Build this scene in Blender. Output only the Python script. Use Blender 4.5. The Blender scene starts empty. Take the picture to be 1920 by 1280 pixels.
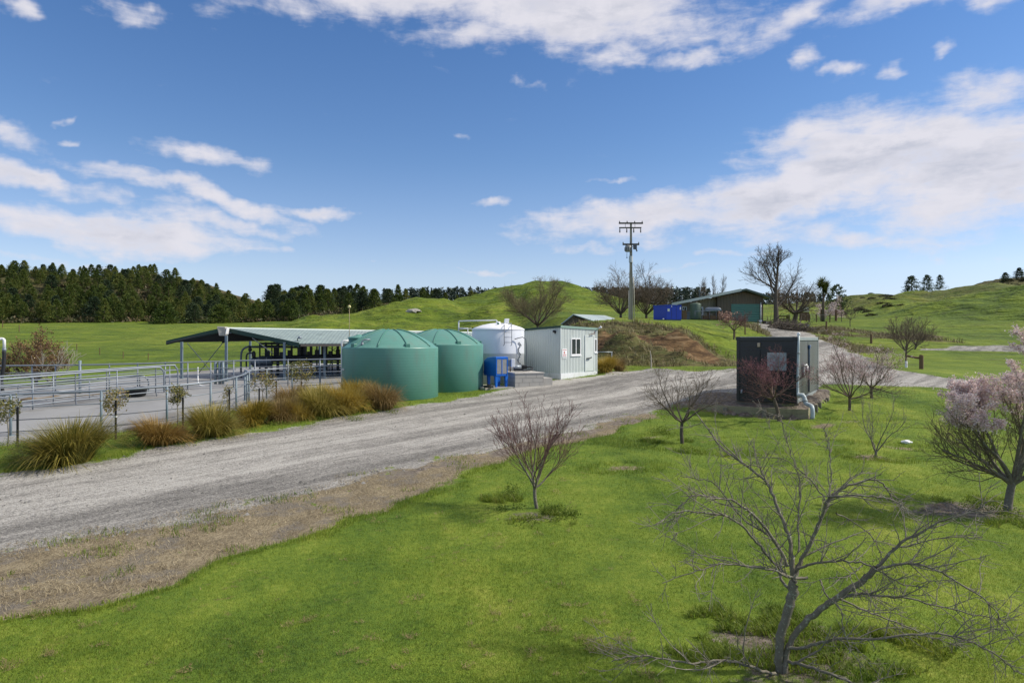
import bpy, math, random
import numpy as np
from mathutils import Vector, Matrix

R = math.radians
scene = bpy.context.scene
COL = scene.collection
CAMZ, F, HZ = 4.0, 1280.0, 575.0          # eye height, focal length; HZ is the first assumed horizon row, used for image pixel positions
HORIZON = 636.0
Z_SHEAR = (HORIZON - HZ) / F               # z shear: whole scene raised about 5 % with distance from the camera; see shear_by_depth() at the end
SUN_DIR = Vector((0.75, 0.04, 0.66)).normalized()

# ------------------------------------------------------------------ helpers
def W(px, py, Y):
    return Vector(((px - 960) / F * Y, Y, CAMZ - (py - HZ) / F * Y))

_tab = np.random.RandomState(7).rand(256, 256)
def vnoise(x, y, s=0):
    x = np.asarray(x, float) + s * 17.31; y = np.asarray(y, float) + s * 9.77
    xi = np.floor(x).astype(int); yi = np.floor(y).astype(int)
    fx = x - xi; fy = y - yi
    fx = fx * fx * (3 - 2 * fx); fy = fy * fy * (3 - 2 * fy)
    a = _tab[xi & 255, yi & 255]; b = _tab[(xi + 1) & 255, yi & 255]
    c = _tab[xi & 255, (yi + 1) & 255]; d = _tab[(xi + 1) & 255, (yi + 1) & 255]
    return (a * (1 - fx) + b * fx) * (1 - fy) + (c * (1 - fx) + d * fx) * fy
def fbm(x, y, o=4, s=0):
    v = 0; a = .5; t = 0
    for k in range(o):
        v = v + a * vnoise(np.asarray(x) * 2 ** k, np.asarray(y) * 2 ** k, s + k); t += a; a *= .5
    return v / t
def sst(a, b, x):
    t = np.clip((np.asarray(x, float) - a) / (b - a), 0, 1)
    return t * t * (3 - 2 * t)

# ------------------------------------------------------------------ terrain height
def crest(pts):
    a = np.array([[(p[0] - 960) / F * p[2], p[2], CAMZ - (p[1] - HZ) / F * p[2]] for p in pts])
    return a[np.argsort(a[:, 0])]
RIDGES = [  # crest points (photo column, row, distance), front width, back width
    (crest([(-420, 560, 340), (-300, 520, 340), (-100, 522, 340), (0, 530, 340), (60, 514, 340), (140, 523, 340), (250, 521, 340), (320, 516, 340), (365, 534, 340), (420, 556, 345), (480, 573, 350), (540, 590, 350), (620, 610, 350)]), 84, 160),
    (crest([(480, 590, 420), (560, 574, 420), (680, 566, 420), (780, 567, 420), (900, 574, 420), (1010, 590, 420)]), 120, 150),
    (crest([(530, 606, 180), (580, 600, 180), (640, 591, 185), (700, 577, 190), (750, 565, 190), (785, 558, 190), (830, 567, 190), (880, 580, 190), (930, 598, 190), (960, 612, 190)]), 62, 70),
    (crest([(700, 606, 235), (770, 585, 235), (830, 566, 235), (900, 549, 235), (960, 540, 235), (1010, 532, 235), (1050, 537, 235), (1090, 548, 235), (1130, 559, 235), (1180, 572, 235), (1250, 584, 235)]), 110, 90),
    (crest([(1535, 575, 150), (1560, 563, 150), (1590, 557, 150), (1640, 556, 150), (1680, 562, 150), (1720, 569, 150), (1790, 590, 150)]), 55, 60),
    (crest([(1640, 590, 210), (1680, 571, 210), (1720, 557, 210), (1760, 546, 210), (1790, 540, 210), (1840, 541, 210), (1880, 546, 210), (1960, 560, 210)]), 85, 60),
    (crest([(1760, 572, 260), (1810, 553, 260), (1840, 541, 260), (1870, 531, 260), (1900, 525, 260), (1960, 521, 260), (2100, 512, 260), (2500, 500, 260)]), 60, 90),
    (crest([(1600, 603, 100), (1700, 592, 100), (1755, 579, 100), (1800, 568, 100), (1850, 557, 100), (1920, 544, 100), (2050, 520, 100), (2300, 480, 100), (2700, 450, 100)]), 41, 60),
]
def base_h(x, y):
    x = np.asarray(x, float); y = np.asarray(y, float)
    z = np.zeros(np.broadcast(x, y).shape)
    # paddock beyond the yard lies lower
    z = z - 2.0 * sst(46, 74, y) * sst(-3, -13, x)
    # knoll with the house, cut away by the bank
    y0 = np.interp(x, [2, 8, 12, 16, 20, 25, 32, 60], [50, 46.5, 45.6, 46, 45, 44, 44, 46])
    y1 = np.interp(x, [2, 8, 12, 16, 20, 25, 32, 60], [60, 56, 57, 62, 70, 79, 95, 110])
    t = np.clip((y - y0) / (y1 - y0), 0, 1)
    steep = sst(19, 13, x) * sst(3, 7, x)
    prof = t * t * (3 - 2 * t) * (1 - steep) + steep * (0.62 * sst(0.0, 0.42, t) + 0.38 * sst(.5, 1, t))
    top = np.interp(x, [5, 10, 28, 40], [2.75, 2.78, 2.36, 2.3])
    z = z + top * prof * sst(0.5, 6.5, x)
    rough = steep * np.exp(-((t - .45) / .33) ** 2)
    z = z + rough * ((fbm(x * .45 + .25 * y, y * .8, 4, 3) - .5) * 2.6)
    z = z + (y > 90) * np.where(y > 90, (y - 90) * .0062, 0) * sst(-30, 10, x)
    # gentle roll of the lawn and a dip by the second tank
    u = (x - 10.47) * .515 + (y - 24.13) * .857; w = -(x - 10.47) * .857 + (y - 24.13) * .515
    z = z + .30 * sst(.0, .12, u) * sst(9.5, 6.5, u) * sst(-.02, .1, w) * sst(6.6, 3.9, w)
    near = sst(60, 30, y)
    z = z - .2 * np.exp(-(((x + 3.6) / 3.2) ** 2 + ((y - 34.6) / 3.2) ** 2))
    z = z + near * sst(1.5, 4.5, x - (y - 14) * .72) * (fbm(x * .18, y * .18, 3, 11) - .5) * .22
    z = z + sst(80, 160, y) * (fbm(x * .012, y * .012, 3, 5) - .5) * 2.2
    return z
def ridge_f(x, y, r):
    c, wf, wb = r
    yc = np.interp(x, c[:, 0], c[:, 1]); zc = np.interp(x, c[:, 0], c[:, 2])
    t = np.where(y < yc, (yc - y) / wf, (y - yc) / wb)
    t = np.clip(t, 0, 1)
    e = sst(c[0, 0] - 25, c[0, 0] + 4, x) * sst(c[-1, 0] + 25, c[-1, 0] - 4, x)
    return (.5 + .5 * np.cos(np.pi * t)) * e, zc
def H(x, y):
    x = np.asarray(x, float); y = np.asarray(y, float)
    b = base_h(x, y); z = b
    for r in RIDGES:
        f, zc = ridge_f(x, y, r)
        z = np.maximum(z, b + (zc - b) * f)
    far = sst(100, 150, y)
    z = z + far * (fbm(x * .05, y * .05, 3, 21) - .5) * .9
    hm = np.minimum(np.abs(z - b) * .35, 1.0) * sst(60, 75, y)
    z = z + hm * ((fbm(x * .085, y * .06, 4, 31) - .5) * 4.4 + (vnoise(x * .05, y * .32 + z * .9, 8) - .5) * .9 + sst(170, 120, y) * (fbm(x * .2, y * .16, 3, 37) - .5) * 2.0)
    return z
_ys = 4.5 * 1.004 ** np.arange(1350)
def G(px, py):
    u = (px - 960) / F; v = (py - HZ) / F
    d = CAMZ - v * _ys - H(u * _ys, _ys)
    k = int(np.argmax(d < 0)) if (d < 0).any() else len(_ys) - 1
    k = max(k, 1)
    a, b = d[k - 1], d[k]
    y = _ys[k - 1] + (_ys[k] - _ys[k - 1]) * (a / (a - b) if a != b else 0)
    return Vector((u * y, y, float(H(u * y, y))))
def hz(x, y): return float(H(x, y))

# ------------------------------------------------------------------ mesh builder
class MB:
    def __init__(s): s.v = []; s.f = []; s.uv = None
    def add(s, vs, fs):
        n = len(s.v); s.v.extend([tuple(p) for p in vs]); s.f.extend([tuple(i + n for i in q) for q in fs])
        return s
    def obox(s, o, a, b, c):
        """box from a corner o along three edge vectors"""
        o, a, b, c = Vector(o), Vector(a), Vector(b), Vector(c)
        p = [o, o + a, o + a + b, o + b, o + c, o + a + c, o + a + b + c, o + b + c]
        f = [(3, 2, 1, 0), (4, 5, 6, 7), (0, 1, 5, 4), (1, 2, 6, 5), (2, 3, 7, 6), (3, 0, 4, 7)]
        if a.cross(b).dot(c) < 0: f = [q[::-1] for q in f]
        return s.add(p, f)
    def box(s, c, d, rz=0):
        c = Vector(c); m = Matrix.Rotation(rz, 3, 'Z')
        a, b, e = m @ Vector((d[0], 0, 0)), m @ Vector((0, d[1], 0)), Vector((0, 0, d[2]))
        return s.obox(c - a / 2 - b / 2 - e / 2, a, b, e)
    def tube(s, pts, rad, n=6, cap=True):
        pts = [Vector(p) for p in pts]
        if not hasattr(rad, '__len__'): rad = [rad] * len(pts)
        b0 = len(s.v); N = len(pts); ref = None
        for i, p in enumerate(pts):
            t = (pts[min(i + 1, N - 1)] - pts[max(i - 1, 0)])
            if t.length < 1e-9: t = Vector((0, 0, 1))
            t.normalize()
            if ref is None:
                ref = Vector((0, 0, 1)) if abs(t.z) < .9 else Vector((1, 0, 0))
            u = ref - t * ref.dot(t)
            if u.length < 1e-6: u = t.orthogonal()
            u.normalize(); ref = u; w = t.cross(u)
            for k in range(n):
                a = 2 * math.pi * k / n
                q = p + (u * math.cos(a) + w * math.sin(a)) * rad[i]
                s.v.append((q.x, q.y, q.z))
        for i in range(N - 1):
            for k in range(n):
                a = b0 + i * n + k; b = b0 + i * n + (k + 1) % n
                s.f.append((a, b, b + n, a + n))
        if cap and n > 2:
            s.f.append(tuple(b0 + k for k in range(n))[::-1])
            s.f.append(tuple(b0 + (N - 1) * n + k for k in range(n)))
        return s
    def lathe(s, c, prof, n=48, a0=0, a1=2 * math.pi):
        """profile of (radius, z) turned about a vertical axis at c"""
        c = Vector(c); b0 = len(s.v); P = len(prof)
        for k in range(n):
            a = 2 * math.pi * k / n
            for r, z in prof: s.v.append((c.x + r * math.cos(a), c.y + r * math.sin(a), c.z + z))
        for k in range(n):
            for i in range(P - 1):
                a = b0 + k * P + i; b = b0 + ((k + 1) % n) * P + i
                s.f.append((a, b, b + 1, a + 1))
        return s
ORIG = {}
def build(name, mb, mat, parent=None, loc=None, smooth=False, bevel=0):
    if loc is None: loc = ORIG.get(parent.name, Vector()) if parent is not None else Vector()
    loc = Vector(loc)
    me = bpy.data.meshes.new(name)
    if isinstance(mb, tuple):       # numpy triangles: verts (n,3), faces (m,3)
        v, f = mb
        v = np.asarray(v, np.float32) - np.array(loc, np.float32); f = np.asarray(f, np.int32)
        me.vertices.add(len(v)); me.vertices.foreach_set('co', v.ravel())
        k = f.shape[1]
        me.loops.add(f.size); me.loops.foreach_set('vertex_index', f.ravel())
        me.polygons.add(len(f)); me.polygons.foreach_set('loop_start', np.arange(0, f.size, k, dtype=np.int32))
        me.polygons.foreach_set('loop_total', np.full(len(f), k, np.int32)); me.update(calc_edges=True)
    else:
        me.from_pydata([(p[0] - loc.x, p[1] - loc.y, p[2] - loc.z) for p in mb.v], [], mb.f); me.update()
    if smooth: me.polygons.foreach_set('use_smooth', [True] * len(me.polygons))
    ms = mat if isinstance(mat, (list, tuple)) else [mat]
    for m in ms: me.materials.append(m)
    o = bpy.data.objects.new(name, me); COL.objects.link(o)
    if parent is not None:
        o.parent = parent; ORIG[o.name] = ORIG.get(parent.name, Vector()).copy()
    else:
        o.location = loc; ORIG[o.name] = loc.copy()
    if bevel:
        bv = o.modifiers.new('Bevel', 'BEVEL'); bv.width = bevel; bv.segments = 2; bv.limit_method = 'ANGLE'
    return o
def tag(o, label, cat, group=None, kind=None):
    o['label'] = label; o['category'] = cat
    if group: o['group'] = group
    if kind: o['kind'] = kind
    return o
def thing(name, label, cat, loc, group=None):
    o = bpy.data.objects.new(name, None); COL.objects.link(o)
    o.empty_display_size = .3
    o.location = loc; ORIG[o.name] = Vector(loc)
    return tag(o, label, cat, group)
def dup(root, loc, rz=0, sc=1, label=None):
    def cp(o, par):
        c = o.copy(); COL.objects.link(c)
        if par is not None: c.parent = par
        for ch in [q for q in o.children]: cp(ch, c)
        return c
    r = cp(root, None)
    r.location = loc; r.rotation_euler = (0, 0, rz)
    r.scale = (sc, sc, sc) if not hasattr(sc, '__len__') else sc
    if label: r['label'] = label
    ORIG[r.name] = Vector(loc)
    return r
def arc(c, r, a0, a1, u, w, n=6):
    c, u, w = Vector(c), Vector(u), Vector(w)
    return [c + (u * math.cos(a0 + (a1 - a0) * i / n) + w * math.sin(a0 + (a1 - a0) * i / n)) * r for i in range(n + 1)]
def smoothpts(pts, n=4):
    """Catmull-Rom through the points"""
    P = [Vector(p) for p in pts]
    if len(P) < 3: return P
    out = []
    for i in range(len(P) - 1):
        a = P[max(i - 1, 0)]; b = P[i]; c = P[i + 1]; d = P[min(i + 2, len(P) - 1)]
        for k in range(n):
            t = k / n
            out.append(.5 * ((2 * b) + (c - a) * t + (2 * a - 5 * b + 4 * c - d) * t * t + (-a + 3 * b - 3 * c + d) * t ** 3))
    out.append(P[-1]); return out

# ------------------------------------------------------------------ materials
def nt_new(name):
    m = bpy.data.materials.new(name); m.use_nodes = True
    nt = m.node_tree; nt.nodes.clear()
    out = nt.nodes.new('ShaderNodeOutputMaterial'); b = nt.nodes.new('ShaderNodeBsdfPrincipled')
    nt.links.new(b.outputs[0], out.inputs[0])
    return m, nt, b, out
class NB:
    """tiny node-graph helper"""
    def __init__(s, nt): s.nt = nt
    def n(s, t, **k):
        x = s.nt.nodes.new(t)
        for a, b in k.items(): setattr(x, a, b)
        return x
    def link(s, a, b): s.nt.links.new(a, b)
    def put(s, sock, v):
        if isinstance(v, bpy.types.NodeSocket): s.link(v, sock)
        elif v is not None:
            if hasattr(sock.default_value, '__len__') and not hasattr(v, '__len__'): sock.default_value = (v, v, v)[:len(sock.default_value)]
            elif hasattr(v, '__len__') and len(v) == 3 and len(sock.default_value) == 4: sock.default_value = (*v, 1)
            else: sock.default_value = v
    def math(s, op, a, b=None, c=None, clamp=False):
        x = s.n('ShaderNodeMath', operation=op, use_clamp=clamp)
        s.put(x.inputs[0], a); s.put(x.inputs[1], b) if b is not None else None
        if c is not None: s.put(x.inputs[2], c)
        return x.outputs[0]
    def vmath(s, op, a, b=None):
        x = s.n('ShaderNodeVectorMath', operation=op); s.put(x.inputs[0], a)
        if b is not None: s.put(x.inputs[1], b)
        return x.outputs[1] if op in ('LENGTH', 'DISTANCE', 'DOT_PRODUCT') else x.outputs[0]
    def noise(s, vec, scale, detail=4, rough=.55, dist=0, out=0):
        x = s.n('ShaderNodeTexNoise'); s.put(x.inputs['Vector'], vec)
        x.inputs['Scale'].default_value = scale; x.inputs['Detail'].default_value = detail
        x.inputs['Roughness'].default_value = rough; x.inputs['Distortion'].default_value = dist
        return x.outputs[out]
    def vor(s, vec, scale, feature='F1', out='Distance', rnd=1):
        x = s.n('ShaderNodeTexVoronoi', feature=feature); s.put(x.inputs['Vector'], vec); x.inputs['Scale'].default_value = scale
        x.inputs['Randomness'].default_value = rnd
        return x.outputs[out]
    def mapping(s, vec, scale=(1, 1, 1), rot=(0, 0, 0), loc=(0, 0, 0), typ='POINT'):
        x = s.n('ShaderNodeMapping', vector_type=typ); s.put(x.inputs['Vector'], vec)
        x.inputs['Scale'].default_value = scale; x.inputs['Rotation'].default_value = rot; x.inputs['Location'].default_value = loc
        return x.outputs[0]
    def ramp(s, f, stops, interp='LINEAR'):
        x = s.n('ShaderNodeValToRGB'); s.put(x.inputs[0], f); cr = x.color_ramp; cr.interpolation = interp
        while len(cr.elements) < len(stops): cr.elements.new(.5)
        for e, (p, c) in zip(cr.elements, stops):
            e.position = p; e.color = (*c, 1) if hasattr(c, '__len__') else (c, c, c, 1)
        return x.outputs[0]
    def mr(s, v, a, b, c=0, d=1, smooth=True):
        x = s.n('ShaderNodeMapRange', interpolation_type='SMOOTHSTEP' if smooth else 'LINEAR'); s.put(x.inputs[0], v)
        for i, q in enumerate((a, b, c, d)): s.put(x.inputs[i + 1], q)
        return x.outputs[0]
    def mix(s, f, a, b, typ='MIX'):
        x = s.n('ShaderNodeMix', data_type='RGBA', blend_type=typ); s.put(x.inputs[0], f)
        s.put(x.inputs[6], a); s.put(x.inputs[7], b)
        return x.outputs[2]
    def bump(s, h, strength=.3, dist=.02, nrm=None):
        x = s.n('ShaderNodeBump'); s.put(x.inputs['Height'], h)
        x.inputs['Strength'].default_value = strength; x.inputs['Distance'].default_value = dist
        if nrm is not None: s.link(nrm, x.inputs['Normal'])
        return x.outputs[0]
def pset(b, **k):
    for a, v in k.items():
        b.inputs[{'rough': 'Roughness', 'metal': 'Metallic', 'spec': 'Specular IOR Level', 'col': 'Base Color', 'sub': 'Subsurface Weight'}.get(a, a)].default_value = v
def M(name, col, rough=.6, metal=0, var=.18, scale=6, bump=.15, bscale=60, dirt=None, dirtamt=.35, spec=.4, objc=True, stripes=None):
    """painted / raw surface with mottling, grime and slight bump"""
    m, nt, b, out = nt_new(name); g = NB(nt)
    vec = g.n('ShaderNodeTexCoord').outputs['Object'] if objc else g.n('ShaderNodeNewGeometry').outputs['Position']
    n1 = g.noise(vec, scale, 5, .6)
    lo = [c * (1 - var) for c in col]; hi = [min(1, c * (1 + var)) for c in col]
    c = g.mix(n1, lo, hi)
    if dirt:
        v2 = g.mapping(vec, scale=(1, 1, .25))
        n2 = g.noise(v2, scale * .7, 6, .65)
        c = g.mix(g.mr(n2, .5, .75, 0, dirtamt), c, dirt)
    g.link(c, b.inputs['Base Color'])
    rr = g.mr(n1, .2, .8, rough * .85, min(1, rough * 1.15)); g.link(rr, b.inputs['Roughness'])
    pset(b, metal=metal, spec=spec)
    nrm = None
    if stripes:   # (axis vector along which ribs repeat, pitch, depth)
        ax, pitch, depth = stripes
        d = g.vmath('DOT_PRODUCT', vec, ax)
        w = g.math('SINE', g.math('MULTIPLY', d, 2 * math.pi / pitch))
        w = g.mr(w, .1, .7)
        nrm = g.bump(w, 1, depth)
    if bump:
        nrm = g.bump(g.noise(vec, bscale, 3), bump, .01, nrm)
    if nrm is not None: g.link(nrm, b.inputs['Normal'])
    return m

def grass_color(g, pos, tone=1.0, yel=0.0):
    n1 = g.noise(g.mapping(pos, rot=(0, 0, .9), scale=(1.6, .25, 1)), .34, 4, .55); n2 = g.noise(pos, 1.3, 4, .6); n3 = g.noise(pos, 11, 3, .6)
    f = g.math('ADD', g.math('MULTIPLY', n1, .55), g.math('MULTIPLY', n2, .45))
    f = g.math('ADD', g.math('MULTIPLY', f, .75), g.math('MULTIPLY', n3, .25))
    t = tone
    return g.ramp(f, [(.34, (.042 * t, .084 * t, .011 * t)), (.45, (.092 * t, .150 * t, .016 * t)), (.54, (.145 * t, .203 * t, .022 * t)), (.65, (.245 * t, .278 * t, .045 * t))])
# ------------------------------------------------------------------ ground zones
def flat(px, py):
    Y = CAMZ * F / (py - HZ); return ((px - 960) / F * Y, Y)
POLY = {}
POLY['road'] = [flat(*p) for p in [(-260, 930), (-100, 905), (0, 893), (100, 879), (230, 856), (330, 838), (480, 811), (560, 797), (700, 775), (800, 758), (880, 746), (915, 735), (960, 727), (1000, 716), (1060, 712), (1118, 704), (1175, 694), (1240, 693), (1330, 694), (1400, 690), (1480, 683)]]
POLY['road'] += [(21.0, 47.5), (22.5, 56), (24.5, 66), (26.5, 74), (27.5, 78.2), (31.5, 78.5), (31.2, 73), (29, 65), (27, 56), (26.2, 49.5)]
POLY['road'] += [flat(*p) for p in [(1680, 694), (1760, 704), (1860, 722), (1960, 744), (2150, 800), (2150, 830), (1960, 757), (1860, 737), (1760, 729), (1640, 723), (1540, 722), (1440, 738), (1370, 750), (1310, 757), (1240, 772), (1170, 784), (1080, 806), (1010, 826), (880, 852), (800, 868), (700, 893), (600, 922), (480, 950), (350, 975), (200, 1003), (0, 1030), (-260, 1075)]]
POLY['track'] = [(34, 57.5), (40, 61), (52, 63), (70, 64), (70, 60), (52, 58), (42, 56.5)]
POLY['straw'] = [flat(*p) for p in [(-260, 1060), (0, 1010), (200, 985), (350, 960), (480, 935), (600, 905), (700, 880), (800, 855), (900, 838), (1010, 815), (1100, 795), (1200, 770), (1225, 783), (1180, 797), (1130, 822), (1080, 832), (1000, 852), (950, 866), (890, 886), (830, 921), (760, 951), (700, 966), (600, 1006), (520, 1031), (400, 1071), (250, 1116), (120, 1151), (0, 1173), (-260, 1240)]]
POLY['yard'] = [flat(*p) for p in [(-240, 872), (0, 838), (110, 824), (225, 812), (330, 795), (440, 769), (500, 757), (640, 742)]] + [(-5.5, 33.5), (-5.5, 45), (-14, 47), (-19, 41.5), (-22, 34.5), (-26, 31.5), (-40, 30)]
def psdf(poly, x, y):
    """signed distance, positive inside"""
    P = np.array(poly); d = np.full(x.shape, 1e9); ins = np.zeros(x.shape, bool)
    for i in range(len(P)):
        a = P[i]; b = P[(i + 1) % len(P)]; e = b - a
        t = np.clip(((x - a[0]) * e[0] + (y - a[1]) * e[1]) / (e @ e + 1e-12), 0, 1)
        d = np.minimum(d, np.hypot(x - a[0] - t * e[0], y - a[1] - t * e[1]))
        c = ((a[1] > y) != (b[1] > y))
        with np.errstate(divide='ignore', invalid='ignore'):
            xc = a[0] + (y - a[1]) * e[0] / (e[1] if e[1] != 0 else 1e-12)
        ins ^= c & (x < xc)
    return np.where(ins, d, -d)
def ell(x, y, px, py, rx, ry, rot=0, soft=.5):
    c = flat(px, py); dx = x - c[0]; dy = y - c[1]
    ca, sa = math.cos(rot), math.sin(rot)
    d = np.hypot((dx * ca + dy * sa) / rx, (-dx * sa + dy * ca) / ry)
    return np.clip((1 - d) * min(rx, ry) / soft * .5 + .5, 0, 1)
DITCH = [G(*p) for p in [(1490, 622), (1560, 616), (1620, 623), (1665, 628), (1700, 634), (1745, 630)]]
def zones(x, y):
    near = y < 125
    wx = x + (fbm(x * .7, y * .7, 4, 71) - .5) * 1.5; wy = y + (fbm(x * .7, y * .7, 4, 72) - .5) * 1.5
    def sd(k, soft):
        o = np.zeros(x.shape)
        X_, Y_ = (x, y) if k == 'yard' else (wx, wy)
        o[near] = np.clip(.5 + psdf(POLY[k], X_[near], Y_[near]) / (2 * soft), 0, 1)
        return o
    gravel = np.maximum(sd('road', .6), sd('track', .5))
    straw = sd('straw', .45)
    for e in [(1172, 880, .62, .34, .25), (1262, 842, 1.0, .16, -.3), (1215, 822, .7, .2, .6), (1400, 760, .01, .01, 0), (1545, 800, .7, .4, .3), (1640, 858, .75, .5, 0), (1690, 838, 1.0, .3, -.3), (1600, 795, .8, .3, .4)]:
        straw = np.maximum(straw, ell(x, y, *e) * .8)
    dirt = np.zeros(x.shape)
    for e in [(1800, 950, 1.35, .62, .1), (1900, 968, 1.1, .5, 0), (1470, 1215, .95, .55, .1), (1500, 1262, 1.0, .4, 0), (1005, 975, .55, .35, 0), (1060, 818, 2.6, .55, .85), (1180, 790, 1.7, .5, .75), (960, 845, 1.5, .45, .85), (1440, 782, 2.0, .35, -.5), (790, 880, 1.6, .3, .8), (1310, 762, 1.4, .3, 0)]:
        dirt = np.maximum(dirt, ell(x, y, *e) * .78)
    # churned wheel tracks only lie outside the clean gravel
    yard = sd('yard', .3)
    # bank and forest floor
    y0 = np.interp(x, [2, 8, 12, 16, 20], [50, 46.5, 45.6, 46, 45]); y1 = np.interp(x, [2, 8, 12, 16, 20], [60, 56, 57, 62, 70])
    t = (y - y0) / (y1 - y0)
    bank = sst(2.5, 4.5, x) * sst(18.5, 14.5, x + np.clip(t, 0, 1) * 5.5) * sst(-.03, .05, t) * sst(1.12, .8, t)
    bank = np.maximum(bank, .9 * sst(21.5, 24, x) * sst(33, 28, x) * sst(52, 56, y) * sst(74, 68, y) * sst(.5, 1.2, np.abs(x - 25.8 - (y - 60) * .18)))
    bank = np.maximum(bank, .75 * np.exp(-((y - 68 + (x - 36) * .55) / 2.2) ** 2) * sst(29, 32, x) * sst(46, 40, x))
    # strip of rank grass under the fence by the road
    for i in range(len(DITCH) - 1):
        p, q = DITCH[i], DITCH[i + 1]; ex, ey = q.x - p.x, q.y - p.y
        t_ = np.clip(((x - p.x) * ex + (y - p.y) * ey) / (ex * ex + ey * ey), 0, 1); bank = np.maximum(bank, .95 * np.exp(-(np.hypot(x - p.x - t_ * ex, y - p.y - t_ * ey) / 1.5) ** 2))
    u = (x - 10.47) * .515 + (y - 24.13) * .857; w = -(x - 10.47) * .857 + (y - 24.13) * .515
    dirt = np.maximum(dirt, .85 * sst(-.15, .1, u) * sst(8.5, 6.5, u) * sst(-.2, .1, w) * sst(6.2, 4.2, w))
    soil = np.zeros(x.shape)
    for (X, Y, rx, ry, rot) in [(8.0, 50.6, 2.4, 1.1, -.15), (10.5, 49.7, 2.6, .9, -.3), (12.6, 48.4, 2.3, 1.0, -.25), (5.9, 50.2, 1.0, 1.2, 0), (13.2, 47.2, 1.5, .5, 0), (11.2, 55.5, .8, .5, 0)]:
        dx = x - X; dy = y - Y; ca, sa = math.cos(rot), math.sin(rot)
        soil = np.maximum(soil, np.clip(1.4 - np.hypot((dx * ca + dy * sa) / rx, (-dx * sa + dy * ca) / ry), 0, 1))
    f0, _ = ridge_f(x, y, RIDGES[0]); f1, _ = ridge_f(x, y, RIDGES[1]); fA, _ = ridge_f(x, y, RIDGES[4]); fC, _ = ridge_f(x, y, RIDGES[6])
    scrub = np.maximum(sst(.015, .06, f0), sst(.02, .1, f1))
    scrub = np.maximum(scrub, fC * .6 * sst(.4, .9, f0 * 0 + fC))
    hill = np.zeros(x.shape)
    for r in RIDGES[2:]:
        f, _ = ridge_f(x, y, r); hill = np.maximum(hill, f)
    scrubA = np.clip(fA * 1.1 - .12, 0, .9) * (.55 + .6 * fbm(x * .06, y * .06, 3, 44)); fB, _ = ridge_f(x, y, RIDGES[5]); scrubA = np.maximum(scrubA, .62 * sst(.55, .95, fB)); scrubA = np.maximum(scrubA, .75 * sst(.35, .8, fC))
    return gravel, straw, dirt, yard, bank, soil, scrub, hill, scrubA

# one fan of quads from behind the camera to beyond the last ridge
_r = 10.0 * 1.0058 ** np.arange(int(math.log(1500 / 10) / math.log(1.0058)))
gy = _r - 24.0
gu = np.linspace(-1.12, 1.12, 521)
GX = gu[None, :] * (gy[:, None] + 30.0); GY = np.repeat(gy[:, None], len(gu), 1)
Z = zones(GX, GY)
z_gravel, z_straw, z_dirt, z_yard, z_bank, z_soil, z_scrub, z_hill, z_scrubA = Z
GZ = H(GX, GY)
churn = np.clip(z_dirt, 0, 1) * sst(60, 40, GY) * (1 - sst(.5, 1, z_gravel))
GZ = GZ + churn * (vnoise(GX * 4.3, GY * 4.3, 2) - .5) * .10
turf = np.clip(1 - np.maximum(np.maximum(z_gravel, z_straw), z_yard), 0, 1)
GZ = GZ + turf * .05 * sst(45, 25, GY) + turf * sst(40, 20, GY) * (fbm(GX * 1.6, GY * 1.6, 3, 9) - .5) * .05
Zc = lambda a: (a[:-1, :-1] + a[1:, :-1] + a[:-1, 1:] + a[1:, 1:]) / 4
cls = np.zeros(Zc(GX).shape, int)                       # 0 lawn
cy = Zc(GY); cx = Zc(GX)
cls[(cy > 47)] = 1                                      # paddock
cls[(Zc(z_hill) > .1) & (cy > 60)] = 2                  # hillside
cls[(Zc(z_scrub) > .3)] = 3                             # forest floor
cls[(Zc(z_bank) > .4) & (cy < 80)] = 4                  # bank
cls[Zc(z_straw) > .5] = 5
cls[Zc(z_gravel) > .5] = 6

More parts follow.
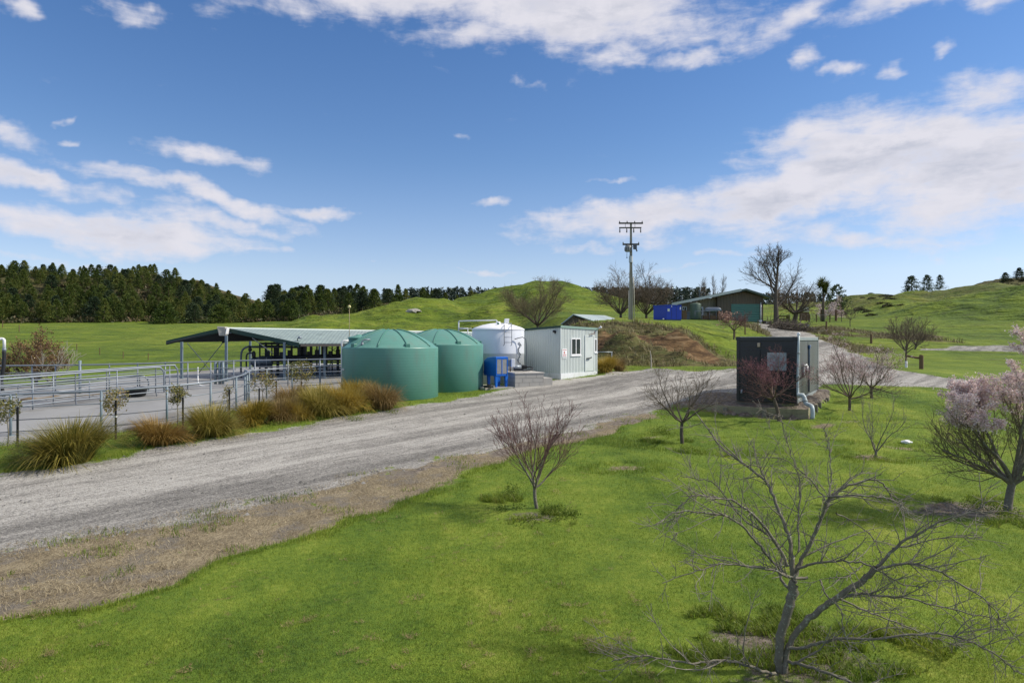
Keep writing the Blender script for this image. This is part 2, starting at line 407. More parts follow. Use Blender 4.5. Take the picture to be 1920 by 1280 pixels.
def ground_material():
    m, nt, b, out = nt_new('ground_surface'); g = NB(nt)
    pos = g.n('ShaderNodeNewGeometry').outputs['Position']
    A = g.n('ShaderNodeAttribute', attribute_name='zone'); B = g.n('ShaderNodeAttribute', attribute_name='zone_far')
    sa = g.n('ShaderNodeSeparateColor'); g.link(A.outputs['Color'], sa.inputs[0])
    sb = g.n('ShaderNodeSeparateColor'); g.link(B.outputs['Color'], sb.inputs[0])
    fine = g.noise(pos, 9, 5, .65); mid = g.noise(pos, 2.2, 5, .65); big = g.noise(pos, .5, 4, .6)
    e = g.math('ADD', g.math('MULTIPLY', fine, .5), g.math('MULTIPLY', mid, .5))
    def edge(w, k=1.0, s=.06, off=0):
        q = g.math('ADD', w, g.math('MULTIPLY', g.math('SUBTRACT', e, .5), k))
        return g.mr(q, .5 - s + off, .5 + s + off)
    # turf
    near = grass_color(g, pos, 1.0)
    thatch = g.mr(g.noise(pos, 3.1, 5, .7), .60, .72, 0, .75)
    near = g.mix(g.math('MULTIPLY', thatch, g.mr(g.noise(pos, .33, 2), .42, .6)), near, (.17, .125, .055))
    # far pasture: broad patches, hoof terraces and darker clumps
    pf = g.noise(pos, .018, 5, .6); pf2 = g.noise(pos, .12, 5, .65); pf3 = g.noise(g.mapping(pos, scale=(.3, 1, 3)), .55, 4, .6)
    ff = g.math('ADD', g.math('MULTIPLY', pf, .36), g.math('ADD', g.math('MULTIPLY', pf2, .36), g.math('MULTIPLY', pf3, .28)))
    farc = g.ramp(ff, [(.36, (.036, .060, .010)), (.45, (.080, .128, .012)), (.53, (.130, .178, .015)), (.63, (.215, .235, .038))])
    clump = g.mr(g.noise(g.mapping(pos, scale=(.6, 1, 2)), .5, 6, .72), .54, .68, 0, .75)
    farc = g.mix(clump, farc, (.048, .058, .018))
    sx = g.n('ShaderNodeSeparateXYZ'); g.link(pos, sx.inputs[0])
    c = g.mix(g.mr(sx.outputs[1], 36, 52), near, farc)
    # scrubby hill tops
    brown = g.ramp(g.noise(pos, .35, 5, .7), [(.35, (.035, .040, .014)), (.5, (.095, .085, .035)), (.66, (.16, .125, .06))])
    sc2 = g.n('ShaderNodeSeparateColor'); g.link(B.outputs['Color'], sc2.inputs[0])
    c = g.mix(edge(sc2.outputs[2], 1.2, .15), c, g.mix(g.noise(pos, .3, 4), farc, brown))
    c = g.mix(edge(sb.outputs[0], .9, .12), c, brown)
    # bank
    bv = g.mapping(pos, scale=(.6, 1.0, 2.6), rot=(0, .35, 0))
    bn = g.noise(bv, 1.1, 6, .72, .6)
    bankc = g.ramp(bn, [(.30, (.018, .018, .009)), (.42, (.060, .055, .022)), (.5, (.135, .115, .045)), (.57, (.085, .10, .026)), (.68, (.24, .205, .10))])
    soilc = g.ramp(g.noise(bv, .9, 6, .7, 1.0), [(.32, (.028, .018, .010)), (.44, (.085, .050, .024)), (.55, (.165, .100, .045)), (.68, (.27, .19, .10))])
    soilA = g.n('ShaderNodeAttribute', attribute_name='soil').outputs['Fac']
    bankc = g.mix(edge(soilA, 1.3, .12), bankc, soilc)
    c = g.mix(edge(sb.outputs[1], 1.0, .1), c, bankc)
    # dry sprayed-off verge
    sv = g.mapping(pos, rot=(0, 0, -.72), scale=(1, .45, 1))
    sn = g.noise(sv, 26, 4, .7); sn2 = g.noise(pos, 1.7, 5, .65)
    strawc = g.ramp(g.math('ADD', g.math('MULTIPLY', sn, .6), g.math('MULTIPLY', sn2, .4)), [(.33, (.080, .062, .038)), (.46, (.175, .142, .088)), (.56, (.265, .218, .135)), (.68, (.36, .31, .205))])
    strawc = g.mix(g.mr(g.noise(pos, .9, 5, .7), .50, .62, 0, .85), strawc, g.mix(g.noise(pos, 14, 4), (.08, .07, .055), (.24, .215, .18)))
    strawc = g.mix(g.mr(g.noise(g.vmath('ADD', pos, (31, 7, 0)), 1.9, 5, .7), .63, .70), strawc, near)
    c = g.mix(edge(sa.outputs[1], .9, .05), c, strawc)
    # bare dirt
    dn = g.noise(pos, 6.5, 5, .7)
    dirtc = g.ramp(dn, [(.3, (.055, .045, .035)), (.5, (.15, .125, .10)), (.68, (.27, .235, .19))])
    dw = edge(sa.outputs[2], 1.25, .1)
    c = g.mix(dw, c, dirtc)
    # crushed rock road: pale wheel lines, darker crown, loose dark stones
    rd = g.vmath('DOT_PRODUCT', pos, (.75, -.66, 0))
    al = g.vmath('DOT_PRODUCT', pos, (.66, .75, 0))
    cmb = g.n('ShaderNodeCombineXYZ'); g.link(g.math('MULTIPLY', rd, 1.0), cmb.inputs[0]); g.link(g.math('MULTIPLY', al, .05), cmb.inputs[1])
    streak = g.mr(g.noise(cmb.outputs[0], .85, 3, .55, .2), .30, .70, .33, .68)
    cmb2 = g.n('ShaderNodeCombineXYZ'); g.link(rd, cmb2.inputs[0]); g.link(g.math('MULTIPLY', al, .13), cmb2.inputs[1])
    streak2 = g.noise(cmb2.outputs[0], 5.5, 4, .65)
    stone = g.vor(pos, 34, out='Color'); sg = g.n('ShaderNodeSeparateColor'); g.link(stone, sg.inputs[0])
    rn = g.noise(pos, 1.2, 5, .7)
    rf = g.math('ADD', g.math('MULTIPLY', streak, .46), g.math('ADD', g.math('MULTIPLY', streak2, .24), g.math('ADD', g.math('MULTIPLY', rn, .16), g.math('MULTIPLY', sg.outputs[0], .14))))
    gravc = g.ramp(rf, [(.37, (.105, .10, .09)), (.45, (.19, .181, .163)), (.53, (.30, .287, .257)), (.60, (.42, .404, .363))])
    dark = g.mr(g.noise(pos, 15, 3, .7), .62, .70, 0, .5)
    gravc = g.mix(dark, gravc, (.13, .128, .12))
    gw = edge(sa.outputs[0], .9, .07)
    c = g.mix(gw, c, gravc)
    weeds = g.math('MULTIPLY', g.mr(sa.outputs[0], .35, .62), g.mr(sa.outputs[0], .98, .8))
    weeds = g.math('MULTIPLY', weeds, g.mr(g.noise(g.vmath('ADD', pos, (3, 17, 0)), 1.4, 5, .7), .6, .67))
    c = g.mix(weeds, c, near)
    g.link(c, b.inputs['Base Color']); pset(b, rough=.93, spec=.2)
    h = g.math('ADD', g.math('MULTIPLY', g.noise(pos, 38, 4, .7), .35), g.math('ADD', g.math('MULTIPLY', g.vor(pos, 46), .25), g.math('MULTIPLY', fine, .5)))
    n1 = g.bump(h, .75, .05)
    n2 = g.bump(g.math('ADD', pf2, g.math('MULTIPLY', pf3, .9)), .8, 2.2, n1)
    mixn = g.n('ShaderNodeMix', data_type='VECTOR'); g.link(g.mr(sx.outputs[1], 40, 60), mixn.inputs[0]); g.link(n1, mixn.inputs[4]); g.link(n2, mixn.inputs[5])
    g.link(mixn.outputs[1], b.inputs['Normal'])
    return m
MAT_GROUND = ground_material()
GIDX = np.arange(GX.size).reshape(GX.shape)
def ground_piece(name, k, label, cat):
    sel = cls == k
    i, j = np.nonzero(sel)
    if len(i) == 0: return
    f = np.stack([GIDX[i, j], GIDX[i, j + 1], GIDX[i + 1, j + 1], GIDX[i + 1, j]], 1)
    u, inv = np.unique(f, return_inverse=True); f = inv.reshape(f.shape)
    v = np.stack([GX.ravel()[u], GY.ravel()[u], GZ.ravel()[u]], 1)
    o = build(name, (v, f), MAT_GROUND, smooth=True)
    me = o.data
    def att(nm, r, gg, bb):
        a = me.color_attributes.new(nm, 'FLOAT_COLOR', 'POINT')
        a.data.foreach_set('color', np.stack([r.ravel()[u], gg.ravel()[u], bb.ravel()[u], np.ones(len(u))], 1).astype(np.float32).ravel())
    att('zone', z_gravel, z_straw, z_dirt); att('zone_far', z_scrub, z_bank, z_scrubA)
    a = me.attributes.new('soil', 'FLOAT', 'POINT'); a.data.foreach_set('value', z_soil.ravel()[u].astype(np.float32))
    tag(o, label, cat, kind='structure')
ground_piece('lawn', 0, 'mown bright green lawn sloping down from the gravel driveway', 'lawn')
ground_piece('field', 1, 'flat green paddock and rough grass beyond the yard and driveway', 'field')
ground_piece('hills', 2, 'rolling green pasture hills with terraced slopes on the skyline', 'hills')
ground_piece('terrain', 3, 'brown scrubby ground under the pine plantation', 'ground')
ground_piece('earth_bank', 4, 'cut bank of brown earth and dry grass below the house', 'bank')
ground_piece('straw_verge', 5, 'strip of dead straw coloured grass between driveway and lawn', 'verge')
ground_piece('road', 6, 'pale grey gravel driveway sweeping past the tanks', 'driveway')

# concrete yard slab with a low nib along its edge
def slab(poly, z0, z1, name, mat):
    mb = MB(); n = len(poly)
    mb.add([(p[0], p[1], z1) for p in poly] + [(p[0], p[1], z0) for p in poly], [tuple(range(n))[::-1] if _area(poly) < 0 else tuple(range(n))] + [((i, (i + 1) % n, n + (i + 1) % n, n + i)[::-1]) for i in range(n)])
    return build(name, mb, mat)
def _area(p): return sum(p[i][0] * p[(i + 1) % len(p)][1] - p[(i + 1) % len(p)][0] * p[i][1] for i in range(len(p))) / 2
MAT_CONC = M('yard_concrete', (.25, .253, .25), .9, var=.3, scale=.5, bump=.25, bscale=25, dirt=(.11, .095, .07), dirtamt=.75)
tag(slab(POLY['yard'], -.3, .12, 'concrete_yard', MAT_CONC), 'grey concrete cattle yard inside the pipe fences', 'yard', kind='structure')

# ------------------------------------------------------------------ sky
def make_world():
    w = bpy.data.worlds.new('World'); scene.world = w; w.use_nodes = True
    nt = w.node_tree; nt.nodes.clear(); g = NB(nt)
    out = g.n('ShaderNodeOutputWorld'); bg = g.n('ShaderNodeBackground'); g.link(bg.outputs[0], out.inputs[0])
    sky = g.n('ShaderNodeTexSky', sky_type='NISHITA'); sky.sun_disc = False
    sky.sun_elevation = math.asin(SUN_DIR.z); sky.sun_rotation = math.atan2(SUN_DIR.x, SUN_DIR.y)
    sky.air_density = 1.0; sky.dust_density = SKY_DUST; sky.ozone_density = SKY_OZONE; sky.altitude = 300
    d = g.vmath('NORMALIZE', g.n('ShaderNodeTexCoord').outputs['Generated'])
    sp = g.n('ShaderNodeSeparateXYZ'); g.link(d, sp.inputs[0])
    az = g.math('ARCTAN2', sp.outputs[0], sp.outputs[1]); el = g.math('ARCSINE', sp.outputs[2])
    c = g.n('ShaderNodeCombineXYZ'); g.link(az, c.inputs[0]); g.link(el, c.inputs[1]); AE = c.outputs[0]
    # cloud fields given as (column, row, half width, half height, tilt) of each bank, turned into azimuth / elevation
    def ae(px, py):
        v = Vector(((px - 960) / F, 1, (HORIZON - py) / F)).normalized(); return math.atan2(v.x, v.y), math.asin(v.z)
    warp = g.vmath('SUBTRACT', g.noise(AE, 5.5, 5, .6, out=1), (.5, .5, .5))
    AEw = g.vmath('ADD', AE, g.vmath('MULTIPLY', warp, (.22, .085, 0)))
    dens = None
    for (px, py, hw, hh, tilt, amp) in CLOUDS:
        a, e = ae(px, py); a1, _ = ae(px + hw, py); _, e1 = ae(px, py - hh)
        m = g.mapping(AEw, scale=(max(abs(a1 - a), .01), max(abs(e1 - e), .006), 1), rot=(0, 0, R(tilt)), loc=(a, e, 0), typ='TEXTURE')
        q = g.mr(g.vmath('LENGTH', m), 1.5, .0, 0, amp)
        dens = q if dens is None else g.math('MAXIMUM', dens, q)
    dens = g.math('MAXIMUM', dens, g.mr(el, .42, .75, 0, .95))          # cloud cover added above the view to lift the fill light
    st = g.mapping(AE, scale=(1, 2.4, 1), rot=(0, 0, R(4)))
    f1 = g.noise(st, 9, 9, .62, .3); f2 = g.noise(g.mapping(AE, scale=(1, 3.6, 1), rot=(0, 0, R(-9)), loc=(3, 1, 0)), 17, 7, .62, .5)
    f3 = g.noise(AE, 24, 8, .6, .2)
    fz = g.math('ADD', g.math('MULTIPLY', f1, .45), g.math('ADD', g.math('MULTIPLY', f2, .3), g.math('MULTIPLY', f3, .25)))
    D = g.math('ADD', dens, g.math('MULTIPLY', g.math('SUBTRACT', fz, .5), 2.9))
    cov = g.mr(D, .24, 1.18)
    # thin veil that thickens toward the horizon
    veil = g.math('MULTIPLY', g.mr(el, .30, .0), .10)
    cov = g.math('MAXIMUM', g.math('MULTIPLY', cov, .96), veil)
    # lit tops / grey undersides from a second look a little higher
    up = g.noise(g.mapping(AE, scale=(1, 2.4, 1), rot=(0, 0, R(4)), loc=(0.02, .045, 0)), 9, 6, .6, .3)
    lit = g.mr(g.math('ADD', g.math('SUBTRACT', f1, up), g.math('MULTIPLY', g.math('SUBTRACT', f3, .5), .5)), -.16, .16)
    thick = g.mr(D, .75, 1.7)
    shade = g.math('MULTIPLY', thick, g.math('SUBTRACT', 1, lit))
    cc = g.mix(shade, CLOUD_LIT, CLOUD_DARK)
    skyc = g.mix(1.0, sky.outputs[0], g.ramp(g.math('MULTIPLY', el, 2.0), [(0, (.84, .84, 1.1)), (.18, (1.10, .98, 1.0)), (.5, (.80, .87, .95)), (.9, (.62, .80, .97))]), 'MULTIPLY')
    col = g.mix(cov, skyc, cc)
    g.link(col, bg.inputs['Color']); bg.inputs['Strength'].default_value = SKY_STR
    w.cycles.sampling_method = 'MANUAL'; w.cycles.sample_map_resolution = 512
SKY_STR, SKY_DUST, SKY_OZONE = .085, .25, 5.0
SKY_TINT = (1, 1, 1)
CLOUD_LIT, CLOUD_DARK = (5.6, 5.5, 5.95), (3.5, 3.7, 4.4)
CLOUDS = [
    (30, 5, 60, 22, 0, 1), (250, 10, 95, 30, -4, 1), (540, 8, 150, 34, 2, 1), (760, -20, 440, 64, 0, 1.25), (1080, 20, 380, 92, -3, 1.3), (880, 75, 150, 34, 3, .95), (1160, 95, 90, 40, 6, .9),
    (1295, 105, 95, 26, -3, 1), (1450, 45, 130, 45, 14, .85), (1700, 8, 260, 42, 0, 1), (1510, 100, 50, 28, -30, .75), (1640, 147, 40, 20, 0, .85), (1580, 133, 30, 16, 0, .7), (1755, 107, 45, 14, 6, .75), (975, 153, 38, 14, -20, .75), (1865, -5, 120, 40, 0, .8),
    (35, 235, 95, 34, -10, 1), (165, 222, 26, 9, 0, .85), (165, 256, 30, 9, 0, .8), (390, 303, 130, 26, -5, 1), (60, 325, 190, 30, -12, 1.15), (380, 372, 270, 24, -12, 1.15), (590, 400, 110, 18, 0, 1.05), (180, 425, 400, 46, -3, 1.2), (420, 420, 200, 24, -9, .9), (330, 455, 110, 26, -5, .8), (555, 467, 50, 12, 0, .7), (130, 487, 340, 13, 0, .6),
    (910, 390, 52, 12, 14, .75), (890, 507, 100, 7, 0, .6), (1135, 338, 40, 11, 3, .7), (852, 258, 26, 8, 0, .6), (720, 484, 32, 6, 0, .6),
    (1860, 185, 190, 48, -10, .95), (1640, 300, 360, 110, 10, 1.35), (1820, 330, 320, 150, 0, 1.35), (1450, 370, 340, 75, 12, 1.25), (1200, 410, 300, 46, 4, 1.15), (1560, 250, 260, 50, 12, 1.0), (1420, 435, 330, 36, 0, .8), (1790, 422, 130, 22, 3, .9), (1610, 440, 170, 26, -8, .85), (1100, 467, 70, 16, 0, .8), (1350, 478, 120, 14, 0, .6), (1760, 487, 60, 12, 0, .6), (1600, 480, 200, 10, 0, .5), (1250, 505, 200, 9, 0, .5), (1880, 540, 200, 10, 0, .5),
]
make_world()
sl = bpy.data.lights.new('sun', 'SUN'); sl.energy = 3.0; sl.angle = R(2.5); sl.color = (1, .92, .80)
so = bpy.data.objects.new('sun', sl); COL.objects.link(so); so.rotation_euler = (-SUN_DIR).to_track_quat('-Z', 'Y').to_euler()
cd = bpy.data.cameras.new('camera'); cam = bpy.data.objects.new('camera', cd); COL.objects.link(cam)
cam.location = (0, 0, CAMZ); cam.rotation_euler = (R(90), 0, 0); cd.sensor_width = 36; cd.lens = 24; cd.shift_y = -(640 - HORIZON) / 1920
cd.clip_start = .1; cd.clip_end = 5000; scene.camera = cam
vs = scene.view_settings; vs.view_transform = 'Standard'; vs.look = 'None'; vs.exposure = .72; vs.gamma = 1
# ------------------------------------------------------------------ materials for built things
m_galv = M('galvanised_pipe', (.21, .24, .27), .45, .3, var=.2, scale=8, bump=.05)
m_galv_dark = M('weathered_pipe', (.10, .115, .135), .55, .4, var=.25, scale=8)
m_post_green = M('painted_steel_post', (.17, .22, .25), .5, .1, var=.15)
m_fascia = M('dark_green_flashing', (.020, .052, .040), .5, var=.15, spec=.25)
m_roof_shade = M('dark_underside_shade', (.022, .024, .022), .8, var=.3)  # near-black colour standing in for the shade under the shed roof
m_roof = M('weathered_green_roof', (.26, .325, .30), .5, .1, var=.28, scale=2.2, dirt=(.12, .15, .13), dirtamt=.6, stripes=((1, .1, 0), .19, .012))
m_ridge = M('pale_ridge_flashing', (.55, .62, .56), .5, var=.1)
m_black = M('black_rubber', (.018, .019, .021), .6, var=.3)
m_dark = M('dark_steel', (.028, .032, .036), .5, .3, var=.3)
m_white = M('white_plastic', (.74, .75, .74), .45, var=.06, dirt=(.4, .38, .33), dirtamt=.25)
m_conc = M('block_concrete', (.40, .385, .35), .9, var=.22, scale=3, bump=.3, bscale=30, dirt=(.2, .18, .14))
m_wood = M('grey_timber', (.235, .20, .145), .85, var=.3, scale=4, bump=.3, dirt=(.10, .085, .05), stripes=((0, 0, 1), .2, .012))
m_post_wood = M('brown_timber_post', (.15, .095, .05), .85, var=.3, scale=6, bump=.3)
m_glass = M('window_glass', (.03, .04, .045), .06, var=.1, bump=0, spec=.6)
m_wframe = M('white_window_frame', (.78, .79, .79), .4, var=.04)
m_stake = M('black_stake', (.012, .012, .013), .6, var=.3)

def rails(name, mat, parent, pts, r=.03, n=8, smooth=3, label=None):
    mb = MB().tube(smoothpts(pts, smooth) if smooth else pts, r, n)
    return build(name, mb, mat, parent, smooth=True)

# ------------------------------------------------------------------ front pipe fence
def fence_top(px, py, z=1.36):
    Y = (CAMZ - z) * F / (py - HZ); return Vector(((px - 960) / F * Y, Y, z))
FT = [fence_top(*p) for p in [(-200, 754), (-90, 747), (0, 740), (190, 732.5), (313, 724), (395, 716), (443, 706.5), (463, 699), (463, 695.5), (459, 694.5)]]
fence = thing('pipe_fence', 'long galvanised pipe fence curving around the front of the concrete yard', 'fence', (FT[3].x, FT[3].y, .1))
rails('rail', m_galv, fence, FT, .036)
for dz, r, k in ((-.40, .016, 9), (-.78, .014, 8), (-1.13, .014, 8)):
    rails('rail', m_galv if dz > -.5 else m_galv_dark, fence, [p + Vector((0, 0, dz)) for p in FT[:k + 1]], r, 6)
for px, py in [(-95, 747.3), (20, 739.2), (190, 732.5), (313, 724), (395, 716), (443, 706.5), (463, 698.5), (459, 694.5)]:
    p = fence_top(px, py)
    mb = MB().tube([(p.x, p.y, -.2), (p.x, p.y, 1.36)], .038, 8).lathe((p.x, p.y, .12), [(.1, 0), (.1, .012), (.04, .014)], 12)
    build('post', mb, m_post_green, fence, smooth=True)
FT2 = [fence_top(*p) for p in [(466, 699), (468, 696), (475, 694), (500, 692.5), (530, 690.5), (590, 687.5), (645, 684)]]
fence2 = thing('pipe_fence', 'galvanised pipe fence running behind the orange tussocks to the first green tank', 'fence', (FT2[3].x, FT2[3].y, .1))
rails('rail', m_galv, fence2, FT2, .033)
for dz in (-.42, -.8): rails('rail', m_galv, fence2, [p + Vector((0, 0, dz)) for p in FT2], .018, 6)
for px, py in [(467, 697.5), (500, 692.5), (548, 689.6), (600, 687)]:
    p = fence_top(px, py); build('post', MB().tube([(p.x, p.y, -.2), (p.x, p.y, 1.36)], .036, 8), m_post_green, fence2, smooth=True)

# ------------------------------------------------------------------ drafting race rails inside the yard (bent pipe hurdles)
def race(name, label, ptop, z, lows, step, legs=True):
    P = [fence_top(*p, z=z) for p in ptop]
    t = thing(name, label, 'cattle race', (P[2].x, P[2].y, .12), 'pipe rails of the cattle race')
    d = (P[-1] - P[-2]).normalized()
    e = P[-1]
    top = P + [e + d * .22 + Vector((0, 0, -.06)), e + d * .34 + Vector((0, 0, -.22)), e + d * .36 + Vector((0, 0, -.5)), e + d * .36 + Vector((0, 0, -z + .25))]
    rails('rail', m_galv, t, top, .034, 8, 4)
    for q in lows: rails('rail', m_galv, t, [p + Vector((0, 0, q - z)) for p in P] + [e + d * .34 + Vector((0, 0, q - z))], .021, 6, 2)
    L = (P[-1] - P[0]).length; n = int(L / step)
    for i in range(n + 1):
        f = i / n; p = P[0].lerp(P[-1], f)
        # follow polyline
        seg = f * (len(P) - 1); k = min(int(seg), len(P) - 2); p = P[k].lerp(P[k + 1], seg - k)
        pts = [(p.x, p.y, z), (p.x, p.y, .42)]
        pts += [(p.x + .02, p.y - .02, .3), (p.x + .10, p.y - .12, .16), (p.x + .1, p.y - .12, .12)] if legs and i % 2 else [(p.x, p.y, .1)]
        build('post', MB().tube(pts, .026, 6), m_galv_dark if i % 2 else m_galv, t, smooth=True)
    return t
race('race_rail', 'bent galvanised cattle race rail just behind the front fence', [(-150, 722), (0, 711), (100, 703), (200, 695), (292, 688.5)], 1.36, (1.10, .90, .70, .48, .30), 1.5)
race('race_rail', 'bent galvanised cattle race rail second row back in the yard', [(-150, 715), (0, 705.5), (100, 699), (200, 692), (318, 684.5)], 1.36, (1.12, .92, .72, .5, .3), 1.8, False)
race('race_rail', 'low galvanised race rail in the middle of the yard', [(-150, 728), (0, 722), (100, 716), (200, 709), (262, 705)], .95, (.7, .45), 2.1)
# rear boundary rails
BF = [fence_top(*p, z=1.4) for p in [(-150, 687), (0, 685.5), (150, 684), (240, 682), (330, 679.5), (400, 677.5), (470, 675.5), (560, 674), (650, 672.5)]]
bf = thing('pipe_fence', 'white galvanised rail fence along the rear edge of the yard by the paddock', 'fence', (BF[2].x, BF[2].y, .1))
rails('rail', m_galv, bf, BF, .032)
for dz in (-.32, -.62, -.9, -1.15): rails('rail', m_galv, bf, [p + Vector((0, 0, dz)) for p in BF], .017, 6)
for i, px in enumerate([-140, -70, -2, 60, 104, 150, 205, 258, 310, 352, 395, 438, 478, 540, 600]):
    py = np.interp(px, [-150, 0, 150, 330, 470, 650], [687, 685.5, 684, 679.5, 675.5, 672.5]); p = fence_top(px, py, 1.4)
    build('post', MB().tube([(p.x, p.y, -.2), (p.x, p.y, 1.44 if px != 150 else 1.6)], .06 if px == 150 else .03, 8), m_post_green if px == 150 else m_galv, bf, smooth=True)
# low log beside the race and rubber tub
def lump(c, rx, ry, rz, seed=0, n=14, rough=.25):
    mb = MB(); rnd = random.Random(seed); m_ = n // 2 + 1
    for i in range(m_ + 1):
        th = math.pi * i / m_
        for k in range(n):
            a = 2 * math.pi * k / n; q = 1 + rough * (rnd.random() - .5)
            mb.v.append((c[0] + rx * math.sin(th) * math.cos(a) * q, c[1] + ry * math.sin(th) * math.sin(a) * q, c[2] + rz * math.cos(th) * q))
    for i in range(m_):
        for k in range(n):
            a = i * n + k; b = i * n + (k + 1) % n; mb.f.append((a, a + n, b + n, b))
    return mb
a, b = flat(38, 757), flat(255, 741)
pts = [(a[0] + (b[0] - a[0]) * i / 14, a[1] + (b[1] - a[1]) * i / 14, .15 + .03 * math.sin(i * 2.1)) for i in range(15)]
o = build('dung_scraper', MB().tube(pts, [.05 + .03 * abs(math.sin(i * 1.3)) for i in range(15)], 8), M('mud', (.16, .12, .075), .95, var=.35, scale=9, bump=.4), smooth=True, loc=(a[0], a[1], .12))
tag(o, 'long low ridge of dried brown mud under the race rails', 'mud ridge')
t = flat(256, 748); tub = thing('rubber_tub', 'black rubber trough standing on the yard under the race rails', 'trough', (t[0], t[1], .12))
build('body', MB().lathe((t[0], t[1], .12), [(.30, 0), (.36, .05), (.42, .30), (.43, .34), (.40, .34), (.34, .06), (0, .05)], 24), m_black, tub, smooth=True)
build('handle', MB().tube(arc((t[0], t[1], .36), .42, 0, math.pi, (1, 0, 0), (0, 0, .35), 10), .015, 6), m_galv_dark, tub, smooth=True)

# hose stand at the edge of the yard
p = W(8, 636, 27.5); hs = thing('hose_stand', 'white pipe elbow over a black drop hose standing in the yard', 'standpipe', (p.x, p.y, .12))
build('pipe', MB().tube([(p.x - 1.2, p.y, p.z + .02), (p.x - .09, p.y, p.z + .02)] + arc((p.x - .09, p.y, p.z - .07), .09, math.pi / 2, 0, (1, 0, 0), (0, 0, 1), 5) + [(p.x, p.y, p.z - .42)], .055, 10), m_white, hs, smooth=True)
build('collar', MB().tube([(p.x, p.y, p.z - .36), (p.x, p.y, p.z - .47)], .072, 10), m_galv, hs, smooth=True)
build('hose', MB().tube(smoothpts([(p.x, p.y, p.z - .45), (p.x - .03, p.y, 1.6), (p.x - .12, p.y, 1.0), (p.x - .03, p.y, .4), (p.x + .05, p.y, .1)], 5), .07, 10), m_black, hs, smooth=True)

# ------------------------------------------------------------------ milking shed
A = Vector((-16.0, 38, 2.83)); B = W(892, 623, 43.5); C = Vector((-11.2, 35.9, 2.08)); D = W(892, 643, 39.6); E = Vector((-18.9, 37.4, 2.12)); Fp = Vector((B.x - 2.5, 47.5, 1.9))
shed = thing('milking_shed', 'open sided milking shed with a low pitched green iron roof', 'milking shed', (-13, 38, .12))
def sheet(mb, a, b, c, d, t=.05):
    n = (Vector(b) - Vector(a)).cross(Vector(d) - Vector(a)).normalized()
    if n.z < 0: n = -n
    q = [Vector(x) for x in (a, b, c, d)]; lo = [x - n * t for x in q]
    return mb.add(q + lo, [(0, 1, 2, 3), (7, 6, 5, 4), (0, 4, 5, 1), (1, 5, 6, 2), (2, 6, 7, 3), (3, 7, 4, 0)])
mb = MB(); sheet(mb, A, C, D, B); sheet(mb, A, B, Fp, E)
rf = build('roof', mb, m_roof, shed)
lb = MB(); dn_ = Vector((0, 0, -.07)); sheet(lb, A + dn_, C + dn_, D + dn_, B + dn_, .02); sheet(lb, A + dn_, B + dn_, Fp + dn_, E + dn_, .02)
build('underside_shade', lb, m_roof_shade, rf)  # added dark sheet: shade under the roof put into its colour
dab = (B - A).normalized()
build('ridge_cap', MB().add([A + Vector((0, -.22, -.035)) - dab * .05, B + Vector((0, -.22, -.035)), B + Vector((0, 0, .035)), A + Vector((0, 0, .035)) - dab * .05, A + Vector((0, .25, -.03)) - dab * .05, B + Vector((0, .25, -.03))], [(0, 1, 2, 3), (3, 2, 5, 4)]), m_ridge, rf)
mb = MB()
for a, b in ((E, A), (A, C)):
    d = (b - a).normalized(); o = a - d * .02 + Vector((0, -.06, -.2)); mb.obox(o, d * ((b - a).length + .04), Vector((0, .05, 0)), Vector((0, 0, .235)))
build('fascia', mb, m_fascia, rf)
build('gutter', MB().obox(C + Vector((.1, -.06, -.16)), (D - C) * .99, (0, .05, 0), (0, 0, .12)), M('brown_gutter', (.11, .095, .08), .6), rf)
mb = MB()
for k in range(7):
    f = k / 6; mb.tube([C.lerp(D, f) + Vector((0, .1, -.12)), A.lerp(B, f) + Vector((0, 0, -.14))], .05, 4)
    mb.tube([E.lerp(Fp, f) + Vector((0, -.1, -.12)), A.lerp(B, f) + Vector((0, 0, -.14))], .05, 4)
for f in (.2, .4, .6, .8): mb.tube([C.lerp(A, f) + Vector((.05, .05, -.09)), D.lerp(B, f) + Vector((0, 0, -.09))], .035, 4)
build('rafters', mb, m_dark, rf)
def shed_post(p, q, r=.058):
    return build('post', MB().obox((p.x - r, p.y - r, -.1), (2 * r, 0, 0), (0, 2 * r, 0), (0, 0, q + .1)).box((p.x, p.y, .13), (.28, .28, .02)), m_post_green, shed)
PL = Vector((-17.9, 37.0, 0)); PM = Vector((-14.9, 35.6, 0)); PR = Vector((-12.05, 36.15, 0)); P2 = Vector((-10.15, 37.0, 0))
for p, q in ((PL, 2.1), (PM, 2.5), (PR, 2.12), (P2, 2.02), (Vector((-7.6, 38.3, 0)), 2.0), (Vector((-5, 39.1, 0)), 2.0), (Vector((-16.3, 42.5, 0)), 2.1), (Vector((-12.4, 44, 0)), 2.05), (Vector((-9, 45, 0)), 2.0)): shed_post(p, q)
mb = MB()
mb.tube([(PL.x + .3, PL.y, 2.03), (PM.x - .55, PM.y + .1, .3)], .022, 6).tube([(PM.x - .2, PM.y, 2.1), (PL.x + .9, PL.y - .1, .35)], .022, 6)
build('brace', mb, m_galv_dark, shed, smooth=True)
build('brace', MB().tube([(PM.x + 1.2, 36, 2.35), (PM.x + 2.3, 36.1, 1.5)], .02, 6), m_galv_dark, shed, smooth=True)
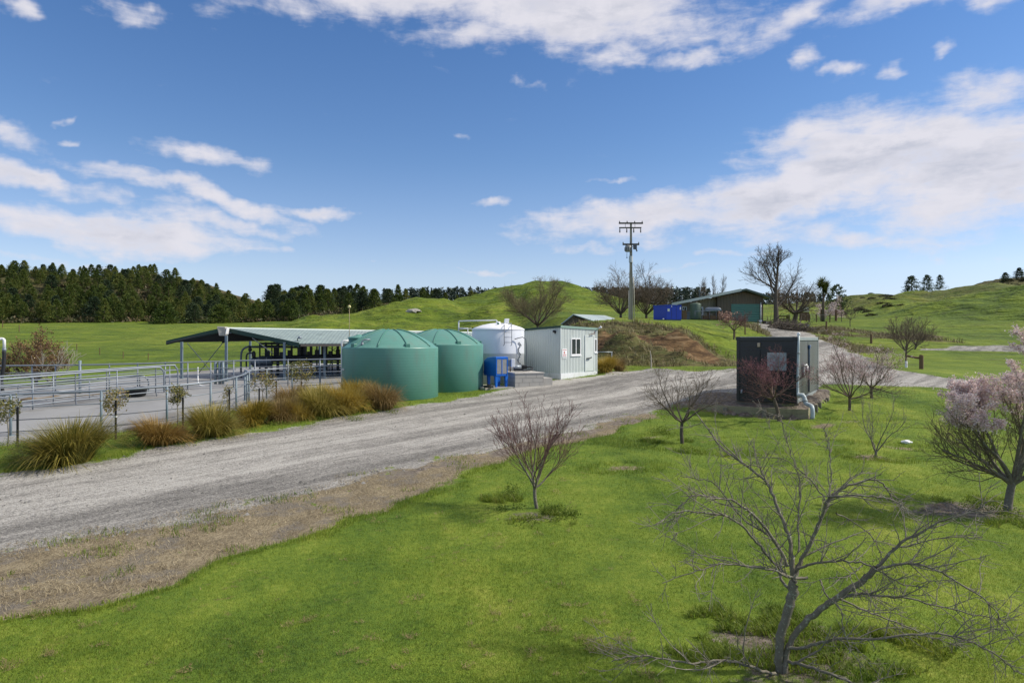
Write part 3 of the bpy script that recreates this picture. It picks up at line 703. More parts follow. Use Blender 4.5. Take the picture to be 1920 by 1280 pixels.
# big floodlight on the gable and a small lamp on the eave
c = W(418, 621, 37.6); fl = thing('floodlight', 'large cream floodlight box mounted on the shed gable peak', 'floodlight', (c.x, c.y, c.z - .3))
build('body', MB().add([(c.x - .26, c.y - .2, c.z + .27), (c.x + .18, c.y - .16, c.z + .25), (c.x + .26, c.y - .12, c.z + .0), (c.x + .2, c.y - .12, c.z - .25), (c.x - .14, c.y - .2, c.z - .25),
    (c.x - .22, c.y + .12, c.z + .27), (c.x + .22, c.y + .14, c.z + .25), (c.x + .3, c.y + .16, c.z + .0), (c.x + .24, c.y + .14, c.z - .25), (c.x - .1, c.y + .12, c.z - .25)],
    [(0, 1, 2, 3, 4)[::-1], (5, 6, 7, 8, 9)] + [((i, (i + 1) % 5, 5 + (i + 1) % 5, 5 + i)) for i in range(5)]), M('cream_lamp_housing', (.42, .40, .34), .5, var=.15, dirt=(.2, .17, .12)), fl, bevel=.03)
build('lens', MB().obox((c.x + .2, c.y - .19, c.z - .17), (.05, .03, .36), (.06, .22, 0), (.03, 0, .02)), m_white, fl)
build('bracket', MB().tube([(c.x + .1, c.y, c.z - .1), (c.x + .4, c.y + .15, c.z - .08)], .03, 6), m_galv, fl, smooth=True)
c = W(562, 633, 36.4); fl = thing('floodlight', 'small round silver lamp on the corner of the shed eave', 'floodlight', (c.x, c.y, c.z - .1))
build('body', MB().lathe((c.x, c.y, c.z), [(0, .09), (.06, .08), (.1, .02), (.1, -.06), (0, -.06)], 16), m_galv, fl, smooth=True)
build('bracket', MB().tube([(c.x - .06, c.y, c.z), (c.x - .13, c.y, c.z - .05), (c.x - .12, c.y + .1, c.z - .22)], .02, 6), m_black, fl, smooth=True)

# milking plant under the roof
Q0 = W(472, 676, 38.2); Q1 = Vector((-4.4, 41.3, 1.0)); dq = (Q1 - Q0).normalized(); 
st = thing('milking_stalls', 'row of dark steel milking stalls with hanging gear under the shed roof', 'milking stalls', (Q0.x, Q0.y, .12))
def along(f, z): p = Q0.lerp(Q1, f); return Vector((p.x, p.y, z))
for z, r in ((1.93, .06), (1.80, .03), (1.14, .11), (.96, .09), (.80, .04), (.62, .035), (.50, .03), (.36, .03)):
    build('rail', MB().tube([along(0.04, z), along(1, z)], r, 8), m_dark, st, smooth=True)
ups = [.04, .07, .10, .13, .16, .20, .25, .30, .33, .38, .41, .44, .47, .50, .53, .57, .60, .63, .66, .71, .74, .77, .80, .83, .87, .9, .93, .96]
for i, f in enumerate(ups):
    p = along(f, 0); r = (.035, .05, .03, .065)[i % 4]
    build('upright', MB().obox((p.x - r, p.y - r, .1), (2 * r, 0, 0), (0, 2 * r, 0), (0, 0, 1.9)), m_dark, st)
for i, f in enumerate([.08, .12, .15, .19, .24, .29, .33, .37, .40, .44, .49, .56, .60, .63, .69, .74, .80, .87, .92]):
    p = along(f, (1.36, 1.5, 1.3)[i % 3]); build('claw_unit', MB().box(p, (.2, .16, (.34, .5, .28)[i % 3])).tube([p, p + Vector((.05, -.1, -.5))], .02, 6), m_black if i % 2 else m_dark, st)
for f0, f1 in ((.36, .47), (.47, .36), (.62, .74), (.74, .62)):
    build('brace', MB().tube([along(f0, 1.9), along(f1, 1.1)], .016, 5), m_galv_dark, st)
for i in range(9):
    f = .1 + i * .1; p = along(f, 0)
    build('rump_rail', MB().tube(smoothpts([(p.x, p.y - .1, .15), (p.x, p.y - .25, .6), (p.x + .25, p.y - .3, .85), (p.x + .6, p.y - .2, .8)], 3), .025, 6), m_galv, st, smooth=True)
build('white_pipe', MB().tube([along(.3, 1.18) + Vector((0, .5, .02)), along(1, 1.18) + Vector((0, .5, 0.02))], .035, 6), m_white, st, smooth=True)
for nm, f, w in (('control_panel', .25, .42), ('control_panel', .36, .3)):
    p = along(f, 1.5) + Vector((0, .3, 0)); build(nm, MB().box(p, (w, .14, .62)), m_galv_dark, st, bevel=.015)
v = W(474, 678, 37.7); rv = thing('receiver_vessel', 'dark cylindrical milk receiver vessel with bent pipes at the shed end', 'vessel', (v.x, v.y, .12))
L = .95; ax = Vector((.95, .3, 0)).normalized(); rr = .27
prof = [(-.14, .02), (-.11, .14), (-.04, .23), (.04, .27), (L, .27), (L + .08, .2), (L + .12, .02)]
build('body', MB().tube([v + ax * q[0] for q in prof], [q[1] for q in prof], 20), M('vessel_steel', (.12, .15, .18), .3, .6, var=.2), rv, smooth=True)
build('band', MB().tube([v + ax * .3, v + ax * .36], .285, 20).tube([v + ax * .7, v + ax * .76], .285, 20), m_galv, rv, smooth=True)
for dx in (.1, .75): build('leg', MB().tube([v + ax * dx + Vector((0, 0, -.2)), (v.x + ax.x * dx, v.y + ax.y * dx, .1)], .035, 6), m_dark, rv, smooth=True)
build('pipe', MB().tube(smoothpts([W(452, 712, 37.4), W(452, 668, 37.4), W(456, 655, 37.5), W(466, 650, 37.6), W(480, 650, 37.9), W(560, 649, 39)], 4), .055, 8), m_galv_dark, rv, smooth=True)
build('pipe', MB().tube(smoothpts([W(462, 690, 37.4), W(462, 670, 37.4), W(465, 663, 37.4), W(475, 662, 37.5)], 4), .045, 8), m_dark, rv, smooth=True)
build('valve', lump(W(469, 656, 37.5), .1, .1, .12, 3).add(*((lambda q: (q.v, q.f))(lump(W(476, 665, 37.5), .11, .1, .2, 4)))), m_black, rv, smooth=True)
q = W(405, 715, 34.5); gt = thing('yard_gate', 'short pair of thick grey bail posts standing at the shed entrance', 'gate', (q.x, q.y, .12))
for px in (404, 412, 418): 
    q = W(px, 700, 34.3); build('post', MB().tube([(q.x, q.y, .1), (q.x, q.y, 1.25)], .07, 10), m_post_green, gt, smooth=True)
for z in (.5, .85, 1.15): build('rail', MB().tube([W(404, 700, 34.3) * 1 + Vector((0, 0, 0)), W(418, 700, 34.3)], .03, 6) if False else MB().tube([(W(404, 700, 34.3).x, 34.3, z), (W(418, 700, 34.3).x + .6, 34.4, z)], .03, 6), m_galv_dark, gt, smooth=True)
o = build('bent_pipe', MB().tube(smoothpts([W(371, 688, 33.6), W(371, 705, 33.6), W(372, 718, 33.5), W(378, 723, 33.5), (W(398, 724, 33.5))], 4), .032, 8), m_white, loc=W(380, 724, 33.5), smooth=True)
tag(o, 'thin white hooked water pipe on the yard before the shed', 'pipe')

# ------------------------------------------------------------------ green water tanks
m_tank = M('green_polyethylene', (.098, .262, .210), .42, var=.10, scale=1.3, bump=.06, bscale=14, dirt=(.13, .20, .165), dirtamt=.7, stripes=((0, 0, 1), .12, .0012))
m_tank_rib = M('green_polyethylene_ridge', (.060, .190, .150), .45, var=.1)
m_streak = M('water_stain', (.045, .10, .075), .5, var=.2)
def green_tank(c, r, hw, hd, label, manhole):
    t = thing('water_tank', label, 'water tank', c, 'green plastic water tanks beside the driveway')
    prof = [(0, .0), (r * .985, 0), (r, .03), (r, hw - .06), (r * .998, hw - .02), (r * .985, hw), (r * .965, hw + .012)]
    n = 12
    for i in range(1, n + 1):
        a = i / n; prof.append((r * .965 * (1 - a), hw + .012 + hd * (1 - (1 - a) ** 2.0) ** .95))
    build('body', MB().lathe(c, prof, 96), m_tank, t, smooth=True)
    for k in range(10):
        a = 2 * math.pi * (k + .35) / 10; u = Vector((math.cos(a), math.sin(a), 0)); pts = []
        for i in range(9):
            f = .16 + .8 * i / 8; s = 1 - f / .965 if f < .965 else 0
            zz = hw + .012 + hd * (1 - (f / .965) ** 2) ** .95 if f < .965 else hw
            pts.append(Vector(c) + u * (r * f) + Vector((0, 0, zz + .01)))
        build('dome_rib', MB().tube(pts, .032, 6), m_tank_rib, t, smooth=True)
        if k % 2 == 0:
            p = Vector(c) + u * (r * .93) + Vector((0, 0, hw + .08)); w = Vector((-u.y, u.x, 0))
            build('lifting_lug', MB().obox(p - w * .11 - u * .1 + Vector((0, 0, -.07)), w * .22, u * .18, (0, 0, .15)), m_tank_rib, t, bevel=.02)
    if manhole is not None:
        u = Vector((math.cos(manhole), math.sin(manhole), 0)); p = Vector(c) + u * (r * .66) + Vector((0, 0, hw + .02))
        mh = build('manhole', MB().lathe(p, [(.44, -.1), (.44, .34), (.42, .36), (.40, .36)], 32), m_tank_rib, t, smooth=True)
        build('lid', MB().lathe(p, [(.47, .35), (.47, .40), (.43, .42), (.12, .50), (.1, .53), (0, .53)], 32), m_tank, mh, smooth=True)
    return t
T1 = Vector((-5.44, 30.6, hz(-5.44, 30.6) - .02)); T2 = Vector((-3.58, 34.6, -.21))
tk = green_tank(T1, 2.12, 2.25, .78, 'big green water tank nearest the orange tussocks, with a manhole and white downpipes', R(197))
for px, top in ((643, 640.5), (679, 641.5)):
    Y = 30.5 if px == 643 else 28.9
    p = W(px - (2 if px == 643 else 0), top, Y); q = [(p.x + .32, p.y + .12, p.z + .03), (p.x + .08, p.y + .03, p.z + .03), (p.x, p.y, p.z - .05), (p.x, p.y, .0)]
    build('downpipe', MB().tube(q, .045 if px == 643 else .032, 8), m_white if px == 643 else m_galv, tk, smooth=True)
build('fitting', MB().tube([W(679, 646, 28.9) + Vector((0, .02, 0)), W(679, 652, 28.9) + Vector((0, .02, 0))], .06, 8), m_galv, tk, smooth=True)
p = W(647, 693, 29.9); build('label_plate', MB().box(p + Vector((0.04, -.42, 0)), (.14, .02, .09), R(35)), m_white, tk)
green_tank(T2, 2.12, 2.32, .74, 'second green water tank, between the first tank and the white tank', None)
p = W(655, 575, 31.5); fr = thing('level_marker', 'thin rod with a round yellow float rising behind the first green tank', 'tank marker', (p.x, p.y, 2.2))
build('rod', MB().tube([(p.x, p.y, 1.8), (p.x, p.y, p.z)], .014, 6), M('rod_brown', (.30, .24, .14), .6), fr, smooth=True)
build('float', lump((p.x, p.y, p.z), .075, .075, .075, 1, 16, 0), M('float_yellow', (.62, .56, .25), .5), fr, smooth=True)

# ------------------------------------------------------------------ white vat with ladder
m_vat = M('white_vat', (.66, .69, .73), .38, var=.06, scale=.8, bump=.02, dirt=(.42, .45, .50), dirtamt=.55)
m_vat_low = M('white_vat_band', (.56, .59, .61), .4, var=.06, bump=.02, dirt=(.42, .43, .44), dirtamt=.4)
c = Vector((-.76, 37.5, .5)); r = 1.43
vat = thing('milk_vat', 'white cylindrical milk vat with a shallow domed top and ladder', 'vat', c)
build('body', MB().lathe(c, [(0, .0), (r, 0), (r, .92), (r + .012, .93), (r + .012, .96)], 72), m_vat_low, vat, smooth=True)
build('shell', MB().lathe(c, [(r + .002, .96), (r + .002, 2.2), (r - .03, 2.25)], 72), m_vat, vat, smooth=True)
build('dome', MB().lathe(c, [(r + .03, 2.22), (r + .03, 2.26), (r * .9, 2.36), (r * .6, 2.5), (r * .3, 2.585), (.12, 2.61), (.12, 2.68), (0, 2.68)], 72), M('white_vat_lid', (.80, .81, .82), .4, var=.04), vat, smooth=True)
lx0, lx1 = W(945.5, 610, 36.0), W(959.5, 610, 36.0)
ld = build('ladder', MB().tube([(lx0.x, 36.9, 3.0), (lx0.x, 36.2, 2.95), (lx0.x, 36.0, 2.85), (lx0.x, 36.0, 1.93), (lx0.x - .05, 35.95, 1.88)], .02, 6).tube([(lx1.x, 36.9, 3.0), (lx1.x, 36.25, 2.95), (lx1.x, 36.05, 2.85), (lx1.x, 36.02, 1.93), (lx1.x - .05, 35.97, 1.88)], .02, 6), m_galv_dark, vat, smooth=True)
for z in (2.05, 2.32, 2.58): build('rung', MB().tube([(lx0.x, 36.0, z), (lx1.x, 36.03, z)], .014, 6), m_galv, ld, smooth=True)
for i, px in enumerate((942, 945, 955, 958)): build('hoop', MB().tube(arc(W(px, 611, 36.9 + .1 * i), .14, 0, math.pi, (.3, .9, 0), (0, 0, 1), 6), .016, 5), m_galv, vat, smooth=True)
build('breather', MB().lathe(W(934, 614, 36.7), [(.0, -.1), (.07, -.1), (.05, .16), (.09, .2), (0, .24)], 12), m_tank_rib, vat, smooth=True)
build('filler_pipe', MB().tube([W(860, 637, 38.6), W(860, 601.5, 38.6), W(861, 600, 38.6), W(930, 600, 37.6), W(931.5, 601, 37.6), W(931.5, 612, 37.6)], .035, 8), m_white, vat, smooth=True)
build('filler_pipe', MB().tube([W(860, 613, 38.6), W(877, 613.5, 38.5), W(877, 640, 38.4)], .03, 8).tube([W(861, 615.5, 38.6), W(884, 614.5, 38.3)], .022, 6), m_white, vat, smooth=True)
c2 = W(950, 602, 37.6); fl = thing('floodlight', 'white square floodlight on top of the white milk vat', 'floodlight', (c2.x, c2.y, c2.z - .2))
build('body', MB().obox((c2.x - .12, c2.y - .08, c2.z - .12), (.24, .06, 0), (-.04, .15, 0), (.03, 0, .26)), m_white, fl, bevel=.02)
build('bracket', MB().tube([(c2.x, c2.y, c2.z - .1), (c2.x - .02, c2.y, c2.z - .3)], .05, 8), m_galv_dark, fl, smooth=True)
build('pipework', MB(), m_galv, vat) if False else None
mb = MB(); 
for i in range(9):
    z = .7 + i * .17; a = R(-38 + 6 * math.sin(i * 2)); p = c + Vector((math.cos(a) * (r + .05), math.sin(a) * (r + .05), z - .5))
    if i < 8: 
        a2 = R(-38 + 6 * math.sin(i * 2 + 2)); p2 = c + Vector((math.cos(a2) * (r + .05), math.sin(a2) * (r + .05), z - .33)); mb.tube([p, p2], .03, 5)
build('hose_bundle', mb, m_galv, vat, smooth=True)
build('valve_pipe', MB().tube(smoothpts([c + Vector((.9, -1.2, 1.72)), c + Vector((1.5, -1.0, 1.72)), c + Vector((1.5, -1.0, .2))], 3), .022, 6), m_galv_dark, vat, smooth=True)

# ------------------------------------------------------------------ blue condenser cabinet
m_blue = M('bright_blue_paint', (.012, .135, .56), .35, var=.12, scale=3)
K = Vector((-.80, 33.75, .0)); da = Vector((-.50, .866, 0)); db = Vector((.866, .5, 0))
bc = thing('chiller_cabinet', 'bright blue chiller cabinet on legs beside the second green tank', 'chiller', K)
K0 = K - da * 0; h0, h1 = .56, 1.53; la, lb = 1.3, .68
mb = MB().add([K + Vector((0, 0, h0)), K + da * la + Vector((0, 0, h0)), K + da * la + Vector((0, 0, h1 - .22)), K + da * la * .72 + Vector((0, 0, h1 - .06)), K + da * .25 + Vector((0, 0, h1)), K + Vector((0, 0, h1)),
    K + db * lb + Vector((0, 0, h0)), K + da * la + db * lb + Vector((0, 0, h0)), K + da * la + db * lb + Vector((0, 0, h1 - .22)), K + da * la * .72 + db * lb + Vector((0, 0, h1 - .06)), K + da * .25 + db * lb + Vector((0, 0, h1)), K + db * lb + Vector((0, 0, h1))],
    [(5, 4, 3, 2, 1, 0), (6, 7, 8, 9, 10, 11)] + [(i, (i + 1) % 6, 6 + (i + 1) % 6, 6 + i) for i in range(6)])
build('body', mb, m_blue, bc, bevel=.03)
for fa in (0.02, .62):
    for fb in (0.02, .86):
        o_ = K + da * la * fa + db * lb * fb
        build('leg', MB().add([o_, o_ + db * .09, o_ + db * .09 + da * .1, o_ + da * .1, o_ + Vector((0, 0, h0 + .02)) - db * .02, o_ + db * .13 + Vector((0, 0, h0 + .02)), o_ + db * .13 + da * .16 + Vector((0, 0, h0 + .02)), o_ + da * .16 - db * .02 + Vector((0, 0, h0 + .02))],
            [(3, 2, 1, 0), (4, 5, 6, 7), (0, 1, 5, 4), (1, 2, 6, 5), (2, 3, 7, 6), (3, 0, 4, 7)]), m_blue, bc)
m_grille = M('chiller_grille', (.30, .31, .31), .5, .4, var=.12, stripes=((0, 0, 1), .04, .01))
for f0, f1 in ((.10, .47), (.53, .90)):
    build('grille', MB().obox(K + db * lb * f0 - da * .012 + Vector((0, 0, h0 + .12)), db * lb * (f1 - f0), da * .02, (0, 0, .76)), m_grille, bc)
build('face_frame', MB().obox(K + db * lb * .02 - da * .022 + Vector((0, 0, h0 + .06)), db * lb * .06, da * .03, (0, 0, .86)).obox(K + db * lb * .47 - da * .022 + Vector((0, 0, h0 + .1)), db * lb * .06, da * .03, (0, 0, .82)).obox(K + db * lb * .92 - da * .022 + Vector((0, 0, h0 + .06)), db * lb * .06, da * .03, (0, 0, .86)).obox(K + db * lb * .0 - da * .026 + Vector((0, 0, h1 - .12)), db * lb, da * .03, (0, 0, .1)), m_blue, bc)
pad = build('concrete_pad', MB().obox(K + Vector((-.5, -.45, -.15)), db * 2.1, da * 2.2, (0, 0, .17)), m_conc, loc=K); tag(pad, 'thin concrete pad under the blue chiller cabinet', 'pad')
# plinth with pump gear
S = Vector((.16, 34.1, 0)); sa_, sb_ = Vector((.93, .36, 0)), Vector((-.36, .93, 0))
pl = thing('block_plinth', 'low grey concrete block plinth in front of the white vat', 'plinth', S)
build('wall', MB().obox(S + Vector((0, 0, -.1)), sa_ * 1.55, sb_ * 1.9, (0, 0, .74)), m_conc, pl)
mb = MB()
for z in (.2, .42): mb.obox(S + Vector((0, -.0, z)) - sb_ * .004 - sa_ * .004, sa_ * 1.555, sb_ * .003, (0, 0, .012)).obox(S + Vector((0, 0, z)) - sa_ * .004, sa_ * .003, sb_ * 1.9, (0, 0, .012))
for i in range(8):
    z = (.01, .212, .432)[i % 3]; mb.obox(S + sa_ * (.2 + .19 * i) - sb_ * .004 + Vector((0, 0, z)), sa_ * .012, sb_ * .003, (0, 0, .19))
build('mortar_joint', mb, M('mortar', (.2, .19, .17), .95), pl)
build('top_slab', MB().obox(S - sa_ * .03 - sb_ * .03 + Vector((0, 0, .642)), sa_ * 1.62, sb_ * 2.0, (0, 0, .06)), M('pale_concrete', (.46, .44, .40), .9, var=.2, dirt=(.2, .18, .14)), pl, bevel=.01)
build('ledge', MB().obox(S + sa_ * 1.56 + Vector((0, 0.2, -.1)), sa_ * .5, sb_ * 1.5, (0, 0, .5)), m_conc, pl)
o = build('concrete_pad', MB().obox((-2.6, 36.0, -.2), (3.5, 0, 0), (0, 3.2, 0), (0, 0, .7)), m_conc, loc=(-.8, 36, 0)); tag(o, 'raised concrete base under the white milk vat', 'pad')
p = W(961, 682, 34.9); jb = thing('control_box', 'small cream control box on a post above the block plinth', 'control box', (p.x, p.y, .7))
build('post', MB().tube([(p.x - .12, p.y + .1, .68), (p.x - .12, p.y + .1, 1.2)], .03, 8), M('rusty_post', (.22, .13, .07), .8), jb, smooth=True)
build('body', MB().box(p + Vector((.02, 0, .05)), (.2, .14, .42), R(15)), m_white, jb, bevel=.015)
build('panel', MB().box(p + Vector((-.16, .05, .04)), (.16, .12, .36), R(15)), m_galv, jb, bevel=.01)
p = W(976, 688, 35.1); pu = thing('water_pump', 'grey electric pump lying on the block plinth with black hoses', 'pump', (p.x, p.y, .7))
build('body', MB().tube([p + Vector((-.36, -.1, 0)), p + Vector((-.3, -.09, 0)), p + Vector((.02, 0, 0)), p + Vector((.03, 0, 0))], [.1, .12, .12, .08], 14), m_galv, pu, smooth=True)
mb = MB()
for i in range(6): mb.tube([p + Vector((.05 + i * .05, .02 + i * .012, 0)), p + Vector((.075 + i * .05, .026 + i * .012, 0))], .13 - .008 * i, 12)
build('cooling_fin', mb, m_dark, pu)
build('foot', MB().box((p.x - .1, p.y - .05, .76), (.5, .2, .12), R(15)), m_dark, pu)
build('hose', MB().tube(smoothpts([p + Vector((.35, .08, 0)), p + Vector((.5, -.1, .02)), p + Vector((.62, -.3, -.05)), p + Vector((.5, -.5, -.14)), p + Vector((.1, -.6, -.16))], 4), .03, 8), m_black, pu, smooth=True)
p = W(916, 728, 33.3); o = build('hose_coil', MB().tube([p + Vector((.22 * math.cos(a * .5), .2 * math.sin(a * .5), .05 + .004 * a)) for a in range(30)], .035, 6), m_dark, smooth=True, loc=p)
tag(o, 'dark coiled hose lying at the foot of the second green tank', 'hose')

# ------------------------------------------------------------------ portable cabin
m_cab = M('pale_green_steel_cladding', (.54, .59, .56), .5, var=.07, scale=2, bump=.03, dirt=(.28, .29, .24), dirtamt=.5)
m_skirt = M('white_skirting', (.68, .70, .70), .6, var=.08, dirt=(.38, .35, .28), dirtamt=.5)
N = Vector((2.67, 37.6, hz(2.67, 37.6))); d1 = Vector((.64, .768, 0)); d2 = Vector((-.768, .64, 0)); L1, L2 = 3.65, 2.6
N.z = 0
zt = {(0, 0): 2.93, (1, 0): 2.72, (0, 1): 2.72, (1, 1): 2.55}
cabn = thing('portable_cabin', 'pale green ribbed portable cabin with white skirting at the driveway', 'cabin', N)
def cpt(a, b, z): return N + d1 * a + d2 * b + Vector((0, 0, z))
mb = MB()
# ribbed cladding as real folded sheet on the two visible sides
def ribs(mb, o, d, L, nrm, ztop0, ztop1, z0, pitch=.15, depth=.022):
    pts = []; x = 0; k = 0
    while x < L - 1e-6:
        for f, q in ((0, 0), (.42, 0), (.52, 1), (.9, 1)):
            if x + f * pitch <= L: pts.append((x + f * pitch, q * depth))
        x += pitch
    pts.append((L, 0)); b0 = len(mb.v)
    for x, q in pts:
        p = o + d * x + nrm * q; zt_ = ztop0 + (ztop1 - ztop0) * x / L
        mb.v.append((p.x, p.y, o.z + z0)); mb.v.append((p.x, p.y, o.z + zt_))
    for i in range(len(pts) - 1):
        a = b0 + 2 * i; mb.f.append((a, a + 2, a + 3, a + 1))
ribs(mb, N, d1, L1, -d2, 2.86, 2.78, .30); ribs(mb, N, d2, L2, -d1, 2.86, 2.70, .30)
mb.f = [f for f in mb.f]
ci = len(mb.v)
mb.add([cpt(.01, .01, .1), cpt(L1, .01, .1), cpt(L1, L2, .1), cpt(.01, L2, .1), cpt(.01, .01, 2.85), cpt(L1, .01, 2.76), cpt(L1, L2, 2.60), cpt(.01, L2, 2.69)], [(0, 1, 5, 4), (1, 2, 6, 5), (2, 3, 7, 6), (3, 0, 4, 7)])
build('wall', mb, m_cab, cabn)
e = .07
mb = MB().add([cpt(-e, -e, 2.85), cpt(L1 + e, -e, 2.76), cpt(L1 + e, L2 + e, 2.60), cpt(-e, L2 + e, 2.69), cpt(-e, -e, 2.97), cpt(L1 + e, -e, 2.88), cpt(L1 + e, L2 + e, 2.72), cpt(-e, L2 + e, 2.81)], [(3, 2, 1, 0), (4, 5, 6, 7), (0, 1, 5, 4), (1, 2, 6, 5), (2, 3, 7, 6), (3, 0, 4, 7)])
build('roof', mb, M('green_flashing', (.21, .32, .265), .5, var=.12), cabn)
build('roof_trim', MB().obox(cpt(-e - .012, -e, 2.85), (cpt(-e, L2 + e, 2.69) - cpt(-e, -e, 2.85)), d1 * .01, (0, 0, .121)), m_fascia, cabn)
build('skirting', MB().obox(cpt(-.03, -.045, -.3), d1 * (L1 + .04), d2 * .05, (0, 0, .62)).obox(cpt(-.032, .006, -.3), d2 * L2, d1 * .05, (0, 0, .62)), m_skirt, cabn)
mb = MB()
for a, b in ((0, 0), (L1, 0), (0, L2)):
    p = cpt(a, b, .3) - d1 * .035 - d2 * .035; mb.obox(p, d1 * .07, d2 * .07, (0, 0, (2.55 if a == 0 and b == 0 else 2.44 if b == 0 else 2.38)))
build('corner_trim', mb, M('corner_flashing', (.55, .60, .58), .5, var=.05), cabn)
def on_front(a, z, out=.03): return cpt(a, -out, z)
def window(a0, a1, z0, z1, two=True, par=cabn):
    o_ = on_front(a0, z0, .05); w_, h_ = a1 - a0, z1 - z0; t = .055
    mb = MB().obox(o_, d1 * w_, d2 * .07, (0, 0, t)).obox(o_ + Vector((0, 0, h_ - t)), d1 * w_, d2 * .07, (0, 0, t)).obox(o_ + Vector((0, 0, t)), d1 * t, d2 * .07, (0, 0, h_ - 2 * t)).obox(o_ + d1 * (w_ - t) + Vector((0, 0, t)), d1 * t, d2 * .07, (0, 0, h_ - 2 * t))
    if two: mb.obox(o_ + d1 * (w_ / 2 - t / 2) + Vector((0, 0, t)), d1 * t, d2 * .07, (0, 0, h_ - 2 * t))
    f = build('window', mb, m_wframe, par)
    build('pane', MB().obox(o_ + d1 * t + d2 * .012 + Vector((0, 0, t)), d1 * (w_ - 2 * t), d2 * .012, (0, 0, h_ - 2 * t)), m_glass, f)
    build('sill', MB().obox(o_ - d1 * .04 - d2 * .03 + Vector((0, 0, -.06)), d1 * (w_ + .08), d2 * .09, (0, 0, .055)), m_wframe, f)
window(.98, 1.92, 1.32, 2.27)
dr = build('door', MB().obox(on_front(2.42, .36, .045), d1 * .86, d2 * .05, (0, 0, 2.02)), m_cab, cabn, bevel=.008)
build('door_frame', MB().obox(on_front(2.36, .34, .06), d1 * .055, d2 * .07, (0, 0, 2.1)).obox(on_front(3.285, .34, .06), d1 * .055, d2 * .07, (0, 0, 2.1)).obox(on_front(2.416, 2.385, .06), d1 * .868, d2 * .07, (0, 0, .055)), M('door_flashing', (.60, .64, .62), .5), dr)
build('handle', MB().tube([on_front(2.52, 1.1, .05), on_front(2.52, 1.1, .13), on_front(2.75, 1.12, .14), on_front(2.9, 1.16, .14)], .035, 8), m_black, dr, smooth=True)
window(3.05, 3.26, 1.45, 2.25, False, cabn) if False else None
window(3.36, 3.63, 1.45, 2.25, False)
build('closer', MB().tube([on_front(2.75, 2.48, .06), on_front(2.85, 2.5, .16), on_front(3.2, 2.55, .16), on_front(3.25, 2.66, .1)], .025, 6), M('closer_brown', (.16, .10, .09), .5), cabn, smooth=True)
sg = thing('notice_board', 'white safety notice with red print by the cabin corner', 'notice', on_front(.3, 1.3))
build('panel', MB().obox(on_front(.10, 1.22, .05), d1 * .46, d2 * .012, (0, 0, .46)).obox(on_front(.12, 1.13, .045), d1 * .42, d2 * .012, (0, 0, .035)), m_wframe, sg)
m_red = M('faded_red_print', (.52, .22, .20), .6, var=.1)
mb = MB().obox(on_front(.14, 1.6, .056), d1 * .38, d2 * .005, (0, 0, .035)).obox(on_front(.24, 1.4, .056), d1 * .12, d2 * .005, (0, 0, .14))
for z in (1.36, 1.33, 1.30, 1.27): mb.obox(on_front(.15, z, .056), d1 * .34, d2 * .005, (0, 0, .012))
build('print', mb, m_red, sg)
p = cpt(-.05, .33, 2.62); sl_ = thing('wall_lamp', 'small black lamp under the eave on the shaded cabin wall', 'lamp', p)
build('body', lump(p + Vector((-.05, -.06, .02)), .1, .1, .07, 2, 12, 0), m_black, sl_, smooth=True); build('bracket', MB().tube([p + d1 * .05, p + Vector((-.02, -.02, -.1))], .035, 6), m_black, sl_, smooth=True)
p = cpt(L1 + .02, -.06, 2.72); an = thing('wall_lamp', 'white spot lamp sticking out at the high right cabin corner', 'lamp', p)
build('body', MB().tube([p + Vector((.05, -.05, 0)), p + Vector((.12, -.08, .03)), p + Vector((.2, -.12, .1))], [.03, .05, .075], 10), m_white, an, smooth=True); build('bracket', MB().tube([p, p + Vector((.06, -.05, .0))], .02, 6), m_galv, an, smooth=True)
p = W(1122, 660, 45.5); o = build('guard_rail', MB().tube([p + Vector((-.3, 0, 0)), p + Vector((.95, .1, 0))], .035, 8).tube([p + Vector((.9, .1, 0)), p + Vector((.9, .1, -1))], .03, 6), m_galv, smooth=True, loc=p + Vector((0, 0, -1)))
tag(o, 'short grey pipe rail sticking out behind the cabin', 'rail')
# ------------------------------------------------------------------ dark shipping container on a timber retaining wall
a_ = R(31); ds = Vector((math.sin(a_), math.cos(a_), 0)); df = Vector((-math.cos(a_), math.sin(a_), 0))
K2 = Vector((10.43, 25.0, 0)); WF, LS, HC, ZB = 2.15, 6.0, 2.42, .46
def kp(f, s, z): return K2 + df * f + ds * s + Vector((0, 0, z))
m_ct = M('charcoal_container_paint', (.014, .018, .023), .25, var=.25, scale=2, dirt=(.06, .055, .045), dirtamt=.4)
m_ctside = M('lit_grey_container_side', (.125, .138, .135), .5, .1, var=.15, scale=1.2, dirt=(.09, .08, .06), dirtamt=.5, stripes=((math.sin(a_), math.cos(a_), 0), .27, .03))  # sunlit side: its brightness is put into a lighter copy of the dark paint
m_ctframe = M('grey_container_frame', (.27, .31, .31), .5, .1, var=.15, dirt=(.12, .11, .09), dirtamt=.4)
m_pvc = M('pale_blue_drain_pipe', (.40, .47, .48), .45, var=.1, dirt=(.25, .26, .22), dirtamt=.35)
ct = thing('shipping_container', 'charcoal shipping container office with drain pipes standing on timber sleepers', 'container', K2)
mb = MB().obox(kp(.02, .02, ZB + .05), df * (WF - .04), ds * (LS - .04), (0, 0, HC - .1))
build('body', mb, m_ctside, ct)
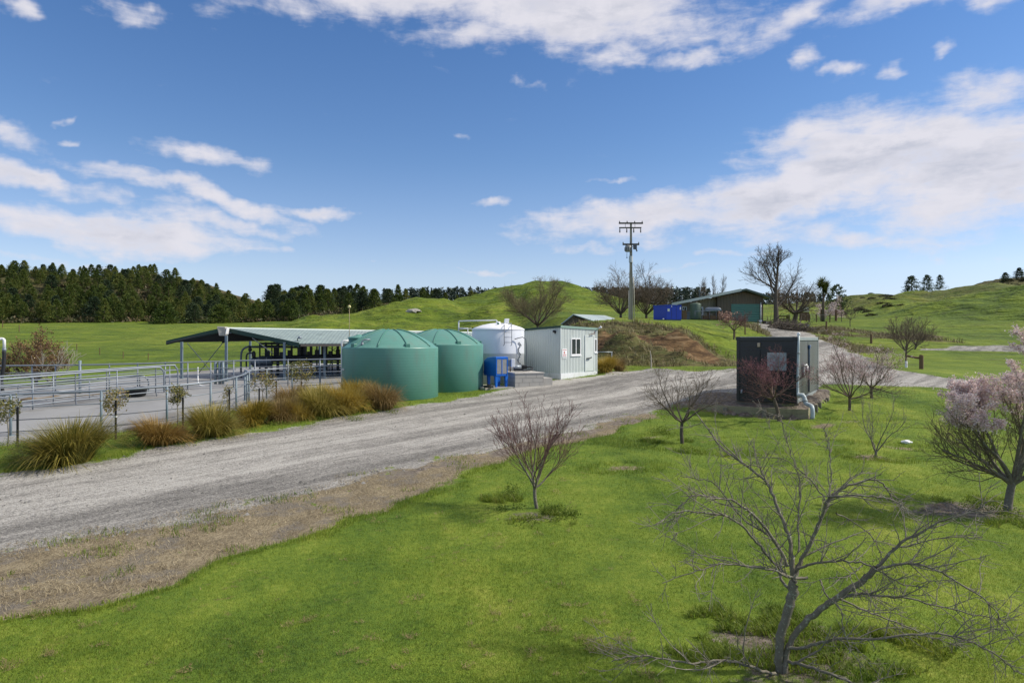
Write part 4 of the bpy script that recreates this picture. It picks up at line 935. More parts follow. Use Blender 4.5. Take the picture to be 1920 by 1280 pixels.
# recessed dark end wall: panels, beams
mb = MB().obox(kp(.05, .012, ZB + .12), df * (WF - .1), ds * .008, (0, 0, HC - .24))
for z in (.36, .74): mb.obox(kp(.05, -.0, ZB + z), df * (WF - .1), ds * .012, (0, 0, .035))
for f in (.35, 1.05, 1.75): mb.obox(kp(f, -.012, ZB + .12), df * .06, ds * .024, (0, 0, .62))
mb.obox(kp(.05, -.014, ZB + 2.06), df * (WF - .1), ds * .03, (0, 0, .06))
build('end_panel', mb, m_ct, ct)
mb = MB()
for f in (0, WF - .12): mb.obox(kp(f, -.02, ZB), df * .12, ds * .12, (0, 0, HC))
mb.obox(kp(.12, -.02, ZB), df * (WF - .24), ds * .1, (0, 0, .13)).obox(kp(.12, -.02, ZB + HC - .14), df * (WF - .24), ds * .1, (0, 0, .14))
build('end_frame', mb, m_ct, ct, bevel=.01)
mb = MB().obox(kp(-.015, .1, ZB), ds * (LS - .2), df * .1, (0, 0, .15)).obox(kp(-.015, .1, ZB + HC - .12), ds * (LS - .2), df * .1, (0, 0, .12)).obox(kp(-.017, LS - .1, ZB), ds * .1, df * .1, (0, 0, HC)).obox(kp(-.018, .1, ZB + .1), ds * .08, df * .08, (0, 0, HC - .2))
build('side_frame', mb, m_ctframe, ct, bevel=.01)
build('roof', MB().obox(kp(-.01, -.01, ZB + HC + .001), df * (WF + .02), ds * (LS + .02), (0, 0, .025)), M('container_roof', (.38, .39, .38), .6, var=.2, dirt=(.2, .17, .13)), ct)
mb = MB()
for f, s in ((0, 0), (WF, 0), (0, LS), (WF, LS)): 
    mb.box(kp(f - .06 * (1 if f else -1), s - .06 * (1 if s else -1), ZB + HC - .04), (.17, .17, .13), math.pi / 2 - a_)
build('corner_casting', mb, m_ct, ct, bevel=.012)
# two side doors with a dark joint between
mb = MB().obox(kp(-.008, .35, ZB + .2), ds * 2.35, df * .02, (0, 0, HC - .36)).obox(kp(-.008, 2.85, ZB + .2), ds * 2.95, df * .02, (0, 0, HC - .36))
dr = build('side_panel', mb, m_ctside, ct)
build('joint', MB().obox(kp(-.012, 2.71, ZB + .2), ds * .13, df * .03, (0, 0, HC - .36)), m_black, ct)
build('blue_hose', MB().tube([kp(-.05, 2.77, ZB + .25), kp(-.05, 2.77, ZB + 1.95), kp(-.05, 2.77, ZB + 2.12)], [.028, .028, .09], 8), M('blue_hose', (.03, .09, .19), .5), ct, smooth=True)
# end window, left tall panel and vent
wn = build('window', MB().obox(kp(.30, -.035, ZB + 1.14), df * .78, ds * .04, (0, 0, .05)).obox(kp(.30, -.035, ZB + 1.86), df * .78, ds * .04, (0, 0, .05)).obox(kp(.30, -.035, ZB + 1.19), df * .05, ds * .04, (0, 0, .67)).obox(kp(1.03, -.035, ZB + 1.19), df * .05, ds * .04, (0, 0, .67)), m_ct, ct)
m_cgl, nt_, b_, o_ = nt_new('pale_reflecting_pane'); g_ = NB(nt_); tc = g_.n('ShaderNodeTexCoord').outputs['Object']
g_.link(g_.ramp(g_.noise(tc, 2.5, 5, .7), [(.35, (.12, .16, .18)), (.6, (.30, .37, .40))]), b_.inputs['Base Color']); pset(b_, rough=.12, spec=.6)
build('pane', MB().obox(kp(.35, -.02, ZB + 1.19), df * .68, ds * .012, (0, 0, .67)), m_cgl, wn)
build('door', MB().obox(kp(1.28, -.026, ZB + .8), df * .5, ds * .03, (0, 0, 1.15)), M('dark_tinted_door', (.012, .015, .019), .25, var=.2), ct, bevel=.01)
p = kp(1.32, -.05, ZB + HC - .28); build('vent', MB().box(p, (.16, .09, .15), math.pi / 2 - a_), M('beige_vent', (.45, .36, .25), .6), ct, bevel=.01)
build('downpipe', MB().tube([W(1497.5, 627, 25.05), W(1497, 650, 25.0), W(1495.5, 728, 24.92), W(1496, 737, 24.9), W(1499, 739, 24.86), W(1508, 740, 24.78)], .045, 10), m_pvc, ct, smooth=True)
build('cap', lump(W(1497.5, 626.5, 25.05), .06, .06, .08, 5, 12, .1), m_white, ct, smooth=True)
build('drain_pipe', MB().tube(smoothpts([W(1494, 741, 24.85), W(1502, 741, 24.8), W(1507, 744, 24.72), W(1509.5, 752, 24.66), W(1511, 757, 24.6), W(1518, 761, 24.4), W(1522, 764, 24.2), W(1523.5, 772, 24.1), W(1523, 788, 24.1)], 3), .075, 12), m_pvc, ct, smooth=True)
build('pipe_clamp', MB().tube([W(1495.8, 705, 24.93), W(1495.8, 708, 24.93)], .06, 10).tube([W(1496.8, 660, 24.98), W(1496.8, 663, 24.98)], .06, 10).tube([W(1509.4, 751, 24.66), W(1510, 754, 24.64)], .09, 10), m_ctframe, ct, smooth=True)
mb = MB().obox(kp(-.09, 1.15, ZB + .98), ds * .42, df * .08, (0, 0, .32)); build('meter_box', mb, M('meter_box_grey', (.27, .30, .30), .5, var=.15), ct, bevel=.015)
build('conduit', MB().tube([kp(-.1, 1.1, ZB + 1.36), kp(-.1, 1.75, ZB + 1.36), kp(-.1, 1.78, ZB + 1.2), kp(-.1, 1.78, ZB + .95)], .035, 8).tube([kp(-.1, 1.78, ZB + 1.32), kp(-.1, 1.78, ZB + .98)], .06, 8), m_white, ct, smooth=True)
build('lamp', lump(kp(.9, -.12, ZB + .16), .08, .08, .06, 3, 12, .1), M('grey_fitting', (.3, .3, .3), .6), ct, smooth=True)
build('tap', MB().tube([kp(1.92, -.05, ZB + .42), kp(1.92, -.2, ZB + .42), kp(1.92, -.22, ZB + .3)], .035, 8), m_galv, ct, smooth=True)
mb = MB()
for s in (.1, 2.0, 3.9, 5.6): mb.obox(kp(-.05, s, ZB - .16), df * (WF + .1), ds * .2, (0, 0, .155))
build('bearer', mb, m_wood, ct)
# retaining wall
m_sleeper = M('green_grey_sleeper', (.27, .245, .15), .85, var=.3, scale=3, bump=.3, dirt=(.12, .10, .06), dirtamt=.6)
RC = Vector((10.47, 24.13, 0)); rw = thing('retaining_wall', 'low timber sleeper retaining wall with posts around the container pad', 'retaining wall', RC)
for i, z in enumerate((-.14, .03, .20)):
    mb = MB().obox(RC + Vector((0, 0, z)), df * 3.9, ds * .05, (0, 0, .165))
    build('sleeper', mb, m_sleeper, rw, bevel=.006)
    mb = MB().obox(RC + df * .02 + ds * .055 + Vector((0, 0, z)), ds * 5.3, df * .05, (0, 0, .165)); build('sleeper', mb, m_sleeper, rw, bevel=.006)
m_wpost = M('grey_timber_post', (.20, .18, .14), .85, var=.3, scale=5, dirt=(.07, .06, .04))
for s in (1.7, 2.7, 3.6, 4.4, 5.2):
    p = RC - df * .10 + ds * s; build('post', MB().obox(p + Vector((0, 0, -.3)), df * .115, ds * .16, (0, 0, .68 + .03 * math.sin(s * 5))), m_wpost, rw, bevel=.008)
for f in (1.4, 2.8):
    p = RC + df * f - ds * .10; build('post', MB().obox(p + Vector((0, 0, -.3)), df * .14, ds * .095, (0, 0, .6)), m_wpost, rw, bevel=.008)
o = build('gravel_pad', MB().obox(RC + df * .07 + ds * .06 + Vector((0, 0, -.3)), df * 2.6, ds * 5.2, (0, 0, .60)), M('pad_fill', (.20, .17, .13), .95, var=.4, scale=8, bump=.5, bscale=20)); tag(o, 'brown earth fill held behind the timber sleepers', 'ground', kind='structure')

# ------------------------------------------------------------------ house with roller door on the knoll
def face_poly(mb, pts, back):
    """front polygon at the given points, extruded back"""
    n = len(pts); q = [Vector(p) for p in pts] + [Vector(p) + Vector(back) for p in pts]
    return mb.add(q, [tuple(range(n)), tuple(range(n, 2 * n))[::-1]] + [((i, n + i, n + (i + 1) % n, (i + 1) % n)) for i in range(n)])
HY = 80.0; zg = 2.2
m_board = M('board_and_batten', (.165, .13, .088), .8, var=.25, scale=1.2, dirt=(.05, .04, .03), dirtamt=.5, stripes=((1, 0, 0), .34, .05))
m_board2 = M('pale_board_and_batten', (.30, .26, .18), .8, var=.2, scale=1.2, dirt=(.08, .065, .04), dirtamt=.5, stripes=((1, 0, 0), .34, .05))
def hp(px, py, dy=0): return W(px, py, HY) + Vector((0, dy, 0))
hs = thing('house', 'long low brown board house with a green roller door on the knoll', 'house', (26.5, HY, zg))
build('wall', face_poly(MB(), [(hp(1345, 600).x, HY, zg - .5), (hp(1431, 600).x, HY, zg - .5), hp(1431, 557), hp(1394, 547), hp(1345, 556.5)], (0, 9, 0)), m_board, hs)
build('side_wall', face_poly(MB(), [(hp(1277, 600).x, HY + .6, zg - .5), (hp(1345, 600).x, HY + .6, zg - .5), hp(1345, 557, .6), hp(1277, 570, .6)], (0, 8, 0)), m_board2, hs)
mb = MB()
for a, b in (((1256, 573.5), (1394, 545)), ((1394, 545), (1440, 559.5))):
    p, q = hp(*a, -.9), hp(*b, -.9); mb.obox(p, q - p, (0, 11, 0), (0, 0, .16))
rf = build('roof', mb, M('dull_green_roof', (.115, .135, .11), .6, var=.2), hs)
p, q = hp(1256, 573.5, -.95), hp(1385, 547, -.95)
build('barge_board', MB().obox(p + Vector((0, 0, .0)), q - p, (0, .05, 0), (0, 0, .30)), M('pale_green_barge', (.55, .60, .53), .5, var=.1), rf)
p, q = hp(1385, 547, -.95), hp(1394, 545, -.95); r_ = hp(1440, 559.5, -.95)
build('barge_board', MB().obox(p + Vector((0, 0, -.02)), q - p, (0, .05, 0), (0, 0, .22)).obox(q + Vector((0, 0, -.02)), r_ - q, (0, .05, 0), (0, 0, .22)), M('green_barge', (.10, .14, .11), .5, var=.1), rf)
for px, py, h_ in ((1316, 559, .9), (1282, 567, .45)):
    p = hp(px, py, 1); build('chimney', MB().tube([p + Vector((0, 0, -.3)), p + Vector((0, 0, h_)), p + Vector((0, 0, h_ + .02)), p + Vector((0, 0, h_ + .12))], [.1, .1, .16, .16], 10), m_galv, rf, smooth=True)
x0, x1 = hp(1371, 0).x, hp(1424, 0).x
dr = build('roller_door', MB().obox((x0, HY - .05, zg - .2), (x1 - x0, 0, 0), (0, .04, 0), (0, 0, 2.32)), M('green_roller_door', (.12, .27, .21), .5, var=.1, stripes=((0, 0, 1), .3, .05)), hs)
mb = MB()
for i in range(8): mb.obox((x0, HY - .062, zg + .05 + i * .27), (x1 - x0, 0, 0), (0, .012, 0), (0, 0, .035))
build('slat_joint', mb, M('roller_joint', (.04, .12, .09), .6), dr)
build('downpipe', MB().tube([(x1 + .12, HY - .1, zg - .2), (x1 + .12, HY - .1, zg + 2.3)], .07, 8), m_white, hs, smooth=True)
def hwin(px0, px1, py0, py1, dy=.6):
    a, b = hp(px0, py1, dy - .06), hp(px1, py0, dy - .06); w_, h_ = b.x - a.x, b.z - a.z; t = .1
    f = build('window', MB().obox(a, (w_, 0, 0), (0, .06, 0), (0, 0, t)).obox(a + Vector((0, 0, h_ - t)), (w_, 0, 0), (0, .06, 0), (0, 0, t)).obox(a + Vector((0, 0, t)), (t, 0, 0), (0, .06, 0), (0, 0, h_ - 2 * t)).obox(a + Vector((w_ - t, 0, t)), (t, 0, 0), (0, .06, 0), (0, 0, h_ - 2 * t)), m_wframe, hs)
    build('pane', MB().obox(a + Vector((t, .03, t)), (w_ - 2 * t, 0, 0), (0, .012, 0), (0, 0, h_ - 2 * t)), m_glass, f)
hwin(1281, 1290, 574, 587); hwin(1297, 1302, 571, 584); hwin(1307, 1313, 570, 586); hwin(1315, 1321, 575, 590)
build('open_sash', MB().obox(hp(1280.5, 588, .1), (.06, 0, 0), (.42, .5, 0), (.0, 0, .06)).obox(hp(1280.5, 588, .1), (.06, 0, 0), (.04, .04, 0), (.22, .2, .85)), m_wframe, hs)
# yard things in front of the house
def gz(px, Y): x = (px - 960) / F * Y; return Vector((x, Y, hz(x, Y)))
p = gz(1304, 78.5); t = thing('water_tank', 'small slim green rain tank against the house wall', 'water tank', p)
build('body', MB().lathe(p, [(0, 0), (.62, 0), (.64, .1), (.64, 1.75), (.58, 1.85), (.1, 1.95), (0, 1.95)], 32), M('olive_tank', (.085, .13, .09), .5, var=.15), t, smooth=True)
build('lid', MB().lathe(p, [(.25, 1.9), (.25, 2.0), (0, 2.02)], 16), m_black, t, smooth=True)
p = gz(1337, 77.5); t = thing('gas_tank', 'silver horizontal gas tank on a dark cradle before the house', 'gas tank', p)
build('body', MB().tube([p + Vector((-.95, 0, 1.15)), p + Vector((-.85, 0, 1.15)), p + Vector((-.6, 0, 1.15)), p + Vector((.6, 0, 1.15)), p + Vector((.85, 0, 1.15)), p + Vector((.95, 0, 1.15))], [.05, .22, .32, .32, .22, .05], 20), M('silver_tank', (.17, .20, .23), .4, .3, var=.15), t, smooth=True)
build('cradle', MB().box(p + Vector((-.5, 0, .45)), (.14, .7, 1.0)).box(p + Vector((.5, 0, .45)), (.14, .7, 1.0)).box(p + Vector((0, 0, .3)), (2.2, .5, .4)), m_post_wood, t)
p = gz(1320, 76.5); fr = thing('garden_rail', 'thin grey rail fence before the silver gas tank', 'fence', p)
build('rail', MB().tube([gz(1303, 76.5) + Vector((0, 0, .95)), gz(1343, 76.5) + Vector((0, 0, 1.1))], .035, 6), m_galv, fr, smooth=True)
for px in (1303, 1316, 1330, 1343): q = gz(px, 76.5); build('post', MB().tube([q - Vector((0, 0, .2)), q + Vector((0, 0, 1.0))], .03, 6), m_galv_dark, fr, smooth=True)
for px, nm, lab, mt, w_, h_ in ((1283.5, 'storage_box', 'tall brown box standing beside the blue generator', m_post_wood, .45, .95), (1289, 'rubbish_bin', 'grey wheelie bin under the open house window', m_galv_dark, .42, .8)):
    p = gz(px, 76); t = thing(nm, lab, nm.split('_')[1], p)
    build('body', MB().add([p + Vector((sx * w_ * k, sy * w_ * k, z)) for z, k in ((-.1, .42), (h_, .5)) for sx, sy in ((-1, -1), (1, -1), (1, 1), (-1, 1))], [(3, 2, 1, 0), (4, 5, 6, 7), (0, 1, 5, 4), (1, 2, 6, 5), (2, 3, 7, 6), (3, 0, 4, 7)]), mt, t)
    build('lid', MB().box(p + Vector((0, -.02, h_ + .03)), (w_ * 1.1, w_ * 1.12, .06)), mt, t, bevel=.015)
for px, lab, mt, rr_, hh_ in ((1426, 'white bucket under the downpipe of the roller door', m_white, .17, .36), (1433, 'black tub beside the white buckets at the house corner', m_black, .24, .36), (1437.5, 'white bucket between the black tub and the big bare tree', m_white, .18, .28), (1444.5, 'small black pot nearest the trunk of the big bare tree', m_black, .14, .42)):
    p = gz(px, 78); t = thing('bucket', lab, 'bucket', p, 'buckets by the roller door')
    build('body', MB().lathe(p, [(0, .02), (rr_ * .8, .02), (rr_, hh_), (rr_ * 1.06, hh_), (rr_ * .75, .06), (0, .06)], 16), mt, t, smooth=True)
    build('handle', MB().tube(arc(p + Vector((0, 0, hh_)), rr_, 0, math.pi, (1, 0, 0), (0, -.4, .9), 8), .012, 5), m_galv_dark, t, smooth=True)
# blue generator
m_gen = M('deep_blue_paint', (.010, .042, .36), .4, var=.12, scale=2)
p0 = W(1249.5, 602, 68); p0.z = hz(p0.x, p0.y); ga, gb = Vector((.985, .17, 0)), Vector((-.60, .80, 0)); zt_ = 4.0 - .3 * 68 / F * 1 + 0.02
gen = thing('generator', 'deep blue generator cabinet on the knoll left of the house', 'generator', p0)
hh = 1.42; z0 = p0.z + .06
build('body', MB().obox(Vector((p0.x, p0.y, z0)), ga * 1.6, gb * 1.7, (0, 0, hh)), m_gen, gen, bevel=.03)
build('roof_cap', MB().obox(Vector((p0.x, p0.y, z0 + hh)) - ga * .02 - gb * .02 + Vector((0, 0, .001)), ga * 1.64, gb * 1.74, (0, 0, .05)), M('blue_cap', (.018, .075, .44), .4), gen)
build('base', MB().obox(Vector((p0.x, p0.y, z0 - .25)) + ga * .03 + gb * .03, ga * 1.54, gb * 1.64, (0, 0, .25)), m_galv_dark, gen)
mb = MB()
for f in (.53, 1.06): mb.obox(Vector((p0.x, p0.y, z0 + .06)) + ga * f - gb * .006, ga * .02, gb * .006, (0, 0, hh - .12))
build('door_joint', mb, m_dark, gen)
build('label_plate', MB().obox(Vector((p0.x, p0.y, z0 + .82)) + ga * .12 - gb * .008, ga * .22, gb * .007, (0, 0, .26)), M('cream_plate', (.50, .56, .46), .5), gen)
build('label_plate', MB().obox(Vector((p0.x, p0.y, z0 + 1.0)) + ga * 1.42 - gb * .008, ga * .09, gb * .007, (0, 0, .26)).obox(Vector((p0.x, p0.y, z0 + 1.28)) + ga * .5 - gb * .008, ga * .1, gb * .007, (0, 0, .08)), m_white, gen)
build('outlet', MB().tube([Vector((p0.x - .2, p0.y + .2, z0 + .08)), Vector((p0.x - .35, p0.y - .05, z0 + .06))], .06, 8), m_white, gen, smooth=True)
# dark shed roof behind the cabin
p = W(1097, 603, 60); t = thing('farm_shed', 'dark gabled shed with a pale iron roof behind the cabin', 'shed', (p.x, 60, hz(p.x, 60)))
g0, g1, g2 = W(1055, 606, 60), W(1074, 589, 60), W(1112, 602, 60)
build('wall', face_poly(MB(), [(g0.x, 60, 0), (g2.x - .3, 60, 0), (g2.x - .3, 60, g2.z - .1), g1 - Vector((0, 0, .14)), g0], (.8, 9, 0)), m_board, t)
bk = Vector((4.2, 10, .25)); mb = MB(); sheet(mb, g1 + Vector((0, -.3, 0)), g2 + Vector((.2, -.3, -.05)), g2 + bk + Vector((.2, 0, 0)), g1 + bk, .08); sheet(mb, g1 + Vector((0, -.3, 0)), g1 + bk, g0 + bk, g0 + Vector((-.2, -.3, -.05)), .08)
build('roof', mb, M('pale_iron_roof', (.36, .43, .42), .5, .1, var=.15, stripes=((0, 1, 0), .5, .04)), t)

# ------------------------------------------------------------------ power pole
PP = Vector(((1183 - 960) / F * 66, 66, 0)); PP.z = hz(PP.x, PP.y)
m_pole = M('weathered_concrete_pole', (.33, .305, .24), .85, var=.2, scale=3, dirt=(.13, .12, .08), dirtamt=.6)
pole = thing('power_pole', 'tall concrete power pole with crossarms and transformer on the bank', 'power pole', PP)
ZT = W(0, 418, 66).z
def pz(y): return W(0, y, 66).z
mb = MB()   # square-ish tapered shaft with a recessed channel
def shaft(mb, z0, z1, w0, w1, dx=0, dy=0):
    q = []
    for z, w in ((z0, w0), (z1, w1)):
        q += [(PP.x + dx - w, PP.y + dy - w, z), (PP.x + dx - .3 * w, PP.y + dy - w, z), (PP.x + dx - .3 * w, PP.y + dy - .65 * w, z), (PP.x + dx + .3 * w, PP.y + dy - .65 * w, z), (PP.x + dx + .3 * w, PP.y + dy - w, z), (PP.x + dx + w, PP.y + dy - w, z), (PP.x + dx + w, PP.y + dy + w, z), (PP.x + dx - w, PP.y + dy + w, z)]
    return mb.add(q, [(i, (i + 1) % 8, 8 + (i + 1) % 8, 8 + i) for i in range(8)] + [tuple(range(8, 16))])
build('shaft', shaft(mb, PP.z - .5, ZT + .05, .18, .08), m_pole, pole)
build('sign_band', MB().lathe((PP.x, PP.y, pz(492)), [(.20, 0), (.195, pz(480) - pz(492))], 12), M('pale_band', (.50, .55, .58), .5), pole)
build('conduit', MB().tube([(PP.x + .3, PP.y - .15, PP.z - .3), (PP.x + .27, PP.y - .15, pz(545)), (PP.x + .2, PP.y - .15, pz(520))], .045, 8).tube([(PP.x - .24, PP.y - .1, PP.z - .3), (PP.x - .22, PP.y - .1, pz(545))], .035, 8), M('cream_conduit', (.50, .46, .36), .6), pole, smooth=True)
for y, x0_, x1_, th in ((419, 1160, 1205, .07), (427.5, 1160.5, 1202, .055), (458.5, 1167, 1198, .08)):
    xa, xb = (x0_ - 960) / F * 66, (x1_ - 960) / F * 66
    arm = build('crossarm', MB().obox((xa, PP.y - .2, pz(y) - th), (xb - xa, 0, 0), (0, .13, 0), (0, 0, 2 * th)), M('crossarm_timber', (.09, .085, .07), .8, var=.3), pole)
    n = 4 if y < 450 else 3
    for i in range(n):
        xi = xa + (xb - xa) * (.03 + .94 * i / (n - 1)); s = 1 if y in (419, 458.5) else -1
        build('insulator', MB().lathe((xi, PP.y - .135, pz(y) + s * th - (.0 if s > 0 else .42)), [(0, 0), (.05, .01), (.07, .1), (.04, .14), (.07, .2), (.04, .26), (.06, .32), (.02, .42), (0, .42)] if s < 0 else [(0, 0), (.05, .0), (.06, .06), (.03, .1), (.05, .14), (0, .16)], 10), M('insulator_grey', (.12, .11, .10), .4), arm, smooth=True)
xa = (1177 - 960) / F * 66
build('transformer', MB().lathe((xa, PP.y - .25, pz(472.5)), [(0, 0), (.28, 0), (.3, .04), (.3, .52), (.26, .58), (.1, .62), (0, .62)], 20), M('transformer_grey', (.24, .25, .24), .5, .2), pole, smooth=True)
mb = MB()
for k in range(8):
    aa = k * math.pi / 4; mb.box((xa + .33 * math.cos(aa), PP.y - .25 + .33 * math.sin(aa), pz(468)), (.05, .05, .34), aa)
build('cooling_fin', mb, m_galv_dark, pole)
xa = (1190 - 960) / F * 66
build('switch_box', MB().box((xa, PP.y - .2, pz(464)), (.32, .3, .4)).tube([(xa + .1, PP.y - .2, pz(467)), (xa + .2, PP.y - .2, pz(472))], .07, 8), m_galv_dark, pole, bevel=.02)
mb = MB()
for x_ in (1172, 1190): mb.tube([((x_ - 960) / F * 66, PP.y - .14, pz(419)), ((x_ - 960) / F * 66, PP.y - .14, pz(427))], .02, 5)
for x_ in (1168, 1197): mb.tube([((x_ - 960) / F * 66, PP.y - .14, pz(458)), (PP.x, PP.y - .15, pz(464))], .03, 5)
build('strut', mb, m_galv_dark, pole)
build('dropper', MB().tube(smoothpts([W(1177, 463, 65.8), W(1175.5, 474, 65.8), W(1175.5, 484, 65.8)], 3), [.018] * 6 + [.07], 6), m_black, pole, smooth=True)

# ------------------------------------------------------------------ posts, crate, tanks on the hill
for px, Y, h_, r_, lab in ((1727.5, 44.0, .9, .13, 'thick brown strainer post at the corner of the driveway'), (1633.5, 62, .85, .1, 'short brown fence post above the driveway bend'), (1549.5, 70, 1.3, .09, 'dark fence post at the top of the house drive'), (1567.5, 92, 1.5, .16, 'thick square brown gate post beside the palm-like tree'), (1541, 91, 1.5, .2, 'thick brown gate post under the palm-like tree')):
    p = gz(px, Y); t = thing('fence_post', lab, 'post', p, 'brown timber posts on the house slope')
    build('post_body', MB().tube([p - Vector((0, 0, .3)), p + Vector((0, 0, h_ - .04)), p + Vector((.01, 0, h_))], [r_, r_ * .95, r_ * .8], 10), m_post_wood, t, smooth=False)
p = gz(1699, 44.5); q = gz(1727, 44.1); o = build('fence_rail', MB().tube([p + Vector((0, 0, .82)), p.lerp(q, .5) + Vector((0, 0, .72)), q + Vector((-.1, 0, .68))], .07, 8), m_post_wood, smooth=True, loc=p); tag(o, 'grey stay rail leaning on the brown strainer post', 'rail')
row = thing('garden_fence', 'low wire garden fence with dark posts beyond the pallet crate', 'fence', gz(1520, 88))
for px in (1492, 1502, 1512, 1518, 1531, 1556): q = gz(px, 88); build('post', MB().tube([q - Vector((0, 0, .2)), q + Vector((0, 0, 1.0))], .07, 6), m_post_wood, row)
for z in (.35, .65, .92): build('wire', MB().tube([gz(1490, 88) + Vector((0, 0, z)), gz(1556, 88) + Vector((0, 0, z))], .02, 4), m_galv_dark, row)
for px in (1395, 1406, 1414, 1420):
    pass
fl_ = thing('garden_fence', 'thin stakes and wire fence along the lip of the house drive', 'fence', gz(1397, 60))
for px, Y in ((1378, 57), (1397, 60), (1421, 62)): q = gz(px, Y); build('post', MB().tube([q - Vector((0, 0, .2)), q + Vector((0, 0, 1.25 if px != 1397 else 1.7))], .035 if px != 1397 else .06, 6), m_post_wood, fl_)
p = gz(1469.5, 78); cr = thing('pallet_crate', 'mossy timber slatted crate standing beside the big bare tree', 'crate', p)
m_moss = M('mossy_timber', (.12, .115, .03), .9, var=.35, scale=5)
x0, x1 = -.66, .66
for x_ in (x0, x1 - .1): build('post', MB().obox(p + Vector((x_, -.05, -.3)), (.11, 0, 0), (0, .8, 0), (0, 0, 1.55)), m_moss, cr)
for z in (.05, .38, .70, 1.02): build('board', MB().obox(p + Vector((x0 - .03, -.08, z)), (1.38, 0, 0), (0, .03, 0), (0, 0, .17)).obox(p + Vector((x0 - .03, .76, z)), (1.38, 0, 0), (0, .03, 0), (0, 0, .17)), m_moss, cr)
build('base', MB().obox(p + Vector((x0, 0, -.1)), (1.32, 0, 0), (0, .7, 0), (0, 0, .12)), m_moss, cr)
p = gz(1508, 92); wb = thing('beehive', 'cream panel on a dark hutch behind the garden fence', 'hutch', p)
build('body', MB().box(p + Vector((0, 0, .5)), (1.0, .8, 1.2)), m_post_wood, wb); build('panel', MB().box(p + Vector((0, -.43, 1.45)), (.95, .05, .62)), M('cream_panel', (.55, .52, .40), .6), wb); build('roof', MB().box(p + Vector((0, 0, 1.85)), (1.15, 1.0, .08)), m_post_wood, wb)
m_ctank = M('concrete_tank', (.30, .31, .30), .85, var=.15, scale=1)
for px0, px1, py, lab in ((1042, 1057.5, 534, 'wider concrete tank on the crest of the green hill'), (1058.5, 1065.5, 535.5, 'narrow concrete tank on the crest of the green hill')):
    w_ = (px1 - px0) / F * 236; c = W((px0 + px1) / 2, py, 236 + w_ / 2); zb = hz(c.x, c.y); t = thing('concrete_tank', lab, 'tank', (c.x, c.y, zb), 'concrete tanks on the hill')
    hgt = c.z - zb; build('body', MB().lathe((c.x, c.y, zb), [(w_ / 2, -1), (w_ / 2, hgt), (w_ / 2 * .98, hgt + .02)], 28), m_ctank, t, smooth=True)
    build('lid', MB().lathe((c.x, c.y, zb), [(w_ / 2 * 1.03, hgt + .02), (w_ / 2 * 1.03, hgt + .15), (0, hgt + .3)], 28), m_ctank, t, smooth=True)
# outcrop, white dish, log
m_rock = M('pale_rock', (.36, .34, .29), .9, var=.25, scale=1)
for i, (px, py, s) in enumerate(((771, 584, 1.0), (778, 582, .8), (784, 583, .6))):
    p = G(px, py); o = build('rock', lump(p, 1.5 * s, 1.0, .55 * s, i, 10, .6), m_rock, loc=p); tag(o, ('largest', 'middle', 'smallest')[i] + ' pale rock of the outcrop on the hillside', 'rock', 'pale rocks on the hillside')
p = G(1700, 832); o = build('white_stone', lump(p + Vector((0, 0, .05)), .16, .1, .07, 8, 12, .3), m_white, loc=p); tag(o, 'small white stone lying on the lawn beyond the forked sapling', 'stone')
p = gz(1512, 74); o = build('white_board', MB().obox(p + Vector((-.2, 0, .15)), (.42, -.2, .42), (.06, 0, -.06), (0, .2, 0)), m_wframe, loc=p); tag(o, 'white plank leaning on the dark brush pile', 'plank')
p = gz(1538, 72); o = build('white_board', MB().obox(p + Vector((-.4, 0, .05)), (.9, .1, .05), (0, .2, 0), (0, 0, .05)), m_wframe, loc=p); tag(o, 'pale plank lying flat beside the house drive', 'plank')
# dead stick at foot of the bank
p = G(1221, 690); o = build('stick', MB().tube(smoothpts([p - Vector((0, 0, .1)), p + Vector((0, 0, .6)), p + Vector((-.06, 0, 1.1))], 3), [.045, .04, .04, .035, .03, .02, .015], 6), M('bleached_wood', (.42, .38, .31), .8), smooth=True, loc=p); tag(o, 'thin bleached stick standing at the foot of the earth bank', 'stick')
# electric fence across the paddock
pf = [(5, 614), (36, 622), (66, 634), (96, 647), (144, 657), (187, 665), (231, 672), (278, 675)]
ef = []
for i, (px, py) in enumerate(pf):
    p = G(px, py); h_ = 13 / F * p.y
    o = build('fence_post', MB().tube([p - Vector((0, 0, .2)), p + Vector((0, 0, h_))], .045 * p.y / 75, 6), m_post_wood, loc=p)
    tag(o, 'thin dark paddock fence post in a line across the green field', 'post', 'paddock fence posts'); ef.append(p)
